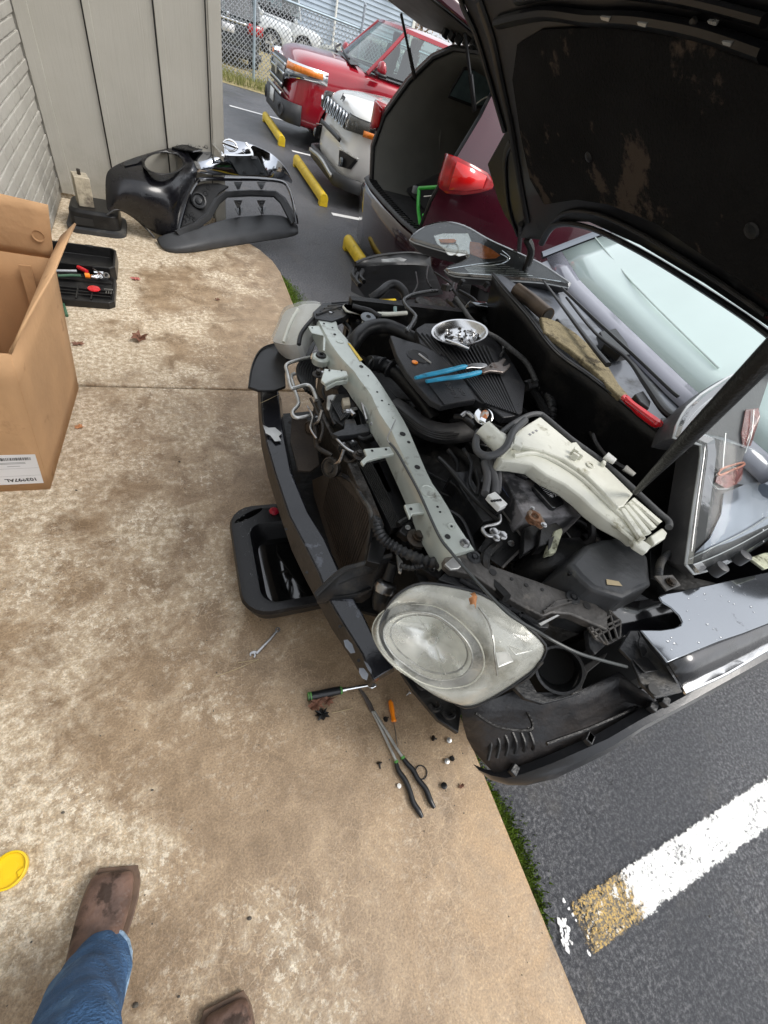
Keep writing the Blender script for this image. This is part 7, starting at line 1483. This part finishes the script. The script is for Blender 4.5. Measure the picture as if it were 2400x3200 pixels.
for i,(pts,lb) in enumerate((([('D',90,1185),('D',220,1163)],'short dry straw under the wrench jaw'),([('D',-60,1275),('D',80,1225),('D',225,1162)],'long dry straw pointing away from the wrench jaw'),([('L',380,492),('L',460,475),('L',560,452)],'pale straw between the leaf and the long pliers'),([('A',235,850),('A',300,820),('A',390,775)],'dry stalk caught on the bumper beam'),([('A',300,680),('A',370,740),('A',440,810)],'dry stalk on the far air deflector'))):
    m=MB().tube([P(*px(k,(x,y)),.004 if i<3 else .5) for k,x,y in pts],.0012,4); tag(build('straw',m,straw),lb,'straw')
# grit and crumbs over the slab and the lot: nobody could count it
rnd=random.Random(21); m=MB()
for _ in range(900):
    if rnd.random()<.6: x,y,z=rnd.uniform(-.8,.82),rnd.uniform(-.5,4.6),0.0
    else: x,y,z=rnd.uniform(.86,3.5),rnd.uniform(-1.3,9),AZ
    if z==0 and x<-.5 and 1.4<y<2.3: continue
    r=rnd.uniform(.0008,.0028)*(1 if z==0 else 1.5); a=rnd.uniform(0,6.28)
    m.lathe([(r*.8,-r*.2),(r,r*.3),(r*.4,r*.9)],(x,y,z),(math.cos(a)*.4,math.sin(a)*.4,1),5)
tag(build('grit',m,stone,smooth=False),'fine dark grit and crumbs scattered over the concrete and asphalt','grit',kind='stuff')
# yellow cap
c=P(*px('J',(60,590)),.0); yc_=thing('yellow_cap',c,'bright yellow plastic cap lying on the concrete by the boot','cap')
m=MB().lathe([(.037,.0),(.040,.004),(.040,.016),(.036,.017),(.034,.006),(.001,.005)],c,seg=36,cap=False); build('cup',m,yellow,yc_)
m=MB().lathe([(.018,.0055),(.018,.007),(.014,.007)],c,seg=20); build('raised_ring',m,yellow,yc_); m=MB().box(P(*px('J',(125,598)),.008),(.016,.014,.010),rot(0,0,.4)); build('tab',m,yellow,yc_,bevel=.002)
# ---- toolbox
tbx=thing('toolbox',(-.62,3.45,0),'open black plastic toolbox behind the cardboard box','toolbox')
X0,X1=-.80,-.392
def quad(y0,y1,i,z,x1=X1): return [Vector((X0+i,y0+i,z)),Vector((x1-i,y0+i,z)),Vector((x1-i,y1-i,z)),Vector((X0+i,y1-i,z))]
def cham(y0,y1,i,z,c=.03): 
    a,b=X0+i,X1-i; y0+=i; y1-=i; return [Vector(q_) for q_ in ((a,y0,z),(b-c,y0,z),(b,y0+c,z),(b,y1-c,z),(b-c,y1,z),(a,y1,z))]
m=MB().loft([cham(3.47,3.80,.006,0),cham(3.47,3.80,0,.01),cham(3.47,3.80,0,.092),cham(3.47,3.80,.012,.094),cham(3.47,3.80,.018,.03)]); build('tray',m,black_pl,tbx,bevel=.003)
m=MB().loft([cham(3.08,3.455,.006,0),cham(3.08,3.455,0,.008),cham(3.08,3.455,.0,.045),cham(3.08,3.455,.012,.047),cham(3.08,3.455,.02,.030)]); ld=build('lid',m,black_pl,tbx,bevel=.003)
for y in (3.17,3.21,3.25,3.36): m=MB().box(((X0+X1)/2,y,.036),(X1-X0-.05,.008,.012)); build('lid_rib',m,black_pl,ld)
for x in (-.70,-.60,-.52): m=MB().box((x,3.20,.037),(.008,.17,.012)); build('lid_rib',m,black_pl,ld)
for x in (-.73,-.56): m=MB().box((x,3.80,.075),(.05,.03,.03)); build('latch',m,black_pl,tbx,bevel=.004)
for x in (-.73,-.47): m=MB().box((x,3.463,.04),(.06,.02,.02)); build('hinge',m,black_pl,tbx,bevel=.004)
for i in range(3): m=MB().prism([Vector((-.445+.014*i,3.20,.045)),Vector((-.437+.014*i,3.20,.045)),Vector((-.441+.014*i,3.245,.045))],(0,0,.003)); build('driver_bit',m,steel,ld)
for s_ in (3.26,): m=MB().box((-.43,s_,.045),(.05,.006,.006)); build('bit_rail',m,galv,ld)
c=P(*px('M',(650,785)),.045); m=MB().lathe([(.032,0),(.036,.004),(.034,.010),(.005,.012)],c,seg=24); tag(build('red_cap',m,redh),'round red cap on the open toolbox lid','cap')
TBZ=.075
for nm,pts,r,mt,lb,ct in (('breaker_bar',[(385,655),(530,657)],.009,steel,'steel bar lying in the toolbox tray','bar'),('ratchet',[(540,630),(600,660)],.013,redh,'red handled ratchet in the toolbox tray','ratchet'),('screwdriver',[(400,690),(500,686),(560,690)],.008,M('green_tool_handle',(.05,.12,.07),.4),'dark green handled driver in the toolbox tray','screwdriver'),('orange_socket',[(588,688),(622,690)],.016,orange,'orange end of a tool in the toolbox tray','tool'),('extension',[(650,665),(715,668)],.007,chrome,'chrome extension beside the ring wrench in the tray','extension')):
    m=MB().tube(W('M',pts,TBZ),r,10,False); tag(build(nm,m,mt),lb,ct)
w2=thing('ring_wrench',P(*px('M',(735,690)),TBZ),'ring wrench leaning at the toolbox tray end','wrench'); c=P(*px('M',(735,688)),TBZ+.01); m=MB().lathe([(.019,-.005),(.019,.005),(.012,.005),(.012,-.005)],c,(-.2,-.6,.8),20,cap=False); build('ring',m,steel,w2); m=MB().tube([c+Vector((-.015,0,0)),*W('M',[(640,640)],TBZ)],.005,8,False); build('shank',m,steel,w2)
rnd=random.Random(9)
for i in range(9):
    c=P(*px('M',(640+i*9,690+rnd.uniform(-10,14))),TBZ-.005); m=MB().lathe([(.009,-.012),(.009,.012),(.006,.012),(.006,0)],c,(rnd.uniform(-1,1),rnd.uniform(-1,1),.3),12); tag(build('socket',m,chrome),'small chrome socket loose in the toolbox tray','socket','sockets in the toolbox tray')
m=MB().tube(W('M',[(428,860),(445,910),(462,965)],.012),.009,8); tag(build('tool_handle',m,MATS['green_tool_handle']),'dark green tool end poking out between box and toolbox','tool')
# ================================================================ PERSON (photographer: boots and jeans in view)
pr_=thing('person',(-.2,-.3,0),'person in blue jeans and scuffed brown square toed boots standing at the walkway','person')
def skinbody():
    me=bpy.data.meshes.new('body'); 
    J={'pel':(-.20,-.46,.95,.10),'sp1':(-.19,-.47,1.10,.09),'sp2':(-.18,-.48,1.26,.10),'ch':(-.17,-.48,1.38,.085),'nk':(-.16,-.48,1.49,.050),'jw':(-.152,-.455,1.555,.060),'hd':(-.15,-.47,1.62,.082),'ht':(-.15,-.48,1.70,.070),'no':(-.149,-.392,1.60,.008),
       'hl':(-.28,-.45,.88,.07),'kl':(-.278,-.20,.50,.045),'al':(-.335,-.115,.10,.036),'tl':(-.34,-.05,.05,.028),'hr':(-.11,-.48,.88,.07),'kr':(-.07,-.45,.50,.045),'ar':(-.060,-.46,.10,.036),'tr':(-.07,-.40,.05,.028),
       'eal':(-.232,-.485,1.60,.014),'ear':(-.068,-.485,1.60,.014)}
    E_=[('pel','sp1'),('sp1','sp2'),('sp2','ch'),('ch','nk'),('nk','jw'),('jw','hd'),('hd','ht'),('hd','no'),('hd','eal'),('hd','ear'),('pel','hl'),('hl','kl'),('kl','al'),('al','tl'),('pel','hr'),('hr','kr'),('kr','ar'),('ar','tr')]
    for s_,q in ((-1,'L'),(1,'R')):
        bx=-.17+s_*.18
        J.update({'s'+q:(bx,-.48,1.39,.045),'e'+q:(bx+s_*.05,-.50,1.10,.038),'w'+q:(bx+s_*.045,-.46,.86,.024),'p'+q:(bx+s_*.043,-.445,.80,.026)})
        E_+=[('ch','s'+q),('s'+q,'e'+q),('e'+q,'w'+q),('w'+q,'p'+q)]
        for i,(dy,L_) in enumerate(((.034,.070),(.012,.080),(-.010,.074),(-.031,.058))):
            k1,k2,k3=['f%s%d%d'%(q,i,n) for n in range(3)]; x0=bx+s_*.043
            J[k1]=(x0,-.445+dy,.765,.0105); J[k2]=(x0-s_*.008,-.443+dy,.765-L_*.5,.0085); J[k3]=(x0-s_*.024,-.440+dy,.765-L_*.92,.0070); E_+=[('p'+q,k1),(k1,k2),(k2,k3)]
        J['t1'+q]=(bx+s_*.030,-.405,.80,.012); J['t2'+q]=(bx+s_*.022,-.390,.765,.010); J['t3'+q]=(bx+s_*.012,-.385,.735,.008); E_+=[('p'+q,'t1'+q),('t1'+q,'t2'+q),('t2'+q,'t3'+q)]
    ks=list(J); o0=origin(pr_); me.from_pydata([tuple(Vector(J[k][:3])-o0) for k in ks],[(ks.index(a),ks.index(b)) for a,b in E_],[])
    o=bpy.data.objects.new('body',me); COL.objects.link(o); o.parent=pr_
    md=o.modifiers.new('skin','SKIN'); 
    for i,k in enumerate(ks): me.skin_vertices[0].data[i].radius=(J[k][3],J[k][3]); 
    me.skin_vertices[0].data[0].use_root=True; md.use_smooth_shade=True
    o.modifiers.new('s','SUBSURF').render_levels=2
    me.materials.append(skin)
skinbody()
for s_ in (-1,1):
    m=MB().lathe([(.013,0),(.011,.004),(.004,.006)],(-.15+s_*.032,-.400,1.625),(0,1,0),14); ey=build('eye',m,MATS['white_plastic'],pr_); m=MB().lathe([(.005,.0055),(.003,.007)],(-.15+s_*.032,-.400,1.625),(0,1,0),10); build('iris',m,ink,ey)
m=MB().tube([(-.172,-.398,1.565),(-.15,-.392,1.562),(-.128,-.398,1.565)],.004,6,flat=.6); build('mouth',m,M('lips',(.32,.13,.11),.5),pr_)
# left jeans leg (in view), cuff resting over the boot
def ringc(c,rx,ry,tilt=0,rz=0,n=20,wob=0,seed=0):
    out=[]
    for i in range(n):
        a=2*math.pi*i/n; w_=1+wob*math.sin(a*3+seed)+wob*.6*math.sin(a*5+seed*2); x,y=rx*math.cos(a)*w_,ry*math.sin(a)*w_; xr=x*math.cos(rz)-y*math.sin(rz); yr=x*math.sin(rz)+y*math.cos(rz)
        out.append(Vector((c[0]+xr,c[1]+yr,c[2]+yr*tilt)))
    return out
legL=[((-.325,-.088,.085),.066,.088,-.30),((-.325,-.092,.13),.068,.086,-.25),((-.318,-.10,.20),.068,.080,-.1),((-.307,-.115,.30),.068,.078,0),((-.290,-.135,.40),.072,.080,0),((-.278,-.165,.50),.078,.085,0),((-.28,-.23,.62),.086,.092,0),((-.285,-.32,.76),.095,.10,0),((-.285,-.41,.92),.10,.11,0)]
def legrings(leg,n,seed):
    out=[]
    for i in range(n):
        f=i/(n-1)*(len(leg)-1); k=min(int(f),len(leg)-2); t=f-k; (c0,a0_,b0_,t0_),(c1_,a1_,b1_,t1_)=leg[k],leg[k+1]
        c=Vector(c0).lerp(Vector(c1_),t); r=ringc(c,a0_*(1-t)+a1_*t,b0_*(1-t)+b1_*t,t0_*(1-t)+t1_*t,0,40)
        q=[]
        for j,p in enumerate(r):
            d=(p-c); d.z=0; nn=noise.noise(Vector((p.x*14+seed,p.y*14,p.z*22)))*.011+noise.noise(Vector((p.x*30,p.y*30+seed,p.z*60+p.x*60)))*.005; fold=.006*math.sin(p.z*75+j*.55+seed)*math.exp(-((p.z-.17)/.10)**2)
            q.append(p+d.normalized()*(nn+fold)*(1 if i>0 else .3))
        out.append(q)
    return out
m=MB().loft(legrings(legL,46,1.0),caps=False); jl=build('jeans_leg',m,denim,pr_,sub=1,solid=.003)
m=MB().tube([p+Vector((0,0,0)) for p in ringc(legL[0][0],.067,.089,-.30,0,24,.025,0)]+[ringc(legL[0][0],.067,.089,-.30,0,24,.025,0)[0]],.0045,6,False); build('hem',m,denimhem,jl)
legR=[((-.055,-.455,.09),.066,.086,-.2),((-.055,-.455,.2),.068,.08,0),((-.065,-.45,.4),.072,.08,0),((-.07,-.44,.5),.078,.085,0),((-.09,-.45,.7),.09,.098,0),((-.11,-.45,.92),.10,.11,0)]
m=MB().loft(legrings(legR,40,5.0),caps=False); build('jeans_leg',m,denim,pr_,sub=1,solid=.003)
m=MB().loft([ringc(c,rx,ry,0,0,24) for c,rx,ry in (((-.20,-.46,.82),.185,.135),((-.20,-.455,.95),.19,.15),((-.19,-.46,1.04),.18,.145))]); build('jeans_seat',m,denim,pr_,sub=1)
m=MB().loft([ringc(c,rx,ry,0,0,24) for c,rx,ry in (((-.19,-.46,.98),.19,.15),((-.18,-.47,1.2),.20,.155),((-.17,-.48,1.34),.22,.15),((-.168,-.48,1.43),.19,.12),((-.165,-.48,1.48),.075,.07))],caps=False); sh_=build('shirt',m,shirt,pr_,sub=1)
for s_ in (-1,1):
    bx=-.17+s_*.18; m=MB().loft([ringc(c,r,r,0,0,16) for c,r in (((bx-s_*.03,-.48,1.42),.07),((bx+s_*.01,-.48,1.36),.068),((bx+s_*.05,-.50,1.10),.056),((bx+s_*.045,-.465,.88),.042))],caps=False); build('sleeve',m,shirt,sh_,sub=1)
m=MB().loft([ringc(c,rx,ry,0,0,16) for c,rx,ry in (((-.15,-.50,1.60),.088,.085),((-.15,-.495,1.68),.095,.105),((-.15,-.485,1.74),.085,.095),((-.15,-.48,1.775),.04,.05))]); build('hair',m,hairm,pr_,sub=1)
def boot(o,az,sx=1.0):
    """square toed boot: local x across, y forward from the ankle"""
    ca,sa=math.cos(az),math.sin(az)
    T=lambda x,y,z:Vector((o[0]+x*ca-y*sa,o[1]+x*sa+y*ca,z))
    st=[(-.085,.036,.0,.10,.0),(-.07,.042,.0,.115,0),(-.02,.046,.0,.118,0),(.03,.049,.002,.112,0),(.07,.054,.003,.092,-.001),(.105,.058,.003,.075,-.002),(.14,.059,.002,.064,-.003),(.17,.055,.0,.057,-.004),(.186,.049,-.0,.049,-.005),(.195,.043,-.0,.036,-.005)]
    rings=[]
    for y,hw,_,h,dx in st:
        r=[]
        for i in range(16):
            a=2*math.pi*i/16; c_,s_=math.cos(a),math.sin(a); x=hw*(abs(c_)**.72)*(1 if c_>0 else -1); z=.016+(h-.016)*(.5+.5*(abs(s_)**.85)*(1 if s_>0 else -1)); r.append(T(x*sx+dx*sx,y,z))
        rings.append(r)
    m=MB().loft(rings); up=build('boot',m,bootm,pr_,sub=1)
    m=MB().loft([[T(x,y,z) for x,y in [(sx*q*(hw+.006),y_) for y_,hw,q in [(y_,hw,1) for y_,hw,*_ in st]+[(.203,.040,1),(.203,.040,-1)]+[(y_,hw,-1) for y_,hw,*_ in st[::-1]]]] for z in (.010,.018)]); build('welt',m,weltm,up,bevel=.002)
    m=MB().loft([[T(x,y,z) for x,y in [(sx*q*(hw+.004),y_) for y_,hw,q in [(y_,hw,1) for y_,hw,*_ in st]+[(.201,.038,1),(.201,.038,-1)]+[(y_,hw,-1) for y_,hw,*_ in st[::-1]]]] for z in (.0,.010)]); build('sole',m,solem,up)
    sh=MB().loft([[T(.040*math.cos(a)*k,-.025+.052*math.sin(a)*k,z) for a in [2*math.pi*i/16 for i in range(16)]] for z,k in ((.08,.92),(.12,.88),(.16,.85),(.20,.82))],caps=False); build('shaft',sh,bootm,up)
    m=MB().tube([T(-.038,.045,.085),T(0,.052,.108),T(.038,.045,.085)],.0022,5); build('seam',m,weltm,up)
m=MB().tube([Vector((-.322-.066,-.095+.0,z)) for z in (.09,.2)]+[Vector((-.307-.066,-.115,.3)),Vector((-.290-.07,-.135,.4)),Vector((-.278-.076,-.165,.5))],.003,5); build('side_seam',m,denimhem,jl)
boot((-.352,-.082),-.27); boot((-.075,-.43),-.02,-1)
